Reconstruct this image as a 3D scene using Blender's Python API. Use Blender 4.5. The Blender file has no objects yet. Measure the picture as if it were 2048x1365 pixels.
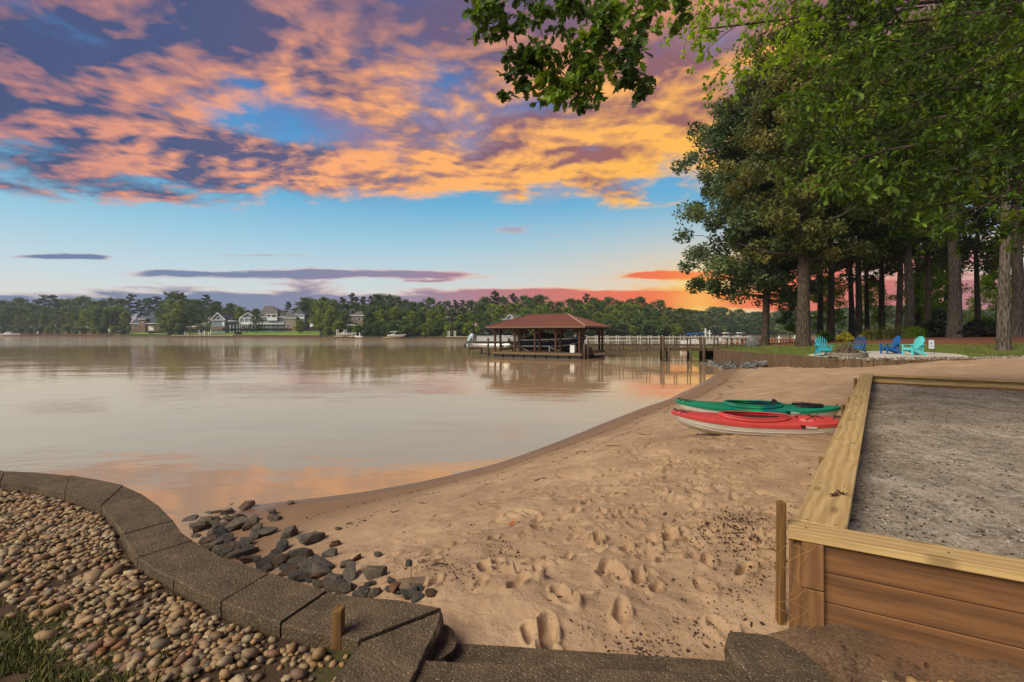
import bpy, bmesh, math, random
import numpy as np
from mathutils import Vector, Matrix

sc = bpy.context.scene
COL = sc.collection
R = math.radians
EYE = 2.8            # camera height above the lake in metres
FPX = 950.0          # focal length in photograph pixels (2048 wide)
HORIZON = 664.0      # photograph row of the horizon

def srgb(r, g, b):
    def f(c):
        c /= 255.0
        return c / 12.92 if c <= 0.04045 else ((c + 0.055) / 1.055) ** 2.4
    return (f(r), f(g), f(b), 1.0)

# ---------------------------------------------------------------- camera
cam_data = bpy.data.cameras.new("camera")
cam_data.sensor_width = 36.0
cam_data.lens = FPX / 2048.0 * 36.0
cam_data.shift_y = -(682.5 - HORIZON) / 2048.0
cam_data.clip_start = 0.05
cam_data.clip_end = 6000.0
cam = bpy.data.objects.new("camera", cam_data)
COL.objects.link(cam)
cam.location = (0, 0, EYE)
cam.rotation_euler = (R(90), 0, 0)
sc.camera = cam

# ---------------------------------------------------------------- shader expression helper
class X:
    """a socket with arithmetic"""
    def __init__(s, nt, sock): s.nt, s.s = nt, sock
    def _m(s, op, *a, clamp=False):
        n = s.nt.nodes.new("ShaderNodeMath"); n.operation = op; n.use_clamp = clamp
        for i, v in enumerate((s,) + a):
            if isinstance(v, X): s.nt.links.new(v.s, n.inputs[i])
            else: n.inputs[i].default_value = v
        return X(s.nt, n.outputs[0])
    def __add__(s, o): return s._m('ADD', o)
    __radd__ = __add__
    def __sub__(s, o): return s._m('SUBTRACT', o)
    def __rsub__(s, o): return (s * -1.0) + o
    def __mul__(s, o): return s._m('MULTIPLY', o)
    __rmul__ = __mul__
    def __truediv__(s, o): return s._m('DIVIDE', o)
    def pow(s, o): return s._m('POWER', o)
    def sqrt(s): return s._m('SQRT')
    def abs(s): return s._m('ABSOLUTE')
    def max(s, o): return s._m('MAXIMUM', o)
    def min(s, o): return s._m('MINIMUM', o)
    def exp(s): return s._m('EXPONENT')
    def atan2(s, o): return s._m('ARCTAN2', o)
    def frac(s): return s._m('FRACT')
    def clamp(s): return s._m('ADD', 0.0, clamp=True)
    def step(s, a, b):
        n = s.nt.nodes.new("ShaderNodeMapRange"); n.interpolation_type = 'SMOOTHSTEP'
        s.nt.links.new(s.s, n.inputs[0])
        for i, v in ((1, a), (2, b)):
            if isinstance(v, X): s.nt.links.new(v.s, n.inputs[i])
            else: n.inputs[i].default_value = v
        return X(s.nt, n.outputs[0])

class NT:
    def __init__(s, nt): s.nt = nt
    def node(s, t, **kw):
        n = s.nt.nodes.new(t)
        for k, v in kw.items(): setattr(n, k, v)
        return n
    def link(s, a, b): s.nt.links.new(a.s if isinstance(a, X) else a, b)
    def x(s, sock): return X(s.nt, sock)
    def val(s, v):
        n = s.nt.nodes.new("ShaderNodeValue"); n.outputs[0].default_value = v; return X(s.nt, n.outputs[0])
    def vec(s, a, b, c):
        n = s.nt.nodes.new("ShaderNodeCombineXYZ")
        for i, v in enumerate((a, b, c)):
            if isinstance(v, X): s.nt.links.new(v.s, n.inputs[i])
            else: n.inputs[i].default_value = v
        return n.outputs[0]
    def sep(s, v):
        n = s.nt.nodes.new("ShaderNodeSeparateXYZ"); s.nt.links.new(v, n.inputs[0])
        return [X(s.nt, o) for o in n.outputs]
    def noise(s, v, scale=1.0, detail=4.0, rough=0.55, dist=0.0, color=False, lac=2.0):
        n = s.nt.nodes.new("ShaderNodeTexNoise")
        if v is not None: s.nt.links.new(v, n.inputs['Vector'])
        n.inputs['Scale'].default_value = scale; n.inputs['Detail'].default_value = detail
        n.inputs['Roughness'].default_value = rough; n.inputs['Distortion'].default_value = dist
        n.inputs['Lacunarity'].default_value = lac
        return n.outputs['Color'] if color else X(s.nt, n.outputs['Fac'])
    def voronoi(s, v, scale, feature='F1', out='Distance', rnd=1.0, dim='3D'):
        n = s.nt.nodes.new("ShaderNodeTexVoronoi"); n.feature = feature
        if v is not None: s.nt.links.new(v, n.inputs['Vector'])
        n.voronoi_dimensions = dim
        n.inputs['Scale'].default_value = scale; n.inputs['Randomness'].default_value = rnd
        return X(s.nt, n.outputs[out]) if out == 'Distance' else n.outputs[out]
    def ramp(s, fac, stops, interp='LINEAR'):
        n = s.nt.nodes.new("ShaderNodeValToRGB"); n.color_ramp.interpolation = interp
        e = n.color_ramp.elements
        while len(e) < len(stops): e.new(0.5)
        for i, (p, c) in enumerate(stops):
            e[i].position = p; e[i].color = c if len(c) == 4 else (*c, 1)
        s.link(fac, n.inputs[0]); return n.outputs[0]
    def mix(s, fac, a, b, mode='MIX'):
        n = s.nt.nodes.new("ShaderNodeMix"); n.data_type = 'RGBA'; n.blend_type = mode
        for sock, v in ((n.inputs[0], fac), (n.inputs[6], a), (n.inputs[7], b)):
            if isinstance(v, X): s.nt.links.new(v.s, sock)
            elif isinstance(v, bpy.types.NodeSocket): s.nt.links.new(v, sock)
            elif isinstance(v, (int, float)): sock.default_value = v
            else: sock.default_value = v if len(v) == 4 else (*v, 1)
        return n.outputs[2]

# ---------------------------------------------------------------- sky (world)
world = bpy.data.worlds.new("World")
sc.world = world
world.use_nodes = True
wnt = world.node_tree
wnt.nodes.clear()
w = NT(wnt)
SUN_AZ, SUN_EL = R(21.5), R(3.2)
sun_v = (math.sin(SUN_AZ) * math.cos(SUN_EL), math.cos(SUN_AZ) * math.cos(SUN_EL), math.sin(SUN_EL))
tc = w.node("ShaderNodeTexCoord")
dx, dy, dz = w.sep(tc.outputs['Generated'])
horiz = (dx * dx + dy * dy).sqrt().max(0.001)
h = dz / horiz                                   # tangent of elevation
hp = h.max(0.0)
az = dx.atan2(dy)                                # 0 straight ahead, right positive
cosg = dx * sun_v[0] + dy * sun_v[1] + dz * sun_v[2]
ang = cosg._m('ARCCOSINE')                       # angle to the sunset glow
# clear sky
clear = w.ramp(hp / 1.2, [(0.0, srgb(238, 214, 178)), (0.035, srgb(226, 222, 212)), (0.085, srgb(196, 216, 224)), (0.15, srgb(152, 200, 222)),
                          (0.22, srgb(104, 174, 212)), (0.33, srgb(76, 144, 200)), (0.55, srgb(48, 100, 168)), (1.0, srgb(40, 78, 140))])
warm = ((ang * -1.0) / 0.26).exp() * (1.0 - h.step(0.05, 0.30))
clear = w.mix((warm * 0.95).clamp(), clear, srgb(255, 200, 120))
core = ((ang * ang * -1.0) / 0.0022).exp()
clear = w.mix(core.clamp(), clear, srgb(255, 226, 120))
# high broken cloud deck, seen in perspective
den = dz.max(0.0) + 0.10
pu, pv = dx / den, dy / den
warpc = w.noise(w.vec(pu, pv, 3.1), 1.5, 3, 0.5, color=True)
wx, wy, wz = w.sep(warpc)
qu = pu + (wx - 0.5) * 0.26
qv = pv + (wy - 0.5) * 0.26
def deck(u, v): return w.noise(w.vec(u * 1.0, v * 1.15, 7.3), 2.7, 10, 0.62)
def deck_soft(u, v): return w.noise(w.vec(u * 1.0, v * 1.15, 7.3), 2.7, 4.5, 0.56)
d0 = deck(qu, qv)
ds = deck_soft(qu, qv)
d1 = deck_soft(qu + math.sin(SUN_AZ) * 0.055, qv + math.cos(SUN_AZ) * 0.055)
d2 = deck_soft(qu + math.sin(SUN_AZ) * 0.17, qv + math.cos(SUN_AZ) * 0.17)
def blob(a, e, sa, se, amp):
    """bank (amp > 0) or gap (amp < 0) of the deck round azimuth a, tan elevation e"""
    p, q = (az - a) / sa, (h - e) / se
    return ((p * p + q * q) * -1.0).exp() * amp
def px2sky(px, py):
    a = math.atan((px - 1024) / FPX)
    return a, (HORIZON - py) / FPX * math.cos(a)
bias = w.val(0.0)
for (bx_, by_, sx_, sy_, amp) in SKY_BLOBS if 'SKY_BLOBS' in globals() else [
        (620, 255, 210, 42, -.13), (900, 300, 60, 25, -.10), (505, 165, 45, 35, -.05), (300, 90, 200, 110, .10), (520, 90, 120, 60, .08),
        (230, 250, 230, 90, .13), (420, 330, 200, 60, .13), (110, 330, 150, 40, .10), (640, 335, 210, 45, .20), (720, 215, 120, 55, .10), (1120, 330, 190, 80, .16), (1280, 200, 220, 110, .16),
        (1000, 120, 180, 110, .10), (700, 60, 200, 60, .05), (1250, 420, 90, 20, .12), (40, 130, 80, 60, .08), (330, 395, 60, 15, .12)]:
    a_, e_ = px2sky(bx_, by_)
    bias = bias + blob(a_, e_, sx_ / FPX * math.cos(a_), sy_ / FPX * math.cos(a_), amp)
hc = h / az._m('COSINE').max(0.6)
cover = hc.step(0.21, 0.33) * 0.34 - 0.30 + hc.step(0.30, 0.75) * 0.08
tot = d0 + bias + cover
dens = tot.step(0.42, 0.66)
thick = tot.step(0.52, 0.78)
lit = ((ds - d1) * 2.0 + (ds - d2) * 1.3 + (d0 - d1) * 1.2 + 0.50).clamp()
near = ((ang * -1.0) / 0.55).exp()                # 1 at the glow, falls off
lit_col = w.ramp(ang / 1.6, [(0.0, srgb(255, 214, 96)), (0.16, srgb(255, 186, 74)), (0.33, srgb(255, 178, 100)), (0.52, srgb(248, 166, 114)), (0.75, srgb(206, 136, 124)), (1.0, srgb(140, 110, 140))])
top_col = w.ramp(ang / 1.6, [(0.0, srgb(250, 150, 60)), (0.25, srgb(216, 132, 98)), (0.45, srgb(164, 116, 130)), (0.8, srgb(122, 98, 132)), (1.0, srgb(100, 92, 134))])
lit_col = w.mix((h.step(0.46, 0.72) * 0.75).clamp(), lit_col, top_col)
dark_col = w.ramp(ang / 1.6, [(0.0, srgb(206, 120, 70)), (0.2, srgb(158, 100, 92)), (0.4, srgb(108, 92, 120)), (0.65, srgb(74, 84, 124)), (1.0, srgb(58, 74, 116))])
big = w.noise(w.vec(pu, pv, 21.0), 1.25, 3, 0.5)
shade = (lit * 1.7 + (1.0 - thick) * 0.30 - 0.60 + (big - 0.5) * 1.5 + blob(*px2sky(620, 340), .42, .07, .28) + blob(*px2sky(1150, 330), .35, .10, .25) - h.step(0.34, 0.66) * 0.34 - (1.0 - near).step(0.5, 0.9) * 0.12 + near * 0.16).clamp()
cl = w.mix(shade, dark_col, lit_col)
veil_n = w.noise(w.vec(pu, pv, 11.0), 1.1, 6, 0.6)
veil = (veil_n + h.step(0.25, 0.70) * 0.22).step(0.50, 0.76) * h.step(0.20, 0.36)
veil_col = w.ramp(ang / 1.6, [(0.0, srgb(236, 160, 96)), (0.25, srgb(214, 146, 112)), (0.45, srgb(150, 118, 142)), (0.7, srgb(92, 92, 140)), (1.0, srgb(74, 82, 132))])
clear = w.mix((veil * 0.85).clamp(), clear, veil_col)
sky = w.mix((dens * 0.97).clamp(), clear, cl)
# low streaks and the stratus bank over the horizon
su, sv = az * 6.5, h * 46.0
swarp = w.noise(w.vec(az * 5.0, h * 10.0, 1.7), 1.0, 4, 0.55)
st = w.noise(w.vec(su, sv + swarp * 2.2, 4.2), 1.0, 7, 0.6)
def band(py, half, px0, px1, soft, amp):
    e = (HORIZON - py) / FPX
    a0, a1 = math.atan((px0 - 1024) / FPX), math.atan((px1 - 1024) / FPX)
    hh = (h / az._m('COSINE') - e) / (half / FPX)
    side = az.step(a0 - soft, a0 + soft) * (1.0 - az.step(a1 - soft, a1 + soft))
    return (hh * hh * -1.0).exp() * side * amp
low = (st - 0.5) * 1.25
for args in [(549, 10, 250, 930, .14, .50), (612, 30, -900, 560, .10, .60), (614, 34, 480, 1000, .18, .62), (592, 17, 930, 1420, .12, .5), (551, 11, 1240, 1650, .05, .5), (606, 22, 1000, 2000, .1, .44),
             (514, 6, 0, 230, .05, .5), (540, 70, 1500, 3200, .12, .40), (563, 4, 790, 900, .03, .36), (585, 22, 1700, 5000, .3, .5), (460, 9, 980, 1060, .03, .42), (449, 5, 850, 960, .03, .42), (511, 2.5, 420, 700, .1, .3), (495, 2.5, 180, 240, .02, .4)]:
    low = low + band(*args)
ldens = low.step(0.17, 0.44) * (1.0 - h.step(0.16, 0.26))
low_dark = w.ramp(ang / 1.3, [(0.0, srgb(255, 120, 24)), (0.10, srgb(240, 100, 56)), (0.25, srgb(196, 104, 104)), (0.45, srgb(142, 122, 152)), (0.7, srgb(104, 122, 158)), (1.0, srgb(88, 112, 152))])
low_edge = w.ramp(ang / 1.3, [(0.0, srgb(255, 206, 90)), (0.15, srgb(255, 168, 92)), (0.45, srgb(236, 176, 160)), (1.0, srgb(196, 172, 180))])
lowc = w.mix(low.step(0.22, 0.46), low_edge, low_dark)
sky = w.mix((ldens * 0.93).clamp(), sky, lowc)
sky = w.mix((core * 0.6).clamp(), sky, srgb(255, 206, 90))
sky = w.mix(h.step(0.02, -0.02), sky, srgb(120, 112, 110))
bg = w.node("ShaderNodeBackground"); bg.inputs['Strength'].default_value = 1.06
w.link(sky, bg.inputs['Color'])
wo = w.node("ShaderNodeOutputWorld"); w.link(bg.outputs[0], wo.inputs['Surface'])

# ---------------------------------------------------------------- soft fill lamp added behind the camera to brighten the foreground
fill_sun_l = bpy.data.lights.new("sun", 'SUN')
fill_sun_l.energy = 4.6
fill_sun_l.angle = R(38)
fill_sun_l.color = (1.0, 0.93, 0.77)
sun = bpy.data.objects.new("sun", fill_sun_l)
COL.objects.link(sun)
sun.rotation_euler = Vector((0.62, 0.48, -0.72)).to_track_quat('-Z', 'Y').to_euler()

sc.view_settings.view_transform = 'Standard'
sc.view_settings.look = 'None'
sc.view_settings.exposure = 0.0
sc.view_settings.gamma = 1.0
sc.render.engine = 'CYCLES'
sc.cycles.use_denoising = True
sc.cycles.max_bounces = 6
sc.cycles.diffuse_bounces = 3
sc.cycles.glossy_bounces = 3
sc.cycles.transmission_bounces = 4
sc.cycles.transparent_max_bounces = 6
sc.cycles.caustics_reflective = False
sc.cycles.caustics_refractive = False
world.cycles.sampling_method = 'MANUAL'
world.cycles.sample_map_resolution = 512

# ================================================================ helpers
rng = np.random.default_rng(7)
random.seed(7)

def G(px, py, z):
    """point at height z that the photograph shows at pixel (px, py)"""
    d = (EYE - z) * FPX / (py - HORIZON)
    return Vector(((px - 1024) / FPX * d, d, z))
def D(px, py, d):
    """point at depth d that the photograph shows at pixel (px, py)"""
    return Vector(((px - 1024) / FPX * d, d, EYE - (py - HORIZON) / FPX * d))

def tag(o, label=None, cat=None, group=None, kind=None):
    if label: o['label'] = label
    if cat: o['category'] = cat
    if group: o['group'] = group
    if kind: o['kind'] = kind
    return o
def empty(name, loc=(0, 0, 0), rz=0.0, **kw):
    o = bpy.data.objects.new(name, None); COL.objects.link(o)
    o.location = loc; o.rotation_euler = (0, 0, rz); o.empty_display_size = 0.2
    return tag(o, **kw)
def link(name, me, parent=None, loc=None, rz=None):
    o = bpy.data.objects.new(name, me); COL.objects.link(o)
    if parent is not None: o.parent = parent
    if loc is not None: o.location = loc
    if rz is not None: o.rotation_euler = (0, 0, rz)
    return o
def np_mesh(name, V, F, mat=None, smooth=True, tint=None):
    """uniform faces (M,k) from numpy"""
    V = np.asarray(V, np.float32); F = np.asarray(F, np.int32)
    me = bpy.data.meshes.new(name)
    k = F.shape[1]
    me.vertices.add(len(V)); me.vertices.foreach_set('co', V.ravel())
    me.loops.add(F.size); me.loops.foreach_set('vertex_index', F.ravel())
    me.polygons.add(len(F))
    me.polygons.foreach_set('loop_start', np.arange(0, F.size, k, dtype=np.int32))
    me.polygons.foreach_set('use_smooth', np.full(len(F), smooth, dtype=bool))
    me.update(calc_edges=True); me.validate()
    if tint is not None:
        a = me.attributes.new('tint', 'FLOAT', 'POINT'); a.data.foreach_set('value', np.asarray(tint, np.float32))
    if mat: me.materials.append(mat)
    return me

class MB:
    """collects shapes; build() links them as one mesh object"""
    def __init__(s): s.v, s.f, s.sm = [], [], []
    def add(s, vs, fs, smooth=False):
        b = len(s.v); s.v += [tuple(p) for p in vs]; s.f += [tuple(i + b for i in f) for f in fs]; s.sm += [smooth] * len(fs); return s
    def box(s, c, size, rot=None, bev=0.0):
        x, y, z = (size[0] / 2, size[1] / 2, size[2] / 2)
        c = Vector(c)
        if bev <= 0:
            pts = [Vector((a * x, b * y, d * z)) for d in (-1, 1) for a, b in ((-1, -1), (1, -1), (1, 1), (-1, 1))]
            fs = [(3, 2, 1, 0), (4, 5, 6, 7), (0, 1, 5, 4), (1, 2, 6, 5), (2, 3, 7, 6), (3, 0, 4, 7)]
        else:
            e = min(bev, x * .9, y * .9, z * .9); pts = []; idx = {}
            for sx in (-1, 1):
                for sy in (-1, 1):
                    for sz in (-1, 1):
                        for k, p in enumerate(((sx * x, sy * (y - e), sz * (z - e)), (sx * (x - e), sy * y, sz * (z - e)), (sx * (x - e), sy * (y - e), sz * z))):
                            idx[(sx, sy, sz, k)] = len(pts); pts.append(Vector(p))
            fs = []
            def q(*ks): fs.append(tuple(idx[k] for k in ks))
            for g in (-1, 1):
                q(*[(g, a, b, 0) for a, b in ((-1, -1), (1, -1), (1, 1), (-1, 1))][::g])
                q(*[(a, g, b, 1) for a, b in ((-1, -1), (1, -1), (1, 1), (-1, 1))][::-g])
                q(*[(a, b, g, 2) for a, b in ((-1, -1), (1, -1), (1, 1), (-1, 1))][::g])
            for a in (-1, 1):
                for b in (-1, 1):
                    q(*[(a, b, -1, 0), (a, b, -1, 1), (a, b, 1, 1), (a, b, 1, 0)][::-a * b])
                    q(*[(a, -1, b, 0), (a, -1, b, 2), (a, 1, b, 2), (a, 1, b, 0)][::a * b])
                    q(*[(-1, a, b, 1), (-1, a, b, 2), (1, a, b, 2), (1, a, b, 1)][::-a * b])
            for a in (-1, 1):
                for b in (-1, 1):
                    for d in (-1, 1): q(*[(a, b, d, 0), (a, b, d, 1), (a, b, d, 2)][::a * b * d])
        if rot is not None: pts = [rot @ p for p in pts]
        return s.add([c + p for p in pts], fs)
    def bar(s, p0, p1, wd, ht=None, bev=0.0, roll=0.0):
        p0, p1 = Vector(p0), Vector(p1); d = p1 - p0
        q = d.to_track_quat('X', 'Z').to_matrix()
        if roll: q = q @ Matrix.Rotation(roll, 3, 'X')
        return s.box((p0 + p1) / 2, (d.length, wd, ht or wd), q, bev)
    def tube(s, path, rad, n=8, caps=True, smooth=True):
        path = [Vector(p) for p in path]
        if not hasattr(rad, '__len__'): rad = [rad] * len(path)
        up = None; rings = []; vs = []
        for i, p in enumerate(path):
            t = (path[min(i + 1, len(path) - 1)] - path[max(i - 1, 0)]).normalized()
            if up is None: up = t.orthogonal().normalized()
            up = (up - t * up.dot(t)).normalized() if (up - t * up.dot(t)).length > 1e-5 else t.orthogonal().normalized()
            sd = t.cross(up)
            for k in range(n):
                a = 2 * math.pi * k / n
                vs.append(p + (up * math.cos(a) + sd * math.sin(a)) * rad[i])
        fs = [(i * n + k, i * n + (k + 1) % n, (i + 1) * n + (k + 1) % n, (i + 1) * n + k) for i in range(len(path) - 1) for k in range(n)]
        if caps: fs += [tuple(range(n))[::-1], tuple((len(path) - 1) * n + k for k in range(n))]
        return s.add(vs, fs, smooth)
    def lathe(s, prof, c=(0, 0, 0), n=16, smooth=True):
        c = Vector(c); vs = [c + Vector((r * math.cos(2 * math.pi * k / n), r * math.sin(2 * math.pi * k / n), z)) for r, z in prof for k in range(n)]
        fs = [(i * n + k, i * n + (k + 1) % n, (i + 1) * n + (k + 1) % n, (i + 1) * n + k) for i in range(len(prof) - 1) for k in range(n)]
        fs += [tuple(range(n))[::-1], tuple((len(prof) - 1) * n + k for k in range(n))]
        return s.add(vs, fs, smooth)
    def prism(s, poly, z0, z1):
        """poly: ccw xy points"""
        n = len(poly); vs = [Vector((p[0], p[1], z0)) for p in poly] + [Vector((p[0], p[1], z1)) for p in poly]
        fs = [tuple(range(n))[::-1], tuple(range(n, 2 * n))] + [(i, (i + 1) % n, n + (i + 1) % n, n + i) for i in range(n)]
        return s.add(vs, fs)
    def loft(s, secs, closed=True, smooth=True, caps=True):
        n = len(secs[0]); vs = [p for c in secs for p in c]
        m = n if closed else n - 1
        fs = [(i * n + k, i * n + (k + 1) % n, (i + 1) * n + (k + 1) % n, (i + 1) * n + k) for i in range(len(secs) - 1) for k in range(m)]
        if caps and closed: fs += [tuple(range(n))[::-1], tuple((len(secs) - 1) * n + k for k in range(n))]
        return s.add(vs, fs, smooth)
    def mesh(s, name, mat):
        me = bpy.data.meshes.new(name); me.from_pydata(s.v, [], s.f)
        me.polygons.foreach_set('use_smooth', s.sm)
        if mat: me.materials.append(mat)
        me.update(); return me
    def build(s, name, mat, parent=None, loc=None, rz=None): return link(name, s.mesh(name, mat), parent, loc, rz)

def copy_tree(o, parent=None):
    c = o.copy(); COL.objects.link(c); c.parent = parent
    for ch in list(o.children): copy_tree(ch, c)
    return c

# ---------------------------------------------------------------- materials
MATS = {}
def mat(name, fn):
    m = bpy.data.materials.new(name); m.use_nodes = True
    nt = m.node_tree; nt.nodes.clear(); t = NT(nt)
    out = t.node("ShaderNodeOutputMaterial"); b = t.node("ShaderNodeBsdfPrincipled")
    nt.links.new(b.outputs[0], out.inputs['Surface'])
    b.inputs['Specular IOR Level'].default_value = 0.3
    fn(t, b, out); MATS[name] = m; return m
def setcol(t, b, c):
    if isinstance(c, bpy.types.NodeSocket): t.link(c, b.inputs['Base Color'])
    else: b.inputs['Base Color'].default_value = c if len(c) == 4 else (*c, 1)
def bump(t, b, hgt, strength=0.5, dist=0.02):
    n = t.node("ShaderNodeBump"); n.inputs['Strength'].default_value = strength; n.inputs['Distance'].default_value = dist
    t.link(hgt, n.inputs['Height']); t.link(n.outputs[0], b.inputs['Normal'])
def objco(t): return t.node("ShaderNodeTexCoord").outputs['Object']
def worldco(t): return t.node("ShaderNodeNewGeometry").outputs['Position']
def orand(t): return X(t.nt, t.node("ShaderNodeObjectInfo").outputs['Random'])
def plain(name, c, rough=0.6, var=0.25, scale=6.0, metal=0.0, bmp=0.15, spec=0.3):
    """a paint or stone colour with mottling and slight relief"""
    def fn(t, b, out):
        co = objco(t); n = t.noise(co, scale, 6, 0.6)
        lo = [x * (1 - var) for x in c[:3]]; hi = [min(1, x * (1 + var)) for x in c[:3]]
        setcol(t, b, t.ramp(n, [(0.3, lo), (0.7, hi)]))
        b.inputs['Roughness'].default_value = rough; b.inputs['Metallic'].default_value = metal
        b.inputs['Specular IOR Level'].default_value = spec
        if bmp: bump(t, b, t.noise(co, scale * 5, 4, 0.6), bmp, 0.01)
    return mat(name, fn)
def wood(name, c, dark, rough=0.75, ring=14.0, weather=0.3, knots=True):
    """grain runs along the object's x axis"""
    def fn(t, b, out):
        co = objco(t); x, y, z = t.sep(co); rnd = orand(t) * 37.0
        wv = t.noise(t.vec(x * 1.1 + rnd, y * 4.0, z * 4.0), 1.3, 3, 0.5)
        g = ((y * 1.0 + z * 0.7 + wv * 0.12) * ring * 6.28)._m('SINE') * 0.5 + 0.5
        fine = t.noise(t.vec(x * 2.0 + rnd, y * 60.0, z * 60.0), 1.0, 4, 0.6)
        f = (g * 0.30 + fine * 0.75 - 0.02).clamp()
        col = t.ramp(f, [(0.15, dark), (0.75, c)])
        stain = t.noise(t.vec(x * 0.9 + rnd, y * 5.0, z * 5.0), 1.5, 5, 0.6).step(0.48, 0.75)
        stain = (stain + t.noise(t.vec(x * 3.0 + rnd, y * 14.0, z * 14.0), 1.5, 6, 0.7).step(0.52, 0.7) * 0.7).clamp()
        col = t.mix(stain * weather, col, [q * 0.55 for q in dark[:3]])
        if knots:
            v = t.voronoi(t.vec(x * 1.6 + rnd, y * 5.0 + rnd, 0.0), 1.0, dim='2D')
            col = t.mix((1.0 - v.step(0.06, 0.13)) * 0.55, col, [q * 0.4 for q in dark[:3]])
        setcol(t, b, col); b.inputs['Roughness'].default_value = rough
        bump(t, b, f, 0.25, 0.006)
    return mat(name, fn)

# ---------------------------------------------------------------- thin-plate height fields
class TPS:
    def __init__(s, pts, lam=0.02):
        P = np.array(pts, float); s.P = P[:, :2]; n = len(P)
        K = s.k(s.P, s.P) + lam * np.eye(n); Q = np.c_[np.ones(n), s.P]
        A = np.block([[K, Q], [Q.T, np.zeros((3, 3))]])
        s.w = np.linalg.solve(A, np.r_[P[:, 2], 0, 0, 0])
    def k(s, a, b):
        r2 = ((a[:, None, :] - b[None, :, :]) ** 2).sum(-1); return 0.5 * r2 * np.log(r2 + 1e-9)
    def __call__(s, x, y):
        q = np.c_[np.ravel(x), np.ravel(y)].astype(float); n = len(s.P)
        o = np.concatenate([s.k(c, s.P) @ s.w[:n] + s.w[n] + c @ s.w[n + 1:] for c in np.array_split(q, max(1, len(q) // 40000))])
        return o.reshape(np.shape(x)) if np.shape(x) else float(o[0])

WATERLINE = [(1452, 736), (1440, 745), (1405, 765), (1360, 787), (1310, 808), (1250, 830), (1180, 858), (1100, 890), (1000, 925), (850, 962), (720, 985), (600, 1000), (500, 1015)]
sand_pts = [(*G(px, py, 0.0)[:2], 0.0) for px, py in WATERLINE]
for (x, y, z) in list(sand_pts):
    pass
sand_pts += [(x - 4.5 * .75, y + 4.5 * .65, -0.65) for x, y, z in sand_pts]
sand_pts += [(-.3, 2.9, 1.2), (.2, 2.2, 1.24), (1.0, 2.2, 1.27), (1.4, 2.4, 1.30), (2.8, 4.3, 1.25), (5.6, 7.8, 1.15), (4, 7.9, 1.08), (2.7, 7.9, .98), (1.2, 5.2, 1.02), (8.6, 11.8, 1.28), (12, 14, 1.42), (9.5, 15.5, 1.05),
             (16.2, 23, 1.02), (17.7, 21.7, 1.26), (20.5, 21.7, 1.5), (25, 20, 1.62), (30, 15, 1.75), (20, 12, 1.55), (16.7, 31, 0.5), (16.9, 36, 0.12),
             (-.8, 2.75, 1.12), (-1.43, 2.95, .92), (-2.0, 3.4, .70), (-2.6, 3.9, .46), (-3.3, 4.7, .18), (-4.0, 5.3, -.02), (-5.5, 5.6, -.3), (-2.3, 6.0, .30), (-1.0, 4.6, .75), (0.2, 7.0, .58), (-3.6, 6.6, .10), (4.8, 11.5, .72), (8.5, 18, .45), (12.8, 24.5, .42)]
beach_z = TPS(sand_pts)
lawn_z = TPS([(17.6, 42, 1.2), (18.6, 43.6, 1.2), (16.9, 31, 1.3), (16.5, 23.2, 1.38), (17.8, 22.1, 1.42), (20.5, 22.2, 1.48), (25, 20.6, 1.6), (32, 18, 1.75), (45, 14, 1.9),
              (20.3, 27.3, 1.46), (24, 27, 1.50), (17.5, 28, 1.42), (22, 36, 1.62), (28, 27, 1.7), (30, 33, 2.05), (36, 36, 2.3), (40, 25, 2.2), (26, 45, 1.7), (36, 50, 2.0), (50, 40, 2.5), (22, 58, .9), (35, 66, .9), (60, 70, 1.0), (90, 70, 1.4)])

# ================================================================ the setting
# ---- water
def m_water(t, b, out):
    co = worldco(t); x, y, z = t.sep(co)
    p = t.vec(x * 0.5, y * 1.0, z)
    gust = t.noise(t.vec(x * 0.02, y * 0.05, 0.0), 1.0, 3, 0.5)
    wind = (y + (gust - 0.5) * 40.0).step(72.0, 125.0)
    patch = t.noise(t.vec(x * 0.12, y * 0.22, 2.0), 1.0, 3, 0.5).step(0.48, 0.66)
    r1 = t.noise(p, 0.9, 4, 0.55); r2 = t.noise(p, 4.5, 3, 0.5); r3 = t.noise(p, 0.22, 2, 0.5)
    hgt = r1 * (wind * 0.28 + patch * 0.016 + 0.014) + r2 * (patch * 0.006 + 0.0015 + wind * 0.05) + r3 * 0.035
    # silty tan water body; sunset warmth is painted into the mirror's tint
    bn = t.node("ShaderNodeBump"); bn.inputs['Strength'].default_value = 1.0; bn.inputs['Distance'].default_value = 0.55; t.link(hgt, bn.inputs['Height'])
    di = t.node("ShaderNodeBsdfDiffuse"); t.link(t.ramp(t.noise(co, 0.05, 3, 0.5), [(0.3, srgb(172, 142, 110)), (0.7, srgb(186, 154, 120))]), di.inputs['Color'])
    gl = t.node("ShaderNodeBsdfGlossy"); gl.inputs['Color'].default_value = (1.0, 0.90, 0.77, 1); gl.inputs['Roughness'].default_value = 0.045
    fr_ = t.node("ShaderNodeFresnel"); fr_.inputs['IOR'].default_value = 1.85
    mx = t.node("ShaderNodeMixShader")
    for n_ in (gl, fr_): t.link(bn.outputs[0], n_.inputs['Normal'])
    t.link(fr_.outputs[0], mx.inputs[0]); t.link(di.outputs[0], mx.inputs[1]); t.link(gl.outputs[0], mx.inputs[2]); t.link(mx.outputs[0], out.inputs['Surface'])
M_WATER = mat("lake_water", m_water)
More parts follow.
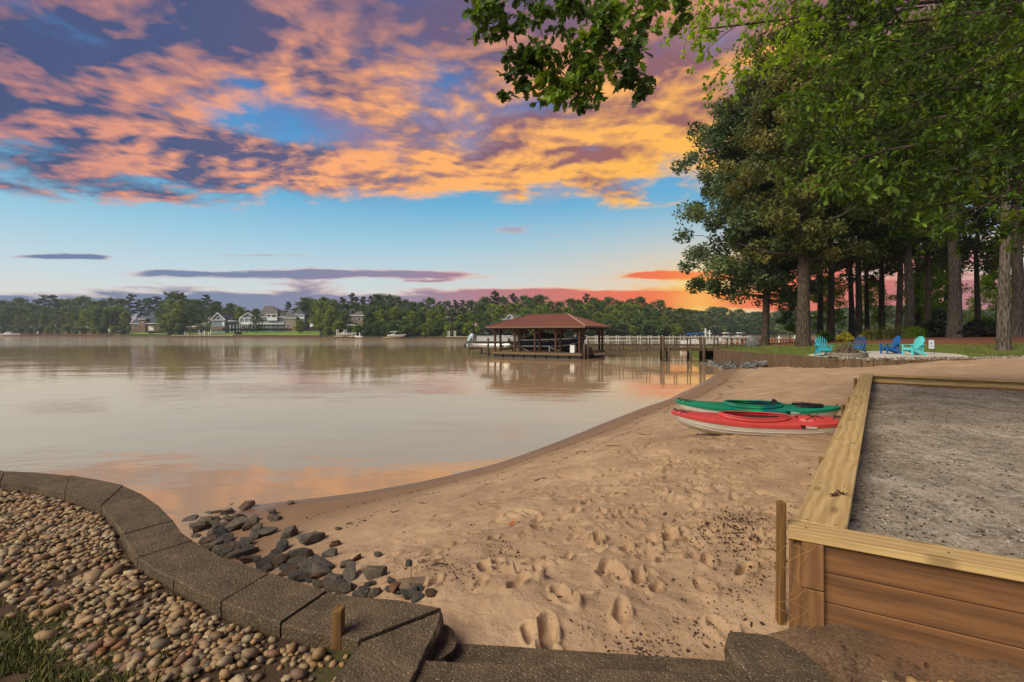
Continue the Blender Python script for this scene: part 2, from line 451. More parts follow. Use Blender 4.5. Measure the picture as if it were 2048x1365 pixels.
def grid_mesh(name, xs, ys, zf, m):
    XX, YY = np.meshgrid(xs, ys); ZZ = zf(XX, YY)
    nx, ny = len(xs), len(ys); V = np.stack([XX, YY, ZZ], -1).reshape(-1, 3)
    i = np.arange(nx * ny).reshape(ny, nx)
    F = np.stack([i[:-1, :-1], i[:-1, 1:], i[1:, 1:], i[1:, :-1]], -1).reshape(-1, 4)
    return np_mesh(name, V, F, m)
lake = tag(link("lake", grid_mesh("lake", np.linspace(-1500, 1500, 21), np.linspace(-30, 2400, 21), lambda a, c: a * 0, M_WATER)), kind='structure')

# ---- beach sand with footprints (real relief)
def m_sand(t, b, out):
    co = worldco(t); x, y, z = t.sep(co)
    n1 = t.noise(co, 1.3, 6, 0.6); n2 = t.noise(co, 40.0, 4, 0.7)
    col = t.ramp(n1 * 0.7 + n2 * 0.3, [(0.3, srgb(148, 118, 89)), (0.5, srgb(168, 136, 104)), (0.72, srgb(190, 158, 124))])
    gr = t.noise(co, 220.0, 2, 0.5)
    col = t.mix(gr.step(0.60, 0.72) * 0.35, col, srgb(120, 88, 66))
    speck = t.noise(co, 70.0, 2, 0.6).step(0.68, 0.74) * t.noise(co, 0.9, 4, 0.6).step(0.46, 0.70)
    col = t.mix(speck * 0.85, col, srgb(70, 50, 38))
    # wet strip along the water and the damp, greyer belt above it
    zz = z + (t.noise(co, 0.8, 4, 0.5) - 0.5) * 0.10
    damp = 1.0 - zz.step(0.15, 0.33)
    wet = 1.0 - zz.step(0.015, 0.10)
    col = t.mix(damp * 0.8, col, srgb(118, 88, 64))
    col = t.mix(wet * 0.6, col, srgb(110, 78, 56))
    setcol(t, b, col)
    t.link(0.88 - wet * 0.62, b.inputs['Roughness'])
    b.inputs['Specular IOR Level'].default_value = 0.35
    hgt = t.noise(co, 28.0, 5, 0.65) * 0.5 + t.noise(co, 5.0, 4, 0.6) * 0.8 + gr * 0.12
    n = t.node("ShaderNodeBump"); n.inputs['Distance'].default_value = 0.035
    t.link((1.0 - damp) * 0.75 + 0.08, n.inputs['Strength']); t.link(hgt, n.inputs['Height']); t.link(n.outputs[0], b.inputs['Normal'])
M_SAND = mat("beach_sand", m_sand)

def smooth_noise(x, y, cell, seed):
    r = np.random.default_rng(seed); T = r.random((256, 256)); fx, fy = x / cell, y / cell
    ix, iy = np.floor(fx).astype(int), np.floor(fy).astype(int); tx, ty = fx - ix, fy - iy
    tx, ty = tx * tx * (3 - 2 * tx), ty * ty * (3 - 2 * ty)
    g = lambda a, c: T[a % 256, c % 256]
    return (g(ix, iy) * (1 - tx) + g(ix + 1, iy) * tx) * (1 - ty) + (g(ix, iy + 1) * (1 - tx) + g(ix + 1, iy + 1) * tx) * ty - 0.5

# footprints: trails of alternating prints plus trampled areas
prints = []
def trail(p0, p1, n, wob=0.12):
    a, c = Vector(p0), Vector(p1); d = (c - a).normalized(); side = Vector((-d.y, d.x))
    for i in range(n):
        p = a.lerp(c, i / max(1, n - 1)) + side * ((-1) ** i * 0.11 + random.uniform(-wob, wob))
        prints.append((p.x, p.y, math.atan2(d.y, d.x) + random.uniform(-.35, .35), random.uniform(.075, .11), random.uniform(.028, .05)))
trail((0.1, 2.9), (2.6, 9.0), 14); trail((0.6, 2.6), (2.2, 6.4), 10); trail((0.3, 4.6), (3.9, 9.6), 12); trail((1.0, 3.1), (0.5, 5.8), 7)
trail((2.3, 6.6), (5.5, 12.5), 14); trail((1.6, 6.5), (4.4, 14.0), 16); trail((.9, 2.9), (2.9, 6.3), 10); trail((6, 13.5), (14.5, 20), 18); trail((7, 15), (17, 19), 20)
for i in range(130):
    t_ = random.random(); cx, cy = 0.6 + 2.2 * t_ + random.gauss(0, .55), 2.7 + 4.6 * t_ + random.gauss(0, .45)
    prints.append((cx, cy, random.uniform(0, 6.28), random.uniform(.06, .13), random.uniform(.025, .06)))
for i in range(240):
    cx, cy = random.uniform(-1.2, 4.2), random.uniform(3.0, 9.0)
    if beach_z(cx, cy) > .45: prints.append((cx, cy, random.uniform(0, 6.28), random.uniform(.07, .14), random.uniform(.012, .032)))
for i in range(90):
    prints.append((random.uniform(3, 16), random.uniform(9, 20), random.uniform(0, 6.28), random.uniform(.10, .16), random.uniform(.02, .05)))

NA, NR = 520, 760
az_ = np.linspace(R(-47), R(66), NA)
rr_ = np.geomspace(1.55, 52.0, NR)
AA, RR = np.meshgrid(az_, rr_)
SX, SY = RR * np.sin(AA), RR * np.cos(AA)
SZ = beach_z(SX, SY)
dry = np.clip((SZ - 0.25) / 0.35, 0, 1)
def relief(x, y): return smooth_noise(x, y, .9, 1) * .075 + smooth_noise(x, y, .33, 2) * .05 + smooth_noise(x, y, .13, 3) * .028 + smooth_noise(x, y, .06, 4) * .012
SZ = SZ + dry * relief(SX, SY)
for (cx, cy, an, L, dp) in prints:
    dx_, dy_ = SX - cx, SY - cy
    m_ = (np.abs(dx_) < .4) & (np.abs(dy_) < .4)
    if not m_.any(): continue
    u = dx_[m_] * math.cos(an) + dy_[m_] * math.sin(an); v = -dx_[m_] * math.sin(an) + dy_[m_] * math.cos(an)
    e = np.sqrt((u / L) ** 2 + (v / (L * .46)) ** 2)
    SZ[m_] += (-dp * np.clip(1 - e ** 3.5, 0, 1) ** .8 + dp * .6 * np.exp(-((e - 1.2) / .18) ** 2) * (1 + .5 * np.sin(3 * np.arctan2(v, u)))) * dry[m_]
idx_ = np.arange(NA * NR).reshape(NR, NA)
F_ = np.stack([idx_[:-1, :-1], idx_[1:, :-1], idx_[1:, 1:], idx_[:-1, 1:]], -1)
# keep what is above -0.7 and on the lake side of the lawn / outside the bank
keep = (SZ[:-1, :-1] > -0.75) & ~((SX[:-1, :-1] > 17.6) & (SY[:-1, :-1] > 22.8)) & ~((SX[:-1, :-1] > 26) & (SY[:-1, :-1] > 21.6)) & (SX[:-1, :-1] < 34)
F_ = F_[keep].reshape(-1, 4)
used = np.unique(F_); remap = np.full(NA * NR, -1); remap[used] = np.arange(len(used))
beach = tag(link("beach", np_mesh("beach", np.stack([SX, SY, SZ], -1).reshape(-1, 3)[used], remap[F_], M_SAND)), kind='structure')
def sand_at(x, y): return beach_z(x, y)
def sand_top(x, y):
    """surface of the sand with its small relief"""
    x, y = np.asarray(x, float), np.asarray(y, float); z = beach_z(x, y); return z + np.clip((z - .25) / .35, 0, 1) * relief(x, y)

# ---- lawn on the point at the right
def m_lawn(t, b, out):
    co = worldco(t)
    n1 = t.noise(co, 0.6, 5, 0.6); n2 = t.noise(co, 14.0, 5, 0.7)
    col = t.ramp(n1 * 0.45 + n2 * 0.55, [(0.30, srgb(66, 74, 26)), (0.5, srgb(98, 110, 36)), (0.7, srgb(132, 142, 54))])
    col = t.mix(t.noise(co, 0.35, 4, 0.6).step(0.56, 0.72) * 0.45, col, srgb(120, 100, 62))
    setcol(t, b, col); b.inputs['Roughness'].default_value = 0.9
    bump(t, b, n2 + t.noise(co, 45.0, 3, 0.6), 0.8, 0.06)
M_LAWN = mat("lawn", m_lawn)
front = [(18.9, 46.5), (18.75, 43.6), (17.95, 41), (17.3, 36), (17.0, 31), (16.75, 26.5), (16.7, 24), (17.1, 22.9), (18.2, 22.35), (20.5, 22.2), (25, 20.8), (32, 18), (45, 13), (60, 8)]
back = [(19.2, 48), (20.5, 55), (22, 60), (24, 63), (27, 66), (30, 67), (34, 68), (40, 69), (48, 70), (58, 70), (70, 70), (85, 68), (110, 62), (140, 55)]
def resample(P, n):
    P = np.array(P, float); s = np.r_[0, np.cumsum(np.linalg.norm(np.diff(P, axis=0), axis=1))]
    u = np.linspace(0, s[-1], n); return np.stack([np.interp(u, s, P[:, i]) for i in range(P.shape[1])], -1)
k_ = np.linspace(0, len(front) - 1, 130)
fr = np.stack([np.interp(k_, range(len(front)), np.array(front)[:, i]) for i in (0, 1)], -1)
bk = np.stack([np.interp(k_, range(len(back)), np.array(back)[:, i]) for i in (0, 1)], -1)
tt = np.linspace(0, 1, 90) ** 1.3
LP = fr[None] * (1 - tt)[:, None, None] + bk[None] * tt[:, None, None]
LZ = lawn_z(LP[..., 0], LP[..., 1]) + smooth_noise(LP[..., 0], LP[..., 1], 1.2, 5) * 0.05
LZ[-6:] = np.minimum(LZ[-6:], np.linspace(.9, -.8, 6)[:, None])
ii = np.arange(LZ.size).reshape(LZ.shape)
lawn = tag(link("lawn", np_mesh("lawn", np.dstack([LP, LZ]).reshape(-1, 3), np.stack([ii[:-1, :-1], ii[:-1, 1:], ii[1:, 1:], ii[1:, :-1]], -1).reshape(-1, 4)[:, ::1], M_LAWN)), kind='structure')

def drape(name, cx, cy, rx, ry, rz, zf, off, m, edge=.12, seed=1, n=72, rings=10):
    a = np.linspace(0, 2 * np.pi, n, endpoint=False); r = np.random.default_rng(seed)
    wob = 1 + edge * sum(np.sin(a * k + r.random() * 6.28) / k for k in (2, 3, 5, 9))
    V = [(cx, cy)] + [(cx + (rx * f * wob[i] * math.cos(a[i])) * math.cos(rz) - (ry * f * wob[i] * math.sin(a[i])) * math.sin(rz),
                       cy + (rx * f * wob[i] * math.cos(a[i])) * math.sin(rz) + (ry * f * wob[i] * math.sin(a[i])) * math.cos(rz)) for f in np.linspace(1 / rings, 1, rings) for i in range(n)]
    V = np.array(V); Z = zf(V[:, 0], V[:, 1]) + off
    Z[-n:] -= off + 0.03
    F = [(0, 1 + i, 1 + (i + 1) % n, 0) for i in range(n)]
    me = bpy.data.meshes.new(name)
    fs = [(0, 1 + i, 1 + (i + 1) % n) for i in range(n)] + [(1 + k * n + i, 1 + (k + 1) * n + i, 1 + (k + 1) * n + (i + 1) % n, 1 + k * n + (i + 1) % n) for k in range(rings - 1) for i in range(n)]
    me.from_pydata(np.c_[V, Z].tolist(), [], fs); me.materials.append(m)
    me.polygons.foreach_set('use_smooth', [True] * len(fs))
    return tag(link(name, me), kind='structure')

# ---- far shore: banks that rise behind the waterline
def m_bank(t, b, out):
    co = worldco(t)
    n1 = t.noise(co, 0.04, 5, 0.6); n2 = t.noise(co, 1.2, 4, 0.6)
    col = t.ramp(n1 * 0.6 + n2 * 0.4, [(0.35, srgb(40, 44, 26)), (0.5, srgb(62, 66, 34)), (0.68, srgb(80, 66, 46))])
    x, y, z = t.sep(co)
    col = t.mix(1.0 - (z + n2 * 0.5).step(0.5, 1.0), col, srgb(72, 60, 46))
    setcol(t, b, col); b.inputs['Roughness'].default_value = 0.95
M_BANK = mat("far_bank", m_bank)
SHORE = [(-700, 360), (-300, 345), (0, 330), (150, 318), (230, 285), (330, 258), (460, 244), (640, 226), (720, 207), (830, 200), (960, 197), (1120, 195), (1260, 196), (1365, 203), (1385, 330), (1440, 352), (1560, 352), (1800, 335), (2100, 310), (2600, 270), (3600, 220)]
def shore_d(px):
    return float(np.interp(px, [s[0] for s in SHORE], [s[1] for s in SHORE]))
def shore_pt(px, off=0.0):
    d = shore_d(px) + off; return Vector(((px - 1024) / FPX * d, d, 0))
def bank_z(off): return float(np.interp(off, [0, 1.5, 4, 30, 90, 200], [-.2, .8, 1.3, 3.2, 6.0, 7.5]))
pxs = [p for a, b_ in zip(SHORE[:-1], SHORE[1:]) for p in np.linspace(a[0], b_[0], 6)[:-1]] + [SHORE[-1][0]]
offs = [-3, 0, 1.5, 4, 12, 30, 60, 90, 150, 260]
BV = []
for o_ in offs:
    for j, p in enumerate(pxs):
        q = shore_pt(p, o_ + (math.sin(j * 1.7) + math.sin(j * .6)) * .8 * (o_ < 5)); BV.append((q.x, q.y, -1.0 if o_ < 0 else bank_z(o_)))
ib = np.arange(len(BV)).reshape(len(offs), len(pxs))
far_bank = tag(link("far_shore", np_mesh("far_shore", BV, np.stack([ib[:-1, :-1], ib[:-1, 1:], ib[1:, 1:], ib[1:, :-1]], -1).reshape(-1, 4), M_BANK)), kind='structure')

# ================================================================ foreground
def ground_hit(px, py, zf, d0=1.5, d1=60.0):
    """where the ray through a pixel meets a height field"""
    ds = np.geomspace(d0, d1, 1500); x = (px - 1024) / FPX * ds; z = EYE - (py - HORIZON) / FPX * ds
    g = zf(x, ds); k = int(np.argmax(z < g)); return Vector((x[k], ds[k], float(g[k])))

def m_aggregate(t, b, out):
    co = worldco(t)
    n = t.noise(co, 2.2, 6, 0.65); big = t.noise(co, 9.0, 5, 0.6)
    col = t.ramp(n * .5 + big * .5, [(0.32, srgb(58, 45, 33)), (0.52, srgb(86, 69, 50)), (0.72, srgb(112, 91, 66))])
    v = t.voronoi(co, 85.0); vc = t.voronoi(co, 85.0, out='Color'); r, g, bb = t.sep(vc)
    stone = (1.0 - v.step(0.30, 0.46)) * r.step(0.45, 0.50)
    col = t.mix(stone * 0.8, col, t.ramp(g, [(0.0, srgb(60, 48, 36)), (0.45, srgb(104, 88, 66)), (0.8, srgb(120, 104, 80)), (1.0, srgb(152, 138, 112))]))
    v2 = t.voronoi(co, 200.0, out='Color'); r2 = t.sep(v2)[0]
    col = t.mix(r2.step(0.86, 0.9) * 0.35, col, srgb(140, 124, 98))
    moss = t.noise(co, 3.5, 5, 0.6).step(0.55, 0.72)
    col = t.mix(moss * 0.45, col, srgb(54, 50, 34))
    setcol(t, b, col); b.inputs['Roughness'].default_value = 0.9
    bump(t, b, (1.0 - v) * 0.7 + big * 0.6, 0.6, 0.012)
M_AGG = mat("exposed_aggregate", m_aggregate)

# ---- curved concrete wall with cap slabs
CAP = [((-330, 950), (-330, 931), 1), ((-150, 955), (-140, 934), 1), ((0, 964), (10, 941.5), 1), ((70, 971), (75, 944.5), 0), ((130, 985), (140, 951), 1), ((170, 998), (195, 960), 0), ((202, 1012), (247, 971), 1),
       ((216, 1028), (285, 988), 0), ((229, 1044), (316, 1009), 0), ((245, 1068), (347, 1040), 1), ((258, 1092), (362, 1062), 0), ((275, 1114), (387, 1079), 1), ((308, 1137), (417, 1097), 0), ((347, 1157), (448, 1114), 1),
       ((395, 1182), (494, 1130), 0), ((442, 1204), (541, 1146), 1), ((500, 1226), (598, 1164), 0), ((561, 1246), (655, 1182), 1), ((620, 1262), (715, 1191), 0), ((690, 1272), (800, 1198), 0), ((718, 1279), (884, 1214), 1)]
Z_CAP = 1.40
cin = [G(*c[0], Z_CAP) for c in CAP]; cout = [G(*c[1], Z_CAP) for c in CAP]
wall = empty("curved_concrete_wall", (cin[9].x, cin[9].y, 0), label="low curved concrete retaining wall with pebbly cap slabs between pebble bed and lake", cat="retaining wall")
def local(root, p): return Vector(p) - root.location
joints = [i for i, c in enumerate(CAP) if c[2]]
for a, b_ in zip(joints[:-1], joints[1:]):
    mb = MB(); secs = []; dz = random.uniform(-.006, .004)
    for i in range(a, b_ + 1):
        pi, po = cin[i].copy(), cout[i].copy()
        t_ = Vector((0, 0, 0))
        nb = cin[min(i + 1, b_)] - cin[max(i - 1, a)]; nb.normalize()
        if i == a: t_ = nb * .006
        if i == b_: t_ = nb * -.006
        ax = (po - pi).normalized(); e = .008
        q = [pi + t_ + Vector((0, 0, -.105)), pi + t_ + Vector((0, 0, -e)), pi + t_ + ax * e, po + t_ - ax * e, po + t_ + Vector((0, 0, -e)), po + t_ + Vector((0, 0, -.105))]
        secs.append([local(wall, p + Vector((0, 0, dz))) for p in q])
    mb.loft(secs, smooth=False)
    mb.build("cap_slab", M_AGG, wall)
mb = MB(); secs = []
for i in range(len(CAP)):
    pi, po = cin[i], cout[i]; ax = (po - pi).normalized()
    secs.append([local(wall, Vector((p.x, p.y, z))) for p, z in ((pi + ax * .03, -.9), (pi + ax * .03, Z_CAP - .112), (po - ax * .03, Z_CAP - .112), (po - ax * .03, -.9))])
mb.loft(secs, smooth=False); mb.build("wall_body", M_AGG, wall)

def rough_block(name, poly, z0, z1, m, parent=None, amp=.012, cuts=7, seed=0):
    bm = bmesh.new(); n = len(poly); cx = sum(p[0] for p in poly) / n; cy = sum(p[1] for p in poly) / n
    vb = [bm.verts.new((p[0] - cx, p[1] - cy, 0)) for p in poly]; vt = [bm.verts.new((p[0] - cx, p[1] - cy, z1 - z0)) for p in poly]
    bm.faces.new(vb[::-1]); bm.faces.new(vt)
    for i in range(n): bm.faces.new((vb[i], vb[(i + 1) % n], vt[(i + 1) % n], vt[i]))
    bmesh.ops.bevel(bm, geom=list(bm.edges), offset=.012, segments=1, affect='EDGES')
    bmesh.ops.triangulate(bm, faces=bm.faces[:])
    for _ in range(3):
        long_ = [e for e in bm.edges if e.calc_length() > .05]
        if long_: bmesh.ops.subdivide_edges(bm, edges=long_, cuts=1)
        bmesh.ops.triangulate(bm, faces=bm.faces[:])
    from mathutils import noise as mn
    for v in bm.verts:
        q = v.co + Vector((seed * 3.1, 0, 0)); top = 1.0 if v.co.z < (z1 - z0) - .005 else .3
        v.co += mn.noise_vector(q * 14) * amp * top + mn.noise_vector(q * 5) * amp * 1.3 * top
    me = bpy.data.meshes.new(name); bm.to_mesh(me); bm.free(); me.materials.append(m)
    o = link(name, me, parent, (cx, cy, z0))
    if parent is not None: o.location = Vector((cx, cy, z0)) - parent.location
    return o
steps = empty("concrete_steps", (.3, 2.1, 1.1), label="weathered concrete steps between two cheek slabs leading down onto the sand", cat="steps")
a0, a1 = G(719, 1281, Z_CAP), G(886, 1219, Z_CAP)
rough_block("cheek_slab", [(a0.x, a0.y), (-.727, 1.85), (-.75, .7), (-.44, .7), (-.413, 1.9), (-.385, 2.06), (-.345, 2.30), (a1.x, a1.y)], .85, Z_CAP - .002, M_AGG, steps, seed=1)
rough_block("broken_block", [(-.42, 2.10), (-.375, 2.06), (-.29, 2.22), (-.285, 2.38), (-.345, 2.44), (-.42, 2.3)], .80, 1.315, M_AGG, steps, amp=.022, seed=2)
rough_block("step_slab", [(-.36, 2.37), (-.37, 1.8), (1.0, 1.75), (1.02, 2.23)], .9, 1.262, M_AGG, steps, amp=.006, seed=3)
rough_block("step_slab", [(-.40, 2.075), (-.41, 1.2), (1.0, 1.15), (.98, 1.985)], .95, 1.372, M_AGG, steps, amp=.005, seed=4)
rough_block("cheek_block", [(1.0, 1.4), (1.30, 1.4), (1.32, 2.10), (1.22, 2.25), (1.03, 2.27), (.97, 2.15)], .9, 1.375, M_AGG, steps, amp=.022, seed=5)

# ---- earth behind the wall, pebbles, weeds
def m_soil(t, b, out):
    co = worldco(t); n1 = t.noise(co, 3.0, 6, 0.65); n2 = t.noise(co, 60.0, 4, 0.7)
    col = t.ramp(n1 * .5 + n2 * .5, [(0.3, srgb(44, 32, 22)), (0.5, srgb(72, 54, 37)), (0.7, srgb(100, 78, 54))])
    col = t.mix(t.noise(co, 1.6, 5, 0.6).step(0.52, 0.66) * 0.6, col, srgb(72, 74, 34))
    setcol(t, b, col); b.inputs['Roughness'].default_value = 0.95
    bump(t, b, n1 + n2 * .6, 0.9, 0.02)
M_SOIL = mat("brown_soil", m_soil)
def m_grit(t, b, out):
    co = worldco(t); n1 = t.noise(co, 4.0, 6, 0.65); n2 = t.noise(co, 70.0, 4, 0.7)
    col = t.ramp(n1 * .5 + n2 * .5, [(0.32, srgb(66, 48, 34)), (0.5, srgb(104, 80, 58)), (0.68, srgb(150, 120, 90))])
    setcol(t, b, t.mix(t.noise(co, 2.0, 4, 0.6).step(0.5, 0.65) * 0.6, col, srgb(118, 78, 50))); b.inputs['Roughness'].default_value = 0.95
    bump(t, b, n1 + n2 * .6, 0.9, 0.02)
Z_BED = 1.335
inn = np.array([(p.x, p.y) for p in cin]); bkc = resample([(-6.5, 4.0), (-4.5, 1.6), (-2.2, .9), (-.76, .7)], len(inn))
tb = np.linspace(0, 1, 50); BP = inn[None] * (1 - tb)[:, None, None] + bkc[None] * tb[:, None, None]
def bed_z(x, y): return Z_BED + smooth_noise(np.asarray(x), np.asarray(y), .5, 8) * .035 + smooth_noise(np.asarray(x), np.asarray(y), .12, 9) * .012
BZ = bed_z(BP[..., 0], BP[..., 1]); ii = np.arange(BZ.size).reshape(BZ.shape)
bed = tag(link("pebble_bed", np_mesh("pebble_bed", np.dstack([BP, BZ]).reshape(-1, 3), np.stack([ii[:-1, :-1], ii[1:, :-1], ii[1:, 1:], ii[:-1, 1:]], -1).reshape(-1, 4), M_SOIL)), kind='structure')
side_bed = tag(link("soil_strip", grid_mesh("soil_strip", np.linspace(1.25, 4.6, 60), np.linspace(.4, 2.38, 50), lambda a, c: 1.368 - np.clip((1.55 - a) / .35, 0, 1) * .10 + smooth_noise(a, c, .3, 3) * .06 + smooth_noise(a, c, .08, 4) * .025, mat('gritty_soil', m_grit))), kind='structure')

def ico(sub):
    bm = bmesh.new(); bmesh.ops.create_icosphere(bm, subdivisions=sub, radius=1.0)
    V = np.array([v.co[:] for v in bm.verts]); F = np.array([[v.index for v in f.verts] for f in bm.faces]); bm.free(); return V, F
def m_pebble(t, b, out):
    at = t.node("ShaderNodeAttribute", attribute_name='tint'); f = (X(t.nt, at.outputs['Fac']) + orand(t)).frac()
    col = t.ramp(f, [(0.0, srgb(104, 82, 56)), (0.14, srgb(154, 128, 92)), (0.28, srgb(142, 106, 66)), (0.42, srgb(178, 156, 120)), (0.55, srgb(124, 104, 78)), (0.66, srgb(154, 116, 70)), (0.78, srgb(166, 142, 106)), (0.9, srgb(96, 88, 76)), (1.0, srgb(140, 92, 58))])
    co = worldco(t); col = t.mix(t.noise(co, 55.0, 5, 0.65).step(0.42, 0.68) * 0.45, col, srgb(96, 68, 44))
    setcol(t, b, col); b.inputs['Roughness'].default_value = 0.62
    bump(t, b, t.noise(co, 160.0, 3, 0.6), 0.15, 0.004)
M_PEB = mat("river_pebble", m_pebble)
IV1, IF1 = ico(2); IV0, IF0 = ico(1)
def pebble_shape(r, V):
    f = r.uniform(.35, .6); s = np.array([1.0, r.uniform(.62, .85), f * r.uniform(.9, 1.1)]); P = np.abs(V) ** r.uniform(.82, 1.0) * np.sign(V) * s
    P = P * (1 + .10 * np.sin(V @ r.normal(0, 1.4, 3) + r.uniform(0, 6))[:, None]); return P
pr = np.random.default_rng(21)
cand = []
for gx in np.arange(-5.2, -.72, .0315):
    for gy in np.arange(1.65, 4.9, .0315):
        x, y = gx + pr.uniform(-.014, .014), gy + pr.uniform(-.014, .014); cand.append((x, y))
cand = np.array(cand)
# keep those behind the inner edge of the cap
from mathutils.geometry import intersect_point_line
def inside_poly(P, poly):
    c = np.zeros(len(P), bool); n = len(poly)
    for i in range(n):
        (x1, y1), (x2, y2) = poly[i], poly[(i + 1) % n]
        cond = ((y1 > P[:, 1]) != (y2 > P[:, 1])); xi = (x2 - x1) * (P[:, 1] - y1) / (y2 - y1 + 1e-12) + x1
        c ^= cond & (P[:, 0] < xi)
    return c
polyb = [tuple(p) for p in inn] + [tuple(p) for p in bkc[::-1]]
cand = cand[inside_poly(cand, polyb)]
ppx = 1024 + FPX * cand[:, 0] / cand[:, 1]; ppy = HORIZON + FPX * (EYE - Z_BED) / cand[:, 1]
inframe = (ppx > -1200) & (ppy < 1500)
edge_l = ppy - (1100 + .85 * ppx)                      # > 0: towards the grass in the lower left
prob = np.clip(1.0 - edge_l / 120.0, 0.05, 1.0) * np.where(edge_l > 150, .35, 1.0)
prob *= np.clip(1.15 - np.clip(ppx - 590, 0, 200) / 150, .35, 1)
prob *= np.where(smooth_noise(cand[:, 0], cand[:, 1], .22, 12) < -.30, .35, 1)
cand = cand[inframe & (pr.random(len(cand)) < prob)]
clear_of_edge = np.min(np.linalg.norm(cand[:, None] - resample(inn, 200)[None], axis=-1), axis=1) > .03
cand = cand[clear_of_edge]
in_view = (1024 + FPX * cand[:, 0] / cand[:, 1] > -40) & (HORIZON + FPX * (EYE - Z_BED) / cand[:, 1] < 1370)   # the ones that show come first
order = np.argsort(cand[:, 1] + np.where(in_view, 0, 100)); cand = cand[order]
variants = [np_mesh("pebble", pebble_shape(pr, IV0), IF0, M_PEB) for _ in range(10)]
near_n = 300
stuffV, stuffF, stuffT = [], [], []; base = 0
for k, (x, y) in enumerate(cand):
    s = .0218 * math.exp(pr.normal(0, .33)); z = float(bed_z(x, y)) + s * .22 + (pr.random() < .12) * .014
    eul = (pr.uniform(-.35, .35), pr.uniform(-.35, .35), pr.uniform(0, 6.28))
    if k < near_n:
        o = link("pebble", variants[int(pr.integers(10))], bed, (x, y, z)); o.rotation_euler = eul; o.scale = (s, s, s)
    else:
        from mathutils import Euler
        M = np.array(Euler(eul).to_matrix()) * s; stuffV.append(pebble_shape(pr, IV0) @ M.T + (x, y, z)); stuffF.append(IF0 + base); base += len(IV0); stuffT.append(np.full(len(IV0), pr.random()))
o = link("loose_pebbles", np_mesh("loose_pebbles", np.concatenate(stuffV), np.concatenate(stuffF), M_PEB, tint=np.concatenate(stuffT)), bed); tag(o, kind='stuff')
for k in range(110):
    s = .019 * math.exp(pr.normal(0, .3)); x, y = pr.uniform(1.5, 2.9), 2.02 - abs(pr.normal(0, .16))
    if y > 2.2 - .5 * (x - 1.3): y -= .3
    y = min(y, 1.92)
    o = link("pebble", variants[int(pr.integers(10))], side_bed, (x, y, 1.38 + s * .2)); o.rotation_euler = (0, 0, pr.uniform(0, 6)); o.scale = (s, s, s)
print("pebbles", len(cand))

# weeds and grass blades
def m_blade(t, b, out):
    at = t.node("ShaderNodeAttribute", attribute_name='tint'); f = X(t.nt, at.outputs['Fac'])
    setcol(t, b, t.ramp(f, [(0.0, srgb(60, 66, 28)), (0.5, srgb(92, 98, 42)), (0.85, srgb(126, 118, 62)), (1.0, srgb(140, 116, 72))]))
    b.inputs['Roughness'].default_value = 0.6
M_BLADE = mat("grass_blade", m_blade)
def blades(name, pts, h0, h1, zf, parent=None, width=.0035, seed=0, m=None):
    r = np.random.default_rng(seed); n = len(pts); pts = np.asarray(pts)
    z = zf(pts[:, 0], pts[:, 1]); hh = r.uniform(h0, h1, n); an = r.uniform(0, 6.28, n); le = r.uniform(.1, .9, n) * hh; a2 = r.uniform(0, 6.28, n)
    B = np.c_[pts, z - .005]; W = np.c_[np.cos(an), np.sin(an), np.zeros(n)] * width * r.uniform(.7, 1.5, n)[:, None]; Ld = np.c_[np.cos(a2), np.sin(a2), np.zeros(n)]
    Mi = B + Ld * (le * .35)[:, None] + np.c_[np.zeros((n, 2)), hh * .6]; T = B + Ld * le[:, None] + np.c_[np.zeros((n, 2)), hh]
    V = np.stack([B - W, B + W, Mi + W * .8, Mi - W * .8, T], 1).reshape(-1, 3); i = np.arange(n) * 5
    F = np.concatenate([np.c_[i, i + 1, i + 2], np.c_[i, i + 2, i + 3], np.c_[i + 3, i + 2, i + 4]])
    return tag(link(name, np_mesh(name, V, F, m or M_BLADE, tint=np.repeat(r.random(n), 5)), parent), kind='stuff')
gp = []
while len(gp) < 7500:
    px, py = pr.uniform(-80, 640), pr.uniform(1040, 1420); e = py - (1085 + .85 * px)
    if pr.random() < (1.0 if e > 120 else .35 if e > 40 else .16 if e > -60 else .014):
        q = G(px, py, Z_BED)
        if smooth_noise(np.array([q.x]), np.array([q.y]), .14, 31)[0] > .04: gp.append((q.x, q.y))
gp = np.array(gp); gp = gp[inside_poly(gp, polyb)]
blades("weed_grass", gp, .012, .045, bed_z, None, .0022, 5)

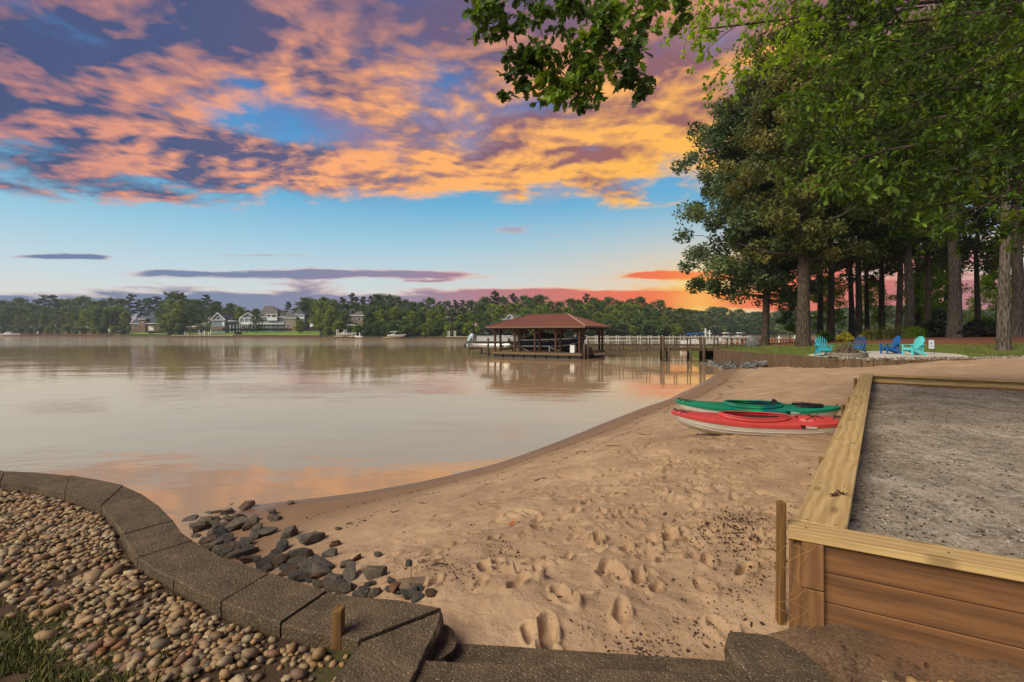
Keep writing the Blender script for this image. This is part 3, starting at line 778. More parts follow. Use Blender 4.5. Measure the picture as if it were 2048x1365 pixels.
# ---- stones heaped between the wall and the water
def m_rock(t, b, out):
    co = objco(t); r = orand(t)
    n = t.noise(co, 2.5, 7, 0.65); n2 = t.noise(co, 11.0, 5, 0.65)
    c1 = t.ramp(r, [(0.0, srgb(98, 92, 84)), (0.45, srgb(128, 118, 104)), (0.75, srgb(142, 126, 104)), (0.9, srgb(132, 104, 78)), (1.0, srgb(132, 92, 66))])
    col = t.mix((n * .6 + n2 * .4).step(0.38, 0.66), t.mix(0.6, c1, (0.03, 0.03, 0.03)), c1)
    col = t.mix(n2.step(0.58, 0.72) * 0.5, col, srgb(168, 150, 124))
    setcol(t, b, col); b.inputs['Roughness'].default_value = 0.8
    bump(t, b, n * .7 + n2 * .6, 0.8, 0.10)
M_ROCK = mat("rough_stone", m_rock)
def rock_mesh(seed, flat=.5, n=16):
    r = np.random.default_rng(seed); bm = bmesh.new()
    for _ in range(n):
        v = r.normal(0, 1, 3); v /= np.linalg.norm(v); v = np.sign(v) * np.abs(v) ** .75; bm.verts.new((v[0] * r.uniform(.8, 1.05), v[1] * .72 * r.uniform(.8, 1.05), v[2] * flat * r.uniform(.8, 1.05)))
    res = bmesh.ops.convex_hull(bm, input=bm.verts[:])
    bmesh.ops.delete(bm, geom=[e for e in res['geom_interior'] if isinstance(e, bmesh.types.BMVert)], context='VERTS')
    bmesh.ops.bevel(bm, geom=bm.edges[:], offset=.05, segments=1, affect='EDGES')
    me = bpy.data.meshes.new("stone"); bm.to_mesh(me); bm.free(); me.materials.append(M_ROCK); return me
rocks = [rock_mesh(100 + i, f) for i, f in enumerate((.5, .42, .6, .38, .55, .48, .65, .45, .5, .58))]
S1 = 700 / 2048
near_rocks = [(880, 285, 70), (945, 325, 80), (1010, 375, 110), (1090, 405, 100), (1120, 445, 120), (1180, 480, 150), (1150, 355, 90), (1240, 325, 60), (1310, 330, 60), (1265, 385, 90), (1330, 380, 100), (1345, 415, 100), (1200, 405, 110),
              (1400, 410, 90), (1490, 415, 80), (1385, 465, 150), (1470, 460, 110), (1300, 500, 120), (1210, 545, 110), (1330, 540, 110), (1280, 600, 110), (1430, 570, 130), (1430, 620, 160), (1560, 495, 130), (1690, 505, 130), (1585, 378, 90), (1610, 412, 90),
              (1700, 316, 60), (1660, 585, 130), (1810, 540, 180), (1965, 562, 90), (1980, 467, 50), (1760, 630, 180), (1740, 670, 120), (1930, 625, 120), (1600, 660, 130), (1560, 695, 140), (1690, 725, 140), (1860, 720, 230), (1795, 690, 90),
              (1060, 350, 80), (1440, 345, 110), (1370, 340, 60), (1160, 430, 80), (1250, 445, 90), (1350, 580, 90), (1490, 520, 90), (1610, 610, 80), (1500, 655, 90), (1060, 395, 70), (1510, 470, 80), (1650, 660, 90)]
near_rocks = [(a * S1, 900 + c * S1, s * S1) for a, c, s in near_rocks]
near_rocks += [(500 + a * S1, 900 + c * S1, s * S1) for a, c, s in [(575, 760, 180), (410, 725, 200), (745, 740, 170), (740, 625, 80), (930, 680, 80), (940, 865, 110), (740, 850, 110), (480, 800, 90), (660, 840, 100), (560, 680, 110), (610, 650, 90), (830, 780, 110), (300, 770, 90), (700, 800, 80)]]
def heap_z(x, y): return sand_top(x, y)
rr2 = random.Random(5)
for k in range(96):
    i = rr2.uniform(7.2, 19.4); j = int(i); f = i - j; o0, o1 = CAP[j][1], CAP[j + 1][1]
    up = rr2.uniform(2, 34) * (1.3 if i < 12 else .8); near_rocks.append((o0[0] + (o1[0] - o0[0]) * f + up * .9 + rr2.uniform(-6, 10), o0[1] + (o1[1] - o0[1]) * f - up * .75 + 4, rr2.uniform(20, 44)))
for k, (px, py, s) in enumerate(near_rocks):
    p = ground_hit(px, py, heap_z); hw = s / FPX * p.y / 2 * 1.08
    o = link("stone", rocks[k % 10], None, (p.x, p.y, p.z + hw * .22)); o.scale = (hw, hw * random.uniform(.8, 1.15), hw * random.uniform(.8, 1.2)); o.rotation_euler = (random.uniform(-.4, .4), random.uniform(-.4, .4), random.uniform(0, 6.28))
    tag(o, "rough angular stone in the heap outside the curved concrete wall", "stone", "stones heaped outside the curved concrete wall")
p = ground_hit(500 + 850 * S1, 900 + 835 * S1, heap_z)
o = link("stone", rocks[4], None, (p.x, p.y, p.z + .03)); o.scale = (.062, .05, .06); o.rotation_euler = (.3, .2, 1.0); tag(o, "reddish brown stone beside the broad flat slab at the end of the heap", "stone")
o.data = o.data.copy(); o.data.materials[0] = plain("red_stone", srgb(112, 74, 56), .8, .35, 8, bmp=.4)
p = ground_hit(500 + 960 * S1, 900 + 790 * S1, heap_z)
o = link("flat_stone", rock_mesh(55, .28), None, (p.x, p.y, p.z)); o.scale = (.16, .15, .12); o.rotation_euler = (.05, .08, .5); tag(o, "broad flat tan stone slab half buried in sand at the end of the heap", "stone")
o.data.materials[0] = plain("tan_stone", srgb(122, 102, 78), .85, .3, 10, bmp=.5)

# ---- short wooden stake by the wall and a weed sprout
M_STAKE = wood("stake_wood", srgb(132, 96, 52), srgb(88, 60, 32), ring=26, knots=False)
def stake(name, foot, top, w_, label, rz=0.3):
    foot, top = Vector(foot), Vector(top); mb = MB(); L = (top - foot).length
    mb.box((L / 2, 0, 0), (L, w_, w_ * .8), bev=.003); o = mb.build(name, M_STAKE, None, foot)
    o.rotation_mode = 'QUATERNION'; o.rotation_quaternion = (top - foot).to_track_quat('X', 'Z'); return tag(o, label, "stake")
p = G(677, 1292, Z_BED)
stake("wooden_stake", (p.x, p.y, Z_BED - .1), (p.x, p.y, Z_BED + .175), .055, "short square wooden stake standing in the pebbles by the curved concrete wall")
p = G(705, 1300, Z_BED)
mb = MB()
for k in range(11):
    a = k * 2.4; L = random.uniform(.025, .05); d_ = Vector((math.cos(a), math.sin(a), random.uniform(.3, 1.2))).normalized(); s_ = Vector((-math.sin(a), math.cos(a), 0)) * L * .16
    b0 = Vector((0, 0, .02)); mb.add([b0, b0 + d_ * L * .5 + s_, b0 + d_ * L, b0 + d_ * L * .5 - s_], [(0, 1, 2, 3)])
mb.tube([(0, 0, -.01), (0, 0, .025)], .002, 5)
M_SPROUT = plain("sprout_green", srgb(120, 160, 40), .5, .2)
tag(mb.build("weed_sprout", M_SPROUT, None, (p.x, p.y, Z_BED)), "small bright green weed sprout beside the short stake", "weed")

# ---- timber-walled sand court
M_CAPW = wood("new_pine", srgb(196, 164, 110), srgb(152, 120, 76), ring=16, weather=.25)
M_PLANK = wood("stained_plank", srgb(134, 92, 56), srgb(86, 57, 35), ring=12, weather=.35, knots=False)
Z_TW = 1.80
A = G(1580, 1062, Z_TW).xy; B = G(1722, 748, Z_TW).xy
u_ = (B - A).normalized(); n_in = Vector((u_.y, -u_.x)); v_ = Vector((.868, -.496)).normalized(); vf = Vector((.815, -.58)).normalized()
court = empty("timber_court_wall", (A.x, A.y, 1.2), label="low timber retaining wall with pale pine cap boards around a raised grey sand court", cat="timber wall")
def board(name, p0, p1, wd, ht, m, parent, roll=0.0, bev=.004):
    p0, p1 = Vector(p0), Vector(p1); L = (p1 - p0).length; mb = MB(); mb.box((0, 0, 0), (L, wd, ht), bev=bev)
    o = mb.build(name, m, parent); o.location = (p0 + p1) / 2 - (parent.location if parent else Vector((0, 0, 0)))
    q = (p1 - p0).to_track_quat('X', 'Z')
    o.rotation_mode = 'QUATERNION'; o.rotation_quaternion = q; return o
def v3(p, z): return Vector((p.x, p.y, z))
CW = .225; LB = (B - A).length
cuts = [.19, 2.55, 5.1, 7.6, LB + .12]
for s0, s1 in zip(cuts[:-1], cuts[1:]):
    c0, c1 = A + u_ * (s0 + .004) + n_in * (CW / 2), A + u_ * (s1 - .004) + n_in * (CW / 2)
    board("cap_board", v3(c0, Z_TW - .019), v3(c1, Z_TW - .019), CW, .038, M_CAPW, court)
nn = Vector((v_.y, -v_.x))            # towards the camera
NB = A + u_ * .085
for s0, s1 in ((-.02, 3.2), (3.21, 6.0)):
    board("cap_board", v3(NB + v_ * s0, Z_TW - .021), v3(NB + v_ * s1, Z_TW - .021), .175, .040, M_CAPW, court)
FB = B + u_ * .02 + n_in * (CW)
for s0, s1 in ((.005, 3.0), (3.01, 6.0)):
    board("cap_board", v3(FB + vf * s0, Z_TW - .020), v3(FB + vf * s1, Z_TW - .020), .2, .038, M_CAPW, court)
hgts = [(1.615, 1.757), (1.468, 1.612), (1.32, 1.465), (1.15, 1.317)]
for k, (z0, z1) in enumerate(hgts):
    j = random.uniform(-.004, .004)
    board("plank", v3(NB + v_ * .12 + nn * (.035 + j), (z0 + z1) / 2), v3(NB + v_ * 6 + nn * (.035 + j), (z0 + z1) / 2), .04, z1 - z0, M_PLANK, court)
    for s0, s1 in ((.12, 4.0), (4.005, LB)):
        q0, q1 = A + u_ * s0 + n_in * (.075 + j), A + u_ * s1 + n_in * (.075 + j)
        board("plank", v3(q0, (z0 + z1) / 2), v3(q1, (z0 + z1) / 2), .09, z1 - z0, M_PLANK if k else M_CAPW, court)
    if k < 2: board("plank", v3(FB + vf * -.1, (z0 + z1) / 2), v3(FB + vf * 6, (z0 + z1) / 2), .04, z1 - z0, M_CAPW if k == 0 else M_PLANK, court)
def post(p, z0, z1, w_, m, parent=court, name="post"):
    mb = MB(); L = z1 - z0; mb.box((0, 0, 0), (L, w_, w_), bev=.004); o = mb.build(name, m, parent)
    o.location = Vector((p.x, p.y, (z0 + z1) / 2)) - parent.location; o.rotation_mode = 'QUATERNION'
    o.rotation_quaternion = Vector((0, 0, 1)).to_track_quat('X', 'Z') @ Matrix.Rotation(math.atan2(v_.y, v_.x) + 1.57, 3, 'X').to_quaternion(); return o
sc_ = MB()
for s0, s1 in zip(cuts[:-1], cuts[1:]):
    n_ = max(2, int((s1 - s0) / .6))
    for k in range(n_ + 1):
        for off_ in (.05, .175):
            q_ = A + u_ * (s0 + .03 + (s1 - s0 - .06) * k / n_) + n_in * off_; sc_.lathe([(.0055, Z_TW - .002), (.0055, Z_TW + .0012), (.003, Z_TW + .0005)], (q_.x - court.location.x, q_.y - court.location.y, -court.location.z), 8)
for k in range(10):
    q_ = NB + v_ * (.06 + k * .55); sc_.lathe([(.0055, Z_TW - .003), (.0055, Z_TW + .0005), (.003, Z_TW)], (q_.x - court.location.x, q_.y - court.location.y, -court.location.z), 8)
tag(sc_.build("screw_heads", plain("dark_screw", (.05, .045, .04), .5, .2, 5, metal=.6, bmp=0), court), kind='stuff')
M_POST = wood("post_wood", srgb(138, 98, 60), srgb(90, 62, 38), ring=18, weather=.3, knots=False)
pc = NB + v_ * .085 + nn * .035
post(pc, 1.53, 1.757, .095, M_POST); post(pc, 1.2, 1.525, .097, M_POST)
post(NB + v_ * .012 + nn * .02, 1.2, 1.757, .055, M_POST)
for s in (2.2, 4.6, 7.0, 9.4): post(A + u_ * s + n_in * -.02, .9, 1.70, .085, M_POST)
p = NB + v_ * -.046 + nn * .0
stake("wooden_stake", (p.x - .01, p.y, 1.15), (p.x - .005, p.y, 1.915), .042, "thin weathered stake leaning on the near corner of the timber wall")
q = D(1689, 842, 8.35); stake("wooden_stake", (q.x, q.y, 1.0), (q.x - .02, q.y, 1.52), .05, "rusty brown stake beside the ends of the two kayaks")
q = D(1711, 790, 10.6); stake("wooden_stake", (q.x, q.y, 1.1), (q.x, q.y, 1.76), .055, "brown stake close to the far corner of the timber wall")
# twine on the corner post
tw = MB(); base_p = pc + nn * .055
random.seed(3)
for k in range(3):
    pts = []; x0 = random.uniform(-.10, -.03)
    for i in range(26):
        f = i / 25; pts.append(v3(base_p + v_ * (x0 + .05 * math.sin(f * 7 + k * 2) + .03 * math.sin(f * 17 + k)) + nn * (.006 + .02 * abs(math.sin(f * 5 + k))), 1.74 - .47 * f + .03 * math.sin(f * 9 + k)))
    tw.tube([p_ - Vector((A.x, A.y, 1.2)) for p_ in pts], .0008, 4)
o = tw.build("twine", plain("twine_fibre", srgb(176, 128, 84), .8, .1, bmp=0), None, (A.x, A.y, 1.2)); tag(o, "thin tan twine looped down the timber wall's corner post", "twine")

def m_court(t, b, out):
    co = worldco(t); x, y, z = t.sep(co)
    n1 = t.noise(co, 1.6, 6, 0.65); n2 = t.noise(co, 32.0, 5, 0.75)
    col = t.ramp(n1 * .45 + n2 * .55, [(0.36, srgb(108, 94, 78)), (0.48, srgb(162, 145, 124)), (0.62, srgb(206, 190, 168))])
    rk = t.noise(t.vec(x * .9 + y * 2.2, y * .8 - x * 5.0, 0.0), 1.6, 5, 0.65)
    dirt = (rk * .6 + t.noise(co, 18.0, 6, 0.75) * .5).step(0.55, 0.66)
    col = t.mix(dirt * 0.62, col, srgb(72, 60, 50))
    col = t.mix(t.noise(co, 90.0, 2, 0.6).step(0.60, 0.68) * 0.65, col, srgb(44, 36, 30))
    col = t.mix(t.noise(co, 2.3, 4, 0.6).step(0.60, 0.75) * 0.35, col, srgb(140, 100, 66))
    setcol(t, b, col); b.inputs['Roughness'].default_value = 0.95
    bump(t, b, n2 + t.noise(co, 8.0, 4, 0.6) + t.noise(co, 110.0, 2, 0.6) * .5, 0.9, 0.03)
M_COURT = mat("grey_court_sand", m_court)
cA, cB = A + u_ * .12 + n_in * .10, B + n_in * .10
su_ = np.linspace(0, 1, 260) ** 1.5; sv_ = np.linspace(0, 6.0, 160)
P0 = np.array([cA + (cB - cA) * f for f in su_]); DV = np.array([(v_ * (1 - f) + vf * f).normalized()[:] for f in su_])
CP = P0[:, None, :] + DV[:, None, :] * sv_[None, :, None]
CZ = 1.585 + smooth_noise(CP[..., 0], CP[..., 1], .7, 14) * .05 + smooth_noise(CP[..., 0], CP[..., 1], .16, 15) * .022 + smooth_noise(CP[..., 0], CP[..., 1], .06, 16) * .010
ii = np.arange(CZ.size).reshape(CZ.shape)
tag(link("court_sand", np_mesh("court_sand", np.dstack([CP, CZ]).reshape(-1, 3), np.stack([ii[:-1, :-1], ii[:-1, 1:], ii[1:, 1:], ii[1:, :-1]], -1).reshape(-1, 4), M_COURT)), kind='structure')

# ---- dead leaves and twigs
M_DLEAF = plain("dead_leaf", srgb(74, 50, 32), .7, .3, 20)
M_OLEAF = plain("orange_leaf", srgb(190, 92, 30), .6, .2, 20)
def dead_leaf(name, loc, s, m, label, rz=0, curl=.5):
    mb = MB(); out = [(-1, 0), (-.6, .25), (-.3, .12), (0, .42), (.25, .18), (.6, .34), (1, 0), (.6, -.3), (.25, -.15), (0, -.4), (-.3, -.1), (-.6, -.22)]
    vs = [Vector((a * s, c * s, curl * s * (abs(c) * .9 + a * a * .35))) for a, c in out]; vs += [p_ + Vector((0, 0, .0012)) for p_ in vs]; n = len(out)
    mb.add(vs + [Vector((0, 0, 0)), Vector((0, 0, .0012))], [(2 * n, (i + 1) % n, i) for i in range(n)] + [(2 * n + 1, n + i, n + (i + 1) % n) for i in range(n)] + [(i, (i + 1) % n, n + (i + 1) % n, n + i) for i in range(n)])
    return tag(mb.build(name, m, None, loc, rz), label, "leaf")
q = G(1668, 993, Z_TW); dead_leaf("dead_leaf", (q.x, q.y, Z_TW + .001), .045, M_DLEAF, "curled dark dead leaf lying on the pale cap board", .4, .9)
q = G(1684, 990, Z_TW); dead_leaf("dead_leaf", (q.x, q.y, Z_TW + .001), .04, M_DLEAF, "second dark dead leaf with a raised tip on the pale cap board's inner edge", 2.0, 1.2)
q = ground_hit(1023, 1052, sand_top); dead_leaf("orange_leaf", q + Vector((0, 0, .015)), .06, M_OLEAF, "single orange fallen leaf in a hollow of the sand", 1.0, .4)

# wrack line and litter: tiny dark flakes nobody could count
fl = []
def flake_px(px, py, sx, sy, n):
    for _ in range(n):
        q = ground_hit(random.gauss(px, sx), random.gauss(py, sy), beach_z); fl.append((q.x, q.y))
for (px, py, sx, sy, n) in [(1455, 1058, 38, 18, 620), (1500, 1085, 30, 25, 330), (1540, 1110, 25, 30, 160), (1440, 1075, 60, 20, 200), (1010, 1095, 25, 8, 90), (1280, 1292, 40, 14, 150), (1190, 1250, 30, 20, 50), (860, 1135, 40, 18, 140), (920, 1155, 30, 14, 70), (1330, 1150, 90, 60, 110), (1480, 1200, 40, 50, 130), (1380, 1260, 40, 30, 90), (1250, 1000, 220, 90, 170), (820, 1080, 120, 40, 70), (620, 1075, 60, 20, 40), (1640, 1000, 20, 90, 150), (1580, 940, 60, 50, 120), (1640, 750, 40, 8, 60)]: flake_px(px, py, sx, sy, n)
ang_ = np.random.default_rng(4)
k = 0
wl = resample([G(px, py, 0.0)[:2] for px, py in WATERLINE], 400)
tries = ang_.random((26000, 2))
for a, c in tries:
    i = int(a * 399); base_ = wl[i]; off = .5 + 2.2 * c; x, y = base_[0] + off * .72, base_[1] - off * .62
    z = beach_z(x, y); band_ = min(abs(z - .30 - .03 * math.sin(i * .21)), abs(z - .46 - .05 * math.sin(i * .13 + 1)), abs(z - .18) * 1.6)
    if band_ < .014 * (0.5 + abs(math.sin(i * .37))) and x < 12: fl.append((x, y))
fl = np.array(fl); n = len(fl); r = np.random.default_rng(9); fz = sand_top(fl[:, 0], fl[:, 1]) + .004 + r.uniform(0, .006, n)
sz = r.uniform(.002, .0075, n) * (1 + fl[:, 1] * .03) * np.where(r.random(n) < .15, 2.0, 1.0); an = r.uniform(0, 6.28, n); asp = r.uniform(.25, .8, n)
Ux = np.c_[np.cos(an), np.sin(an), r.uniform(-.4, .4, n)] * sz[:, None]; Vx = np.c_[-np.sin(an), np.cos(an), r.uniform(-.4, .4, n)] * (sz * asp)[:, None]; C0 = np.c_[fl, fz]; N0 = np.c_[np.zeros((n, 2)), sz * .5]
V = np.stack([C0 - Ux, C0 + Vx, C0 + Ux, C0 - Vx, C0 + N0, C0 - N0 * 2], 1).reshape(-1, 3); i = np.arange(n) * 6
F = np.concatenate([np.c_[i + a, i + c, i + 4] for a, c in ((0, 3), (3, 2), (2, 1), (1, 0))] + [np.c_[i + c, i + a, i + 5] for a, c in ((0, 3), (3, 2), (2, 1), (1, 0))])
M_FLAKE = plain("dark_litter", srgb(66, 46, 34), .85, .4, 40, bmp=0)
tag(link("beach_litter", np_mesh("beach_litter", V, F, M_FLAKE, smooth=False)), kind='stuff')
def court_bits(name, n, lo, hi, m, seed):
    r = np.random.default_rng(seed); ii_ = r.integers(0, CP.shape[0], n); jj_ = (r.random(n) ** 1.3 * (CP.shape[1] - 1)).astype(int); P = np.c_[CP[ii_, jj_] + r.uniform(-.03, .03, (n, 2)), CZ[ii_, jj_] + .002]
    keep_ = smooth_noise(P[:, 0], P[:, 1], .5, 44) + smooth_noise(P[:, 0], P[:, 1], .15, 45) > r.uniform(-.6, .35, n); P = P[keep_]; n = len(P)
    sz = r.uniform(lo, hi, n); an = r.uniform(0, 6.28, n); Ux = np.c_[np.cos(an), np.sin(an), r.uniform(-.3, .3, n)] * sz[:, None]; Vx = np.c_[-np.sin(an), np.cos(an), r.uniform(-.3, .3, n)] * (sz * r.uniform(.3, .9, n))[:, None]; N0 = np.c_[np.zeros((n, 2)), sz * .6]
    V = np.stack([P - Ux, P + Vx, P + Ux, P - Vx, P + N0, P - N0], 1).reshape(-1, 3); i = np.arange(n) * 6
    F = np.concatenate([np.c_[i + a, i + c, i + 4] for a, c in ((0, 3), (3, 2), (2, 1), (1, 0))]); tag(link(name, np_mesh(name, V, F, m, smooth=False)), kind='stuff')
court_bits("court_litter", 7000, .004, .016, M_FLAKE, 51)
court_bits("court_grit", 5200, .003, .010, plain("pale_grit", srgb(186, 174, 156), .9, .3, 40, bmp=0), 52)
r = np.random.default_rng(61); n = 700; P = np.c_[r.uniform(1.35, 3.4, n), r.uniform(.9, 2.2, n)]; P = P[P[:, 1] < 2.42 - .57 * (P[:, 0] - 1.1)]; n = len(P)
P = np.c_[P, 1.372 + r.uniform(0, .02, n)]; sz = r.uniform(.006, .022, n); an = r.uniform(0, 6.28, n); Ux = np.c_[np.cos(an), np.sin(an), r.uniform(-.3, .3, n)] * sz[:, None]; Vx = np.c_[-np.sin(an), np.cos(an), r.uniform(-.3, .3, n)] * (sz * .3)[:, None]; N0 = np.c_[np.zeros((n, 2)), sz * .3]
V = np.stack([P - Ux, P + Vx, P + Ux, P - Vx, P + N0, P - N0], 1).reshape(-1, 3); i = np.arange(n) * 6
tag(link("soil_litter", np_mesh("soil_litter", V, np.concatenate([np.c_[i + a, i + c, i + 4] for a, c in ((0, 3), (3, 2), (2, 1), (1, 0))]), M_FLAKE, smooth=False)), kind='stuff')
M_TWIG = plain("twig_bark", srgb(82, 62, 46), .85, .3, 30)
for k, (px, py, L, a_) in enumerate([(885, 1133, .16, .25), (848, 1008, .14, .6), (1240, 893, .55, .2), (790, 1025, .12, .1), (1080, 960, .2, .3), (1160, 905, .22, .5), (700, 1050, .1, .4), (1330, 1030, .12, 1.1), (1290, 870, .3, .1), (960, 1010, .1, 2.0), (1110, 1203, .09, .2), (1500, 900, .15, 2.6)]):
    q = ground_hit(px, py, sand_top); mb = MB(); pts = [Vector((math.cos(a_), math.sin(a_), 0)) * L * (f - .5) + Vector((0, 0, .012 + .01 * math.sin(f * 5 + k))) + Vector((-math.sin(a_), math.cos(a_), 0)) * .03 * L * math.sin(f * 6 + k) for f in np.linspace(0, 1, 7)]
    mb.tube(pts, [.007, .008, .007, .006, .006, .005, .003], 6)
    tag(mb.build("twig", M_TWIG, None, q), "dark broken twig lying on the beach sand", "twig", "twigs scattered on the sand")

# ================================================================ kayaks
def kayak(name, tipL, tipR, zb, m_deck, m_hull, label, L, open_seat):
    tipL, tipR = Vector(tipL), Vector(tipR); d = (tipR - tipL).normalized(); c = (tipL + tipR) / 2
    root = empty(name, (c.x, c.y, zb - .01), math.atan2(d.y, d.x), label=label, cat="kayak", group="kayaks on the beach"); root.rotation_euler = (R(6), 0, math.atan2(d.y, d.x))
    hl = L / 2; NS = 41
    ss = np.sin(np.linspace(-np.pi / 2, np.pi / 2, NS))
    def beam(s): return .30 * max(0.0, 1 - abs(s) ** 2.3) ** .8 + .012
    def sheer(s): return .255 + .10 * max(0, -s) ** 2.2 + .04 * max(0, s) ** 2
    def keel(s): return .0 + .19 * max(0, -s) ** 3.2 + .07 * max(0, s) ** 4
    def crown(s): return .022 * max(0.0, 1 - abs(s) ** 2) + .022
    def tip(s): return hl * s * (1.0)
    secs = []
    for s in ss:
        b_, zs, zk = beam(s), sheer(s), keel(s); xk = tip(s) - .13 * np.sign(s) * abs(s) ** 6
        sec = []
        for k in range(13):
            th = -math.pi / 2 + math.pi * k / 12           # -90..90
            yy = b_ * math.copysign(abs(math.sin(th)) ** .75, math.sin(th)); f = math.cos(th) ** .8
            z = zs + (zk - zs) * f
            if .35 < f < .8: yy *= 1.0 + .0
            sec.append(Vector((tip(s) + (xk - tip(s)) * f, yy, z)))
        secs.append(sec)
    mb = MB(); mb.loft(secs, closed=False)
    hull = mb.build("hull", m_hull, root)
    for z_ in (.10, .15):                                   # moulded strakes along the side
        st_ = MB()
        for sgn in (-1, 1):
            path = []
            for s in np.linspace(-.72, .72, 24):
                zs, zk = sheer(s), keel(s); zz = zk + z_ ; f = min(1, max(0, (zz - zs) / (zk - zs))); th = math.acos(min(1, f ** 1.25)); path.append((tip(s), sgn * (beam(s) * math.sin(th) ** .75 + .001), zz))
            st_.tube(path, .006, 5)
        st_.build("strake", m_hull, hull)
    # deck with a cockpit opening
    cx, ca, cb = -.06, .50, .19
    bm = bmesh.new(); grid = []; NW = 15
    rows = np.linspace(-1, 1, 81)
    for s in rows:
        row = []
        for k in range(NW):
            v = -1 + 2 * k / (NW - 1); b_ = beam(s) * 1.02; y = v * b_
            z = sheer(s) + crown(s) * (1 - abs(v) ** 2.4) + .02 * (abs(v) < .99)
            row.append(bm.verts.new((tip(s), y, z)))
        grid.append(row)
    for i in range(80):
        for k in range(NW - 1):
            qd = (grid[i][k], grid[i + 1][k], grid[i + 1][k + 1], grid[i][k + 1]); m_ = sum((v.co for v in qd), Vector()) / 4
            if ((m_.x - cx) / ca) ** 2 + (m_.y / cb) ** 2 > 1.0: bm.faces.new(qd)
    me = bpy.data.meshes.new("deck"); bm.to_mesh(me); bm.free(); me.materials.append(m_deck); me.polygons.foreach_set('use_smooth', [True] * len(me.polygons))
    deck_o = link("deck", me, root)
    for sgn in (-1, 1):                                     # flange where deck and hull meet
        band_ = MB()
        for s0, s1 in zip(ss[:-1], ss[1:]):
            q0 = Vector((tip(s0), sgn * (beam(s0) * 1.02 + .004), sheer(s0))); q1 = Vector((tip(s1), sgn * (beam(s1) * 1.02 + .004), sheer(s1)))
            band_.add([q0 + Vector((0, 0, -.028)), q1 + Vector((0, 0, -.028)), q1 + Vector((0, 0, .022)), q0 + Vector((0, 0, .022))], [(0, 1, 2, 3) if sgn < 0 else (3, 2, 1, 0)], True)
        band_.build("deck_flange", m_deck, deck_o)
    def dz(x, y): s = x / hl; v = min(1, abs(y) / (beam(s) * 1.02)); return sheer(s) + crown(s) * (1 - v ** 2.4) + .02
    co_ = MB(); pts = []
    for k in range(49):
        a = 2 * math.pi * k / 48; x, y = cx + (ca + .035) * math.cos(a), (cb + .045) * math.sin(a); pts.append(Vector((x, y, dz(x, y) + .018)))
    co_.tube(pts, .026, 8, caps=False); co_.build("cockpit_rim", m_deck, root)
    co_ = MB(); pts = []
    for k in range(49):
        a = 2 * math.pi * k / 48; x, y = cx + (ca + .012) * math.cos(a), (cb + .012) * math.sin(a); pts.append(Vector((x, y, dz(x, y) + .045)))
    co_.tube(pts, .014, 6, caps=False); co_.build("cockpit_lip", m_deck, root)
    seat = MB(); seat.box((cx + .12, 0, .06), (.36, .34, .05), bev=.02); so = seat.build("seat", M_BLACK, root)
    bk_ = MB(); hgt = .36 if open_seat else .26
    prof = [(-.15, 0), (.15, 0), (.14, hgt * .6), (.07, hgt), (-.07, hgt), (-.14, hgt * .6)]
    vs = [Vector((cx + .30 + z * .22, y, .07 + z)) for y, z in prof] + [Vector((cx + .335 + z * .22, y, .07 + z)) for y, z in prof]; n = 6
    bk_.add(vs, [tuple(range(n)), tuple(range(2 * n - 1, n - 1, -1))] + [(i, n + i, n + (i + 1) % n, (i + 1) % n) for i in range(n)])
    bk_.build("seat_back", M_BLACK, so)
    bun = MB()
    for x0, x1 in ((-.98, -.82), (-.82, -.98), (-.90, -.74)): bun.tube([(x0 * hl, -.10, dz(x0 * hl, .10) + .012), ((x0 + x1) / 2 * hl, 0, dz((x0 + x1) / 2 * hl, 0) + .014), (x1 * hl, .10, dz(x1 * hl, .10) + .012)], .005, 5)
    bun.build("bungee_cord", M_BLACK, root)
    hx = .62 * hl
    hb = MB(); sec = []
    for x, sc_ in ((hx - .26, .6), (hx - .22, .95), (hx, 1.0), (hx + .2, .85), (hx + .25, .45)):
        w_ = .155 * sc_; sec.append([Vector((x, y, dz(x, y) + zz)) for y, zz in ((-w_, -.01), (-w_ * .9, .03), (0, .042), (w_ * .9, .03), (w_, -.01))])
    hb.loft(sec, closed=False); hb.build("rear_hatch" if not open_seat else "tank_well", m_deck if not open_seat else M_BLACK, root)
    cr = MB()
    for a, c_ in (((hx - .2, -.19), (hx + .1, .12)), ((hx - .2, .19), (hx + .1, -.12)), ((hx - .05, -.18), (hx - .05, .18))):
        cr.tube([(a[0] + (c_[0] - a[0]) * f, a[1] + (c_[1] - a[1]) * f, dz(a[0] + (c_[0] - a[0]) * f, a[1] + (c_[1] - a[1]) * f) + .05) for f in np.linspace(0, 1, 7)], .005, 5)
    cr.build("deck_line", M_BLACK, root)
    for sx in (-1, 1):
        hd = MB(); x = sx * hl * .955; hd.tube([(x - .03, -.02, dz(x - .03, 0) + .008), (x, 0, dz(x, 0) + .03), (x + .03, .02, dz(x + .03, 0) + .008)], .008, 6); hd.build("carry_handle", M_BLACK, root)
    # lettering on the flange that faces the camera
    cu = bpy.data.curves.new("lettering", 'FONT'); cu.body = "Pelican"; cu.size = .062; cu.shear = .25; cu.extrude = .001; cu.offset = .0012
    tmp = bpy.data.objects.new("tmp_text", cu); COL.objects.link(tmp); dg = bpy.context.evaluated_depsgraph_get()
    me = bpy.data.meshes.new_from_object(tmp.evaluated_get(dg)); bpy.data.objects.remove(tmp)
    def decal(me, x, s_, name, m):
        me.materials.clear(); me.materials.append(m); o = link(name, me, root)
        s0 = x / hl; y = -(beam(s0) * 1.02 + .008); tang = (beam(s0 + .06) - beam(s0 - .06)) * 1.02 / (.12 * hl)
        o.location = (x, y - .006, sheer(s0) - .024); o.rotation_euler = (R(86), 0, math.atan(-tang)); o.scale = (s_, s_, s_); return o
    lx = (.46 if not open_seat else .34) * hl
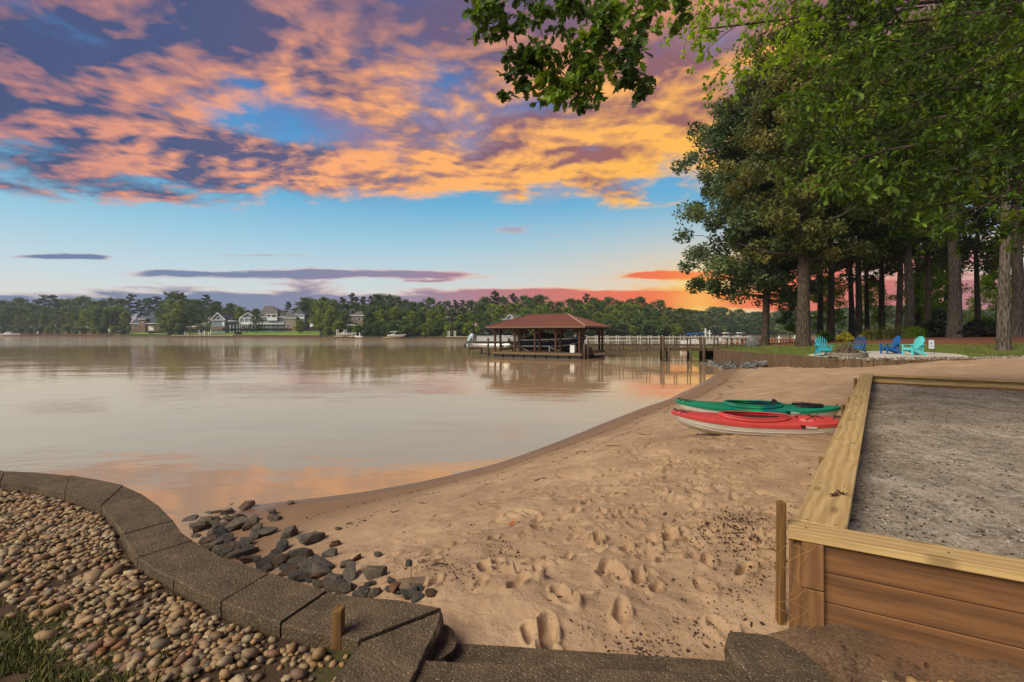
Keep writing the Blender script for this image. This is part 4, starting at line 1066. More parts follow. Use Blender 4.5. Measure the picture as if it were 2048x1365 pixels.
    decal(me, lx, 1.0, "lettering", M_LETTER)
    lg = MB(); lg.add([Vector((-.075, .0, 0)), Vector((-.012, .0, 0)), Vector((-.004, .058, 0)), Vector((-.035, .04, 0))], [(0, 1, 2, 3)]); lg.add([Vector((-.10, .05, 0)), Vector((-.05, .03, 0)), Vector((-.03, .06, 0))], [(0, 1, 2)])
    decal(lg.mesh("emblem", M_BLACK), lx, 1.0, "emblem", M_BLACK)
    return root
M_BLACK = plain("black_rubber", (.012, .012, .013), .55, .3, 10)
M_LETTER = plain("white_decal", (.75, .75, .74), .5, .05, bmp=0)
M_RED = plain("red_polyethylene", srgb(196, 70, 66), .42, .12, 3, bmp=.05, spec=.45)
M_GREEN = None
def m_green(t, b, out):
    co = objco(t); x, y, z = t.sep(co)
    f = (x * .55 + .5 + (t.noise(co, 2.0, 3, .5) - .5) * .5)
    setcol(t, b, t.ramp(f, [(0.0, srgb(30, 128, 92)), (0.25, srgb(18, 110, 84)), (0.42, srgb(40, 150, 96)), (0.56, srgb(14, 92, 104)), (0.75, srgb(20, 112, 90)), (1.0, srgb(28, 130, 100))])); b.inputs['Roughness'].default_value = .38
M_GREEN = mat("green_polyethylene", m_green)
M_HULL = plain("white_hull", srgb(206, 196, 180), .45, .10, 4, bmp=.05)
kR0, kR1 = Vector((2.83, 8.35)), Vector((5.46, 7.72))
rk_ = kayak("red_kayak", kR0, kR1, 1.055, M_RED, M_HULL, "red kayak with white hull and red deck hatch, nearest the timber court wall", (kR1 - kR0).length + .06, False)
kG0, kG1 = Vector((3.30, 9.60)), Vector((6.28, 9.10))
gk_ = kayak("green_kayak", kG0, kG1, 1.06, M_GREEN, M_HULL, "blue green kayak with a black seat back standing up, lying behind the red one", (kG1 - kG0).length, True)
rk_['label'] = "red sit-in kayak with white lower hull lying on the sand before the green one"

# ================================================================ the point at the right: wall, patio, chairs
M_WALLP = None
def m_wallp(t, b, out):
    co = worldco(t); x, y, z = t.sep(co); n = t.noise(co, 1.2, 6, .65); n2 = t.noise(t.vec(x * 6, y * 6, z * 1.2), 1.0, 5, .6)
    col = t.ramp(n * .5 + n2 * .5, [(.3, srgb(70, 54, 40)), (.52, srgb(102, 82, 60)), (.72, srgb(124, 102, 78))])
    r = orand(t); col = t.mix(r * .35, col, srgb(92, 70, 52)); setcol(t, b, col); b.inputs['Roughness'].default_value = .9
    bump(t, b, n2 + n, .5, .03)
M_WALLP = mat("wall_panel", m_wallp)
wpath = resample([(22.0, 48.6), (19.6, 45.0), (18.55, 43.5), (17.75, 41), (17.1, 36), (16.8, 31), (16.55, 26.5), (16.45, 24), (16.85, 22.75), (18.0, 22.12), (20.5, 21.95), (23.5, 21.2)], 79)
sw = empty("lakeside_wall", (17, 30, 0), label="long brown retaining wall curving between the lawn and the beach", cat="retaining wall", group=None)
for i in range(len(wpath) - 1):
    p0, p1 = Vector((*wpath[i], 0)), Vector((*wpath[i + 1], 0)); c = (p0 + p1) / 2; d = (p1 - p0); L = d.length
    top = max(lawn_z(c.x + .3, c.y + .1), 1.2) + .04 + random.uniform(-.012, .012); bot = min(sand_at(c.x - .2, c.y - .1) - .3, top - .25)
    mb = MB(); mb.box((0, 0, 0), (L - .012, .22, top - bot), bev=.012); o = mb.build("wall_panel", M_WALLP, sw)
    o.location = Vector((c.x, c.y, (top + bot) / 2)) - sw.location; o.rotation_euler = (0, 0, math.atan2(d.y, d.x))
# dark grey stones along its foot
M_RIP = None
def m_rip(t, b, out):
    co = objco(t); r = orand(t); n = t.noise(co, 2.0, 5, .6)
    c = t.ramp(r, [(0, srgb(70, 72, 74)), (.5, srgb(102, 102, 100)), (1, srgb(128, 120, 110))]); setcol(t, b, t.mix(n.step(.4, .65) * .5, c, srgb(52, 52, 52))); b.inputs['Roughness'].default_value = .85
M_RIP = mat("grey_riprap", m_rip)
rip = [me.copy() for me in rocks[:6]]
for me in rip: me.materials[0] = M_RIP
random.seed(11)
cnt = 0
while cnt < 122:
    f = random.random(); i = int(4 + f * 40); base_ = wpath[i]; off = abs(random.gauss(.55, .45)) + .15
    if i > 36: off *= .6
    x, y = base_[0] - off, base_[1] - off * .25 + random.uniform(-.3, .3); z = sand_at(x, y); s = random.uniform(.16, .34)
    zt = max(z, -.1) + max(0, (.9 - off)) * .42
    o = link("stone", rip[cnt % 6], None, (x, y, zt)); o.scale = (s, s * random.uniform(.8, 1.1), s * random.uniform(.8, 1.2)); o.rotation_euler = (random.uniform(-.5, .5), random.uniform(-.5, .5), random.uniform(0, 6.28))
    tag(o, "grey broken stone banked against the foot of the long brown wall", "stone", "stones along the foot of the brown wall"); cnt += 1

def m_gravel(t, b, out):
    co = worldco(t); v = t.voronoi(co, 22.0, out='Color'); r = t.sep(v)[0]; n = t.noise(co, 1.0, 5, .6)
    setcol(t, b, t.mix(.4, t.ramp(r, [(0, srgb(150, 138, 122)), (.5, srgb(190, 180, 164)), (1, srgb(216, 208, 196))]), t.ramp(n, [(.3, srgb(160, 146, 126)), (.7, srgb(204, 194, 178))]))); b.inputs['Roughness'].default_value = .95
    bump(t, b, t.voronoi(co, 22.0), .6, .02)
M_GRAVEL = mat("pale_gravel", m_gravel)
drape("gravel_patio", 21.1, 27.0, 4.0, 3.5, .1, lawn_z, .05, M_GRAVEL, .05, 3)
M_MULCH = plain("pine_straw", srgb(112, 68, 44), .95, .45, 5, bmp=.8)
drape("mulch_bed", 36, 36.5, 9.5, 7.0, -.1, lawn_z, .06, M_MULCH, .10, 4)
drape("mulch_bed", 27.8, 41.5, 5.5, 3.5, .2, lawn_z, .05, M_MULCH, .12, 6)
# gravel spilling along the wall top
gr = np.random.default_rng(31); V, F, T = [], [], []; bs = 0
oct_v = np.array([(1, 0, 0), (0, 1, 0), (-1, 0, 0), (0, -1, 0), (0, 0, .7), (0, 0, -.6)], float); oct_f = np.array([(0, 1, 4), (1, 2, 4), (2, 3, 4), (3, 0, 4), (1, 0, 5), (2, 1, 5), (3, 2, 5), (0, 3, 5)])
gpath = resample([(17.0, 24.0), (17.6, 22.9), (18.6, 22.6), (20.6, 22.5), (23.5, 22.0), (27, 21.5), (31, 20.5)], 400)
for k in range(2300):
    b0 = gpath[int(gr.integers(400))]; x, y = b0[0] + gr.normal(0, .35), b0[1] + gr.normal(.25, .42); s = gr.uniform(.03, .085); a = gr.uniform(0, 6.28)
    Rm = np.array([(math.cos(a), -math.sin(a), 0), (math.sin(a), math.cos(a), 0), (0, 0, 1)]); z = max(lawn_z(x, y), beach_z(x, y)) if False else 0
    V.append((oct_v * gr.uniform(.7, 1.2, 3) * s) @ Rm.T + (x, y, 0)); F.append(oct_f + bs); bs += 6; T.append(np.full(6, gr.random()))
V = np.concatenate(V); xy = V.reshape(-1, 6, 3).mean(1); zz = np.repeat(lawn_z(xy[:, 0], xy[:, 1]) + .055, 6); V[:, 2] += zz
def m_grav2(t, b, out):
    at = t.node("ShaderNodeAttribute", attribute_name='tint'); setcol(t, b, t.ramp(X(t.nt, at.outputs['Fac']), [(0, srgb(66, 56, 48)), (.5, srgb(112, 98, 84)), (.85, srgb(150, 136, 120)), (1, srgb(190, 178, 164))])); b.inputs['Roughness'].default_value = .9
tag(link("edge_gravel", np_mesh("edge_gravel", V, np.concatenate(F), mat("edge_gravel", m_grav2), smooth=False, tint=np.concatenate(T))), kind='stuff')
# lawn tufts where the lawn meets wall and patio
lt = []
r_ = np.random.default_rng(8)
while len(lt) < 9000:
    x, y = r_.uniform(16.9, 34), r_.uniform(22.8, 46)
    if ((x - 20.6) / 4.55) ** 2 + ((y - 26.9) / 3.75) ** 2 < 1 or x < np.interp(y, [22.8, 31, 43], [17.4, 17.2, 18.9]) or (x > 26 and y > 31): continue
    lt.append((x, y))
blades("lawn_grass", lt, .04, .11, lawn_z, None, .012, 6)

# ---- adirondack chairs
def chair(name, loc, rz, m, label):
    loc = Vector(loc); root = empty(name, loc, rz, label=label, cat="chair", group="slatted garden chairs round the fire pit")
    def part(nm, *boxes):
        mb = MB()
        for b_ in boxes: mb.bar(*b_)
        return mb.build(nm, m, root)
    for sx in (-1, 1):                                   # front is -y
        part("leg", ((sx * .29, -.36, 0), (sx * .29, -.36, .55), .10, .035, .006))
        part("side_rail", ((sx * .255, -.40, .36), (sx * .255, .52, .03), .030, .12, .006))
        part("armrest", ((sx * .33, -.46, .565), (sx * .33, .30, .575), .14, .024, .006))
        part("arm_post", ((sx * .27, .22, .12), (sx * .27, .26, .56), .03, .07))
    for k in range(5):
        y = -.38 + k * .105; z = .395 - (y + .38) * .36
        part("seat_slat", ((-.27, y, z + .03), (.27, y, z + .03), .092, .022, .005))
    part("front_apron", ((-.27, -.415, .34), (.27, -.415, .34), .022, .10))
    for k in range(7):                                   # fan of back slats with an arched top
        f = (k - 3) / 3; L = .86 - .17 * f * f
        b0 = Vector((f * .215, .09, .24)); b1 = b0 + Vector((f * .085, .36, .92)).normalized() * L
        mb = MB(); mb.bar(b0, b1, .072, .02, .006, roll=math.pi / 2); mb.build("back_slat", m, root)
    part("back_rail", ((-.25, .15, .30), (.25, .15, .30), .03, .08)); part("back_rail", ((-.34, .305, .565), (.34, .305, .565), .05, .03))
    return root
M_TURQ = plain("turquoise_plastic", srgb(50, 178, 196), .5, .1, 4, bmp=.05)
M_AQUA = plain("aqua_plastic", srgb(96, 208, 206), .5, .1, 4, bmp=.05)
M_NAVYC = plain("blue_plastic", srgb(28, 92, 156), .5, .12, 4, bmp=.05)
def chair_at(px, d, rz, m, label):
    x = (px - 1024) / FPX * d; return chair("garden_chair", (x, d, lawn_z(x, d) + .052), rz, m, label)
chair_at(1646, 26.6, R(-14), M_TURQ, "turquoise slatted garden chair at the lawn side of the fire pit, facing the beach")
chair_at(1717, 28.6, R(-52), M_NAVYC, "dark blue slatted garden chair standing right behind the fire pit")
chair_at(1782, 27.6, R(-98), M_NAVYC, "dark blue slatted garden chair between the fire pit and the pale aqua chair")
chair_at(1828, 25.9, R(-88), M_AQUA, "pale aqua slatted garden chair beside the small white sign")

# ---- fire pit with stacked sticks
fx, fy = (1694 - 1024) / FPX * 25.3, 25.3; fz = lawn_z(fx, fy) + .05
pit = empty("fire_pit", (fx, fy, fz), label="round stone fire pit ring on the pale gravel patio", cat="fire pit")
M_PIT = plain("pit_stone", srgb(132, 120, 106), .9, .3, 5, bmp=.5)
for c_ in range(2):
    for k in range(18):
        a0_ = 2 * math.pi * (k + .5 * c_) / 18; mb = MB(); pts = [(r0 * math.cos(a), r0 * math.sin(a)) for r0, a in ((.70, a0_ + .01), (.92, a0_ + .008), (.92, a0_ + .34), (.70, a0_ + .338))]
        mb.prism(pts, c_ * .115, c_ * .115 + .11); mb.build("ring_stone", M_PIT, pit)
M_STICK = plain("dry_stick", srgb(98, 82, 64), .9, .35, 8, bmp=.4)
sp = empty("brushwood_pile", (fx, fy, fz), label="cone of dry brown sticks stacked in the fire pit", cat="firewood")
random.seed(5)
stk_ = []
for v_i in range(6):
    mb = MB(); L = 1.0; mb.tube([(0, 0, 0), (.02, .01, .35), (-.01, .02, .7), (.01, 0, 1.0)], [.028, .024, .018, .010], 6); stk_.append(mb.mesh("stick", M_STICK))
for k in range(90):
    a = random.uniform(0, 6.28); r0 = random.uniform(.25, .82); foot = Vector((r0 * math.cos(a), r0 * math.sin(a), random.uniform(.05, .25))); tip = Vector((random.gauss(0, .16), random.gauss(0, .16), random.uniform(.42, .66)))
    d = tip - foot; o = link("stick", stk_[k % 6], sp, foot); o.rotation_mode = 'QUATERNION'; o.rotation_quaternion = d.to_track_quat('Z', 'Y'); L = d.length * random.uniform(.9, 1.15); o.scale = (1, 1, L)

# ---- little sign on a stake
sx_, sy_ = (1863 - 1024) / FPX * 26.4, 26.4; sz_ = lawn_z(sx_, sy_)
sg = empty("yard_sign", (sx_, sy_, sz_), label="small white sign with faint blue print on a thin dark stake by the patio", cat="sign")
mb = MB(); mb.box((0, 0, .62), (.30, .012, .48), bev=.003); pn = mb.build("sign_panel", plain("sign_white", (.72, .73, .74), .5, .04, bmp=0), sg)
mb = MB(); mb.bar((.16, 0, -.1), (.16, 0, .9), .014); mb.bar((-.15, 0, .875), (.17, 0, .875), .012); mb.build("sign_stake", M_BLACK, sg)
mb = MB(); mb.box((-.03, -.0085, .66), (.15, .004, .10)); mb.box((.02, -.0085, .52), (.17, .004, .06)); mb.box((.0, -.0085, .78), (.10, .004, .05)); mb.build("sign_print", plain("print_blue", srgb(150, 176, 196), .6, .3, 20, bmp=0), pn)

# ---- round boulder by the pier
bx_, by_ = (1506 - 1024) / FPX * 42.0, 42.0
me = bpy.data.meshes.new("boulder"); bm = bmesh.new(); bmesh.ops.create_icosphere(bm, subdivisions=4, radius=1)
from mathutils import noise as mnoise
for v in bm.verts:
    n_ = mnoise.noise(v.co * 1.6) * .10 + mnoise.noise(v.co * 5) * .03; v.co *= 1 + n_; v.co.z *= 1.12; v.co.x *= 1.0
bm.to_mesh(me); bm.free(); me.materials.append(plain("boulder_grey", srgb(98, 96, 94), .85, .3, 3, bmp=.4)); me.polygons.foreach_set('use_smooth', [True] * len(me.polygons))
o = link("boulder", me, None, (bx_, by_, lawn_z(bx_, by_) + .28)); o.scale = (.62, .6, .62); tag(o, "smooth grey domed boulder on the lawn where the pier lands", "boulder")

# ================================================================ trees
def m_leaf(name, stops, trans=.35, rough=.55):
    def fn(t, b, out):
        at = t.node("ShaderNodeAttribute", attribute_name='tint'); f = X(t.nt, at.outputs['Fac'])
        col = t.ramp(f, stops); setcol(t, b, col); b.inputs['Roughness'].default_value = rough
        tr = t.node("ShaderNodeBsdfTranslucent"); br = t.mix(.5, col, srgb(170, 180, 40), 'MULTIPLY'); t.link(t.mix(1.0, col, (1.6, 1.5, .7), 'MULTIPLY'), tr.inputs['Color'])
        mx = t.node("ShaderNodeMixShader"); mx.inputs[0].default_value = trans
        t.nt.links.new(b.outputs[0], mx.inputs[1]); t.nt.links.new(tr.outputs[0], mx.inputs[2]); t.nt.links.new(mx.outputs[0], out.inputs['Surface'])
    return mat(name, fn)
M_LEAF_OAK = m_leaf("oak_leaf", [(0, srgb(42, 60, 19)), (.5, srgb(74, 101, 30)), (.85, srgb(116, 144, 44)), (1, srgb(152, 168, 60))])
M_LEAF_OLIVE = m_leaf("olive_leaf", [(0, srgb(66, 72, 36)), (.5, srgb(98, 102, 50)), (.85, srgb(126, 124, 62)), (1, srgb(140, 122, 60))])
M_LEAF_GREY = m_leaf("grey_leaf", [(0, srgb(54, 72, 44)), (.5, srgb(82, 100, 62)), (1, srgb(116, 130, 84))])
M_LEAF_BRT = m_leaf("bright_leaf", [(0, srgb(92, 122, 26)), (.5, srgb(124, 156, 36)), (1, srgb(160, 180, 52))], trans=.55)
M_LEAF_FAR = m_leaf("far_leaf", [(0, srgb(52, 72, 36)), (.5, srgb(74, 98, 46)), (1, srgb(110, 128, 58))], trans=.25)
M_LEAF_FARY = m_leaf("far_leaf_yellow", [(0, srgb(82, 102, 34)), (.5, srgb(116, 134, 46)), (1, srgb(152, 158, 62))], trans=.25)
M_LEAF_PINE = m_leaf("pine_needle", [(0, srgb(38, 50, 32)), (.5, srgb(54, 68, 40)), (1, srgb(80, 92, 50))], trans=.15)
def m_bark(name, c0, c1):
    def fn(t, b, out):
        co = objco(t); x, y, z = t.sep(co); n = t.noise(t.vec(x * 9, y * 9, z * 1.6), 1.2, 5, .65); v = t.voronoi(t.vec(x * 7, y * 7, z * 1.5), 1.6)
        setcol(t, b, t.ramp(n * .6 + v * .5, [(.25, c0), (.75, c1)])); b.inputs['Roughness'].default_value = .95
        bump(t, b, n + v, 1.0, .12)
    return mat(name, fn)
M_BARK = m_bark("bark", srgb(42, 34, 28), srgb(98, 82, 68)); M_BARK2 = m_bark("pine_bark", srgb(44, 37, 32), srgb(118, 104, 92)); M_BARKG = m_bark("grey_bark", srgb(48, 42, 36), srgb(102, 92, 80))

def leaf_cards(C, rad, per, size, r, flat=.75, hang=0.0, m=None):
    """rhombic leaves scattered through clumps; C (n,3), rad (n)"""
    n = len(C); k = np.repeat(np.arange(n), per); N = len(k)
    d = r.normal(0, 1, (N, 3)); d /= np.linalg.norm(d, axis=1)[:, None]; q = r.random(N) ** .45
    P = C[k] + d * (rad[k] * q)[:, None] * np.array([1, 1, flat])
    a = r.normal(0, 1, (N, 3)); a[:, 2] = a[:, 2] * .6 - hang; a /= np.linalg.norm(a, axis=1)[:, None]
    nm = d * .6 + r.normal(0, .8, (N, 3)) + np.array([0, 0, .35]); b_ = np.cross(nm, a); b_ /= np.linalg.norm(b_, axis=1)[:, None] + 1e-9
    s = size * r.uniform(.6, 1.35, N)
    A_ = a * s[:, None]; B_ = b_ * (s * r.uniform(.35, .6, N))[:, None]
    V = np.stack([P - A_, P + B_, P + A_, P - B_], 1).reshape(-1, 3); i = np.arange(N) * 4
    tint = np.clip(.45 + .22 * r.normal(0, 1, n)[k] + .16 * r.normal(0, 1, N), 0, 1)
    return V, np.c_[i, i + 1, i + 2, i + 3], np.repeat(tint, 4)

def tree_parts(seed, H, base, Rc, r0, leaf, per, mleaf, mbark, style='round', lean=(0, 0), limbs=16, off=(0, 0), hang=0.0, clump=1.0, nsub=3, low_twigs=0):
    r = np.random.default_rng(seed); mb = MB()
    wob = r.normal(0, .12, (9, 2)); wob[0] = 0
    hs = np.linspace(0, 1, 9); top = H * (.95 if style != 'pine' else .98)
    tr = [Vector((wob[i, 0] * hs[i] * 2 + lean[0] * hs[i] ** 1.3, wob[i, 1] * hs[i] * 2 + lean[1] * hs[i] ** 1.3, top * hs[i] - (.3 if i == 0 else 0))) for i in range(9)]
    # root flare
    path = [tr[0], tr[0] + Vector((0, 0, .35)), tr[0] + Vector((0, 0, 1.0)).lerp(tr[1] - tr[0], .2)] + tr[1:]
    mb.tube(path, [r0 * 1.35, r0 * 1.12, r0 * 1.0] + [r0 * (1 - .88 * h_) for h_ in hs[1:]], 10)
    def at_h(z):
        f = min(max(z / top, 0), 1) * 8; i = min(int(f), 7); return tr[i].lerp(tr[i + 1], f - i)
    C, Rd = [], []
    for k in range(limbs):
        f = (k + r.uniform(0, .8)) / limbs; z0 = base + (top - base) * (f ** .9) * .96; a = k * 2.399 + r.uniform(-.4, .4)
        if style == 'round': prof = math.sqrt(max(.08, 1 - (2 * f ** .9 - .85) ** 2 / 1.35)); up = .25 + .7 * f
        elif style == 'pine': prof = .45 + .55 * math.sin(math.pi * min(1, .25 + f * .75)); up = .15 + .35 * f
        else: prof = max(.15, 1 - f); up = .1 + .3 * f
        L = Rc * prof * r.uniform(.75, 1.1); st = at_h(z0 - .12 * L); d = Vector((math.cos(a), math.sin(a), up)).normalized()
        o_ = Vector((off[0], off[1], 0)) * prof
        en = st + d * L + o_; mid = st.lerp(en, .5) + Vector((0, 0, -.06 * L))
        rb = r0 * .42 * (1 - .75 * f)
        mb.tube([st, mid, en], [rb, rb * .6, rb * .2], 5, caps=False)
        for j in range(nsub + 1):
            g = (.42 if nsub < 5 else .22) + (.58 if nsub < 5 else .78) * j / nsub; pb = st.lerp(en, g); sub = Vector(r.normal(0, 1, 3)); sub.z = abs(sub.z) * .3 - hang * .5; sub = sub.normalized() * L * .30 * r.uniform(.4, 1.1)
            pe = pb + sub
            if j < nsub + 1: mb.tube([pb, pe], [rb * .35, rb * .1], 4, caps=False)
            C.append(pe); Rd.append(clump * r.uniform(.75, 1.35) * (.6 + .4 * prof))
    tp = at_h(top); C.append(tp); Rd.append(clump)
    for k in range(low_twigs):
        a = r.uniform(0, 6.28); z0 = r.uniform(base * .5, base); st = at_h(z0); en = st + Vector((math.cos(a), math.sin(a), r.uniform(-.1, .3))) * r.uniform(1.0, 3.2); mb.tube([st, en], [r0 * .12, r0 * .03], 4, caps=False); C.append(en); Rd.append(clump * r.uniform(.8, 1.25))
    V, F, T = leaf_cards(np.array(C), np.array(Rd), per, leaf, r, .8 if style != 'pine' else .6, hang)
    return mb.mesh("trunk", mbark), np_mesh("crown", V, F, mleaf, smooth=False, tint=T)
def plant_tree(name, parts, loc, label, group=None, rz=0.0, s=1.0, sz=None, cat="tree"):
    root = empty(name, loc, rz, label=label, cat=cat, group=group); root.scale = (s, s, sz or s)
    link("trunk", parts[0], root); link("crown", parts[1], root); return root

GT = "trees on the lawn point"
def on_lawn(px, d): x = (px - 1024) / FPX * d; return Vector((x, d, lawn_z(x, d)))
# the two oaks nearest the lake
t1 = tree_parts(1, 25.5, 4.4, 6.6, .34, .18, 235, M_LEAF_GREY, M_BARK, lean=(1.0, 0), off=(-1.7, 0), limbs=62, clump=1.15, hang=.2, nsub=6)
plant_tree("oak_tree", t1, on_lawn(1530, 44), "broad oak with greyish leaves leaning beside the domed boulder", GT)
t2 = tree_parts(2, 27, 7.0, 6.2, .50, .16, 190, M_LEAF_OLIVE, M_BARK, limbs=44, clump=1.0, hang=.9, nsub=5)
plant_tree("oak_tree", t2, on_lawn(1606, 37.5), "tall oak with thick straight trunk and olive drooping leaves next to the turquoise chair", GT)
kinds = [tree_parts(11, 26, 13.5, 4.6, .30, .20, 230, M_LEAF_OAK, M_BARK, limbs=15, clump=1.15, low_twigs=13), tree_parts(12, 27, 14.5, 4.4, .28, .20, 230, M_LEAF_OAK, M_BARK, limbs=14, clump=1.2, low_twigs=11, lean=(.5, .2)),
         tree_parts(13, 25, 12.5, 4.2, .27, .20, 220, M_LEAF_OLIVE, M_BARK, limbs=14, clump=1.15, low_twigs=12), tree_parts(14, 28, 15, 4.8, .36, .22, 230, M_LEAF_OAK, M_BARKG, limbs=15, clump=1.25, low_twigs=7)]
row = [(1640, 46, .8, 2, -.1), (1662, 44, 1.0, 0, 0), (1703, 50, .85, 1, 0), (1717, 47, 1.0, 0, 0), (1734, 52, .6, 2, 0), (1764, 50, .85, 0, 0), (1797, 46, 1.05, 1, 0), (1818, 44, 1.15, 3, 0), (1836, 50, .85, 0, 0), (1855, 45, .8, 2, 0), (1893, 50, 1.1, 1, 0), (1956, 48, .85, 2, 0), (2042, 50, 1.0, 1, 0)]
desc = ["slim dark-barked tree", "straight dark-barked tree", "slender tree with olive leaves", "stout grey-barked tree"]
for i, (px, d, s, kd, ln) in enumerate(row):
    plant_tree("woodland_tree", kinds[kd], on_lawn(px, d), desc[kd] + " in the row of trunks before the cove", GT, rz=i * 1.9, s=.75 + .3 * s, sz=.85 + .15 * s)
t3 = tree_parts(15, 27, 12.0, 5.2, .50, .20, 300, M_LEAF_OAK, M_BARKG, limbs=18, clump=1.3)
plant_tree("oak_tree", t3, on_lawn(1909, 38), "largest grey-barked trunk on the mulch bed next to the dark evergreen shrub", GT)
t4 = tree_parts(16, 26, 10.0, 4.6, .31, .13, 420, M_LEAF_OLIVE, M_BARK2, limbs=16, clump=1.05, hang=.9)
plant_tree("pine_tree", t4, on_lawn(2007, 27.5), "pine with peeling reddish grey bark at the edge of the gravel", GT)
plant_tree("oak_tree", kinds[3], on_lawn(2034, 36), "grey-barked tree close behind the peeling pine on the mulch bed", GT, rz=1.0, s=1.1)

# young understorey trees with pale leaves between the trunks
sap = [tree_parts(60 + i, 9, 2.2, 2.6, .07, .13, 120, M_LEAF_BRT if i else M_LEAF_OAK, M_BARK, limbs=16, clump=.75, low_twigs=3) for i in range(3)]
for i, (px, d, s, k, tx) in enumerate([(1655, 52, .8, 1, "behind the thick straight oak"), (1748, 56, .8, 1, "behind the strappy clumps"), (1845, 55, .9, 1, "behind the pale aqua chair"), (1866, 48, .9, 2, "beside the tall dark evergreen"), (1990, 60, 1.0, 2, "behind the brush heap"), (1580, 52, .6, 0, "between the leaning oak and the thick straight oak")]):
    plant_tree("sapling", sap[k], on_lawn(px, d), "young pale-leaved sapling " + tx, GT, rz=i * 2.1, s=s)
# ---- shrubs and clumps behind the chairs
def shrub(name, loc, w_, h_, n, leaf, m, label, seed, cat="shrub"):
    r = np.random.default_rng(seed); k = 26; C = r.normal(0, 1, (k, 3)); C /= np.linalg.norm(C, axis=1)[:, None]; C[:, 2] = np.abs(C[:, 2]); C *= np.array([w_ * .62, w_ * .62, h_ * .72]) * r.uniform(.5, 1, (k, 1)); C[:, 2] += .1
    root = empty(name, loc, label=label, cat=cat, group="shrubs behind the patio")
    V, F, T = leaf_cards(C, np.full(k, w_ * .34), n // k, leaf, r); link("foliage", np_mesh("foliage", V, F, m, smooth=False, tint=T), root)
    mb = MB()
    for i in range(7): mb.tube([(0, 0, -.1), tuple(C[i] * .5), tuple(C[i])], [.025, .018, .006], 5)
    mb.build("stem", M_BARK, root); return root
M_LEAF_YEL = m_leaf("yellow_leaf", [(0, srgb(120, 122, 34)), (.5, srgb(166, 158, 44)), (1, srgb(206, 190, 70))])
M_LEAF_DARK = m_leaf("dark_leaf", [(0, srgb(20, 30, 18)), (.5, srgb(32, 44, 24)), (1, srgb(52, 62, 34))], trans=.1)
shrub("yellow_shrub", on_lawn(1690, 39), .85, 1.15, 2200, .07, M_LEAF_YEL, "wide yellow-green shrub behind the turquoise chair", 3)
shrub("yellow_shrub", on_lawn(1735, 40.5), .75, 1.1, 1800, .07, M_LEAF_YEL, "rounder yellow-green shrub just behind a dark blue chair", 4)
shrub("evergreen_shrub", on_lawn(1876, 40), 1.3, 3.2, 4200, .10, M_LEAF_DARK, "tall dark evergreen shrub against the big grey trunk", 5)
shrub("green_shrub", on_lawn(1650, 41), .8, 1.5, 1500, .10, M_LEAF_OAK, "loose green shrub beside the thick straight oak trunk", 6)
shrub("evergreen_shrub", on_lawn(1955, 46), 1.6, 2.4, 3000, .12, M_LEAF_DARK, "dark low evergreen behind the brush heap", 7)
shrub("green_shrub", on_lawn(1985, 52), 2.0, 3.0, 3000, .14, M_LEAF_OAK, "broad green shrub between the brush heap and far bank", 8)
def clump(loc, seed, label, hgt=1.1, m=None):
    r = np.random.default_rng(seed); pts = r.normal(0, .22, (260, 2)); me_o = blades("leaf_blades", pts, hgt * .6, hgt, lambda x, y: np.zeros(np.shape(x)), None, .022, seed, m)
    root = empty("grass_clump", loc, label=label, cat="plant", group="strappy clumps behind the patio"); del me_o['kind']; me_o.parent = root; me_o.name = "blade_tuft"; root.scale = (1.4, 1.4, 1); return root
clump(on_lawn(1752, 40), 1, "strappy green clump between the yellow shrub and a blue chair"); clump(on_lawn(1775, 40.5), 2, "taller strappy green clump behind the facing blue chair", 1.3); clump(on_lawn(1832, 41), 3, "yellowish strappy clump behind the pale aqua chair", 1.2, M_LEAF_BRT)
# brush heap
bh = on_lawn(1972, 37.5); V, F, T = leaf_cards(np.random.default_rng(1).normal(0, 1, (60, 3)) * (1.1, .6, .25) + (0, 0, .45), np.full(60, .35), 40, .12, np.random.default_rng(2))
o = link("brush_heap", np_mesh("brush_heap", V, F, plain("brush_dark", srgb(36, 28, 24), .9, .4, 6), smooth=False), None, bh); tag(o, "low heap of dark cut brush on the mulch bed", "brush heap")

# ---- the oak that hangs over the beach; its trunk stands off to the right of the court
def lobed_leaf():
    half = [(0, 0), (.10, .03), (.22, .17), (.30, .10), (.42, .28), (.52, .13), (.68, .27), (.76, .11), (.90, .14), (1.0, 0)]
    return half
LV = lobed_leaf(); nL = len(LV)
leafV = np.array([(x, y, .06 * math.sin(x * 3) + abs(y) * .25) for x, y in LV] + [(x, -y, .06 * math.sin(x * 3) + abs(y) * .25) for x, y in LV[1:-1]] + [(.5, 0, .0)])
ring_ = list(range(nL)) + list(range(2 * nL - 3, nL - 1, -1)); cidx = len(leafV) - 1
leafF = np.array([(cidx, ring_[(i + 1) % len(ring_)], ring_[i]) for i in range(len(ring_))])
ovalV = np.array([(0, 0, 0), (.3, .2, .04), (.65, .2, .05), (1, 0, 0), (.65, -.2, .05), (.3, -.2, .04)]); ovalF = np.array([(0, 5, 1), (1, 5, 4), (1, 4, 2), (2, 4, 3)])
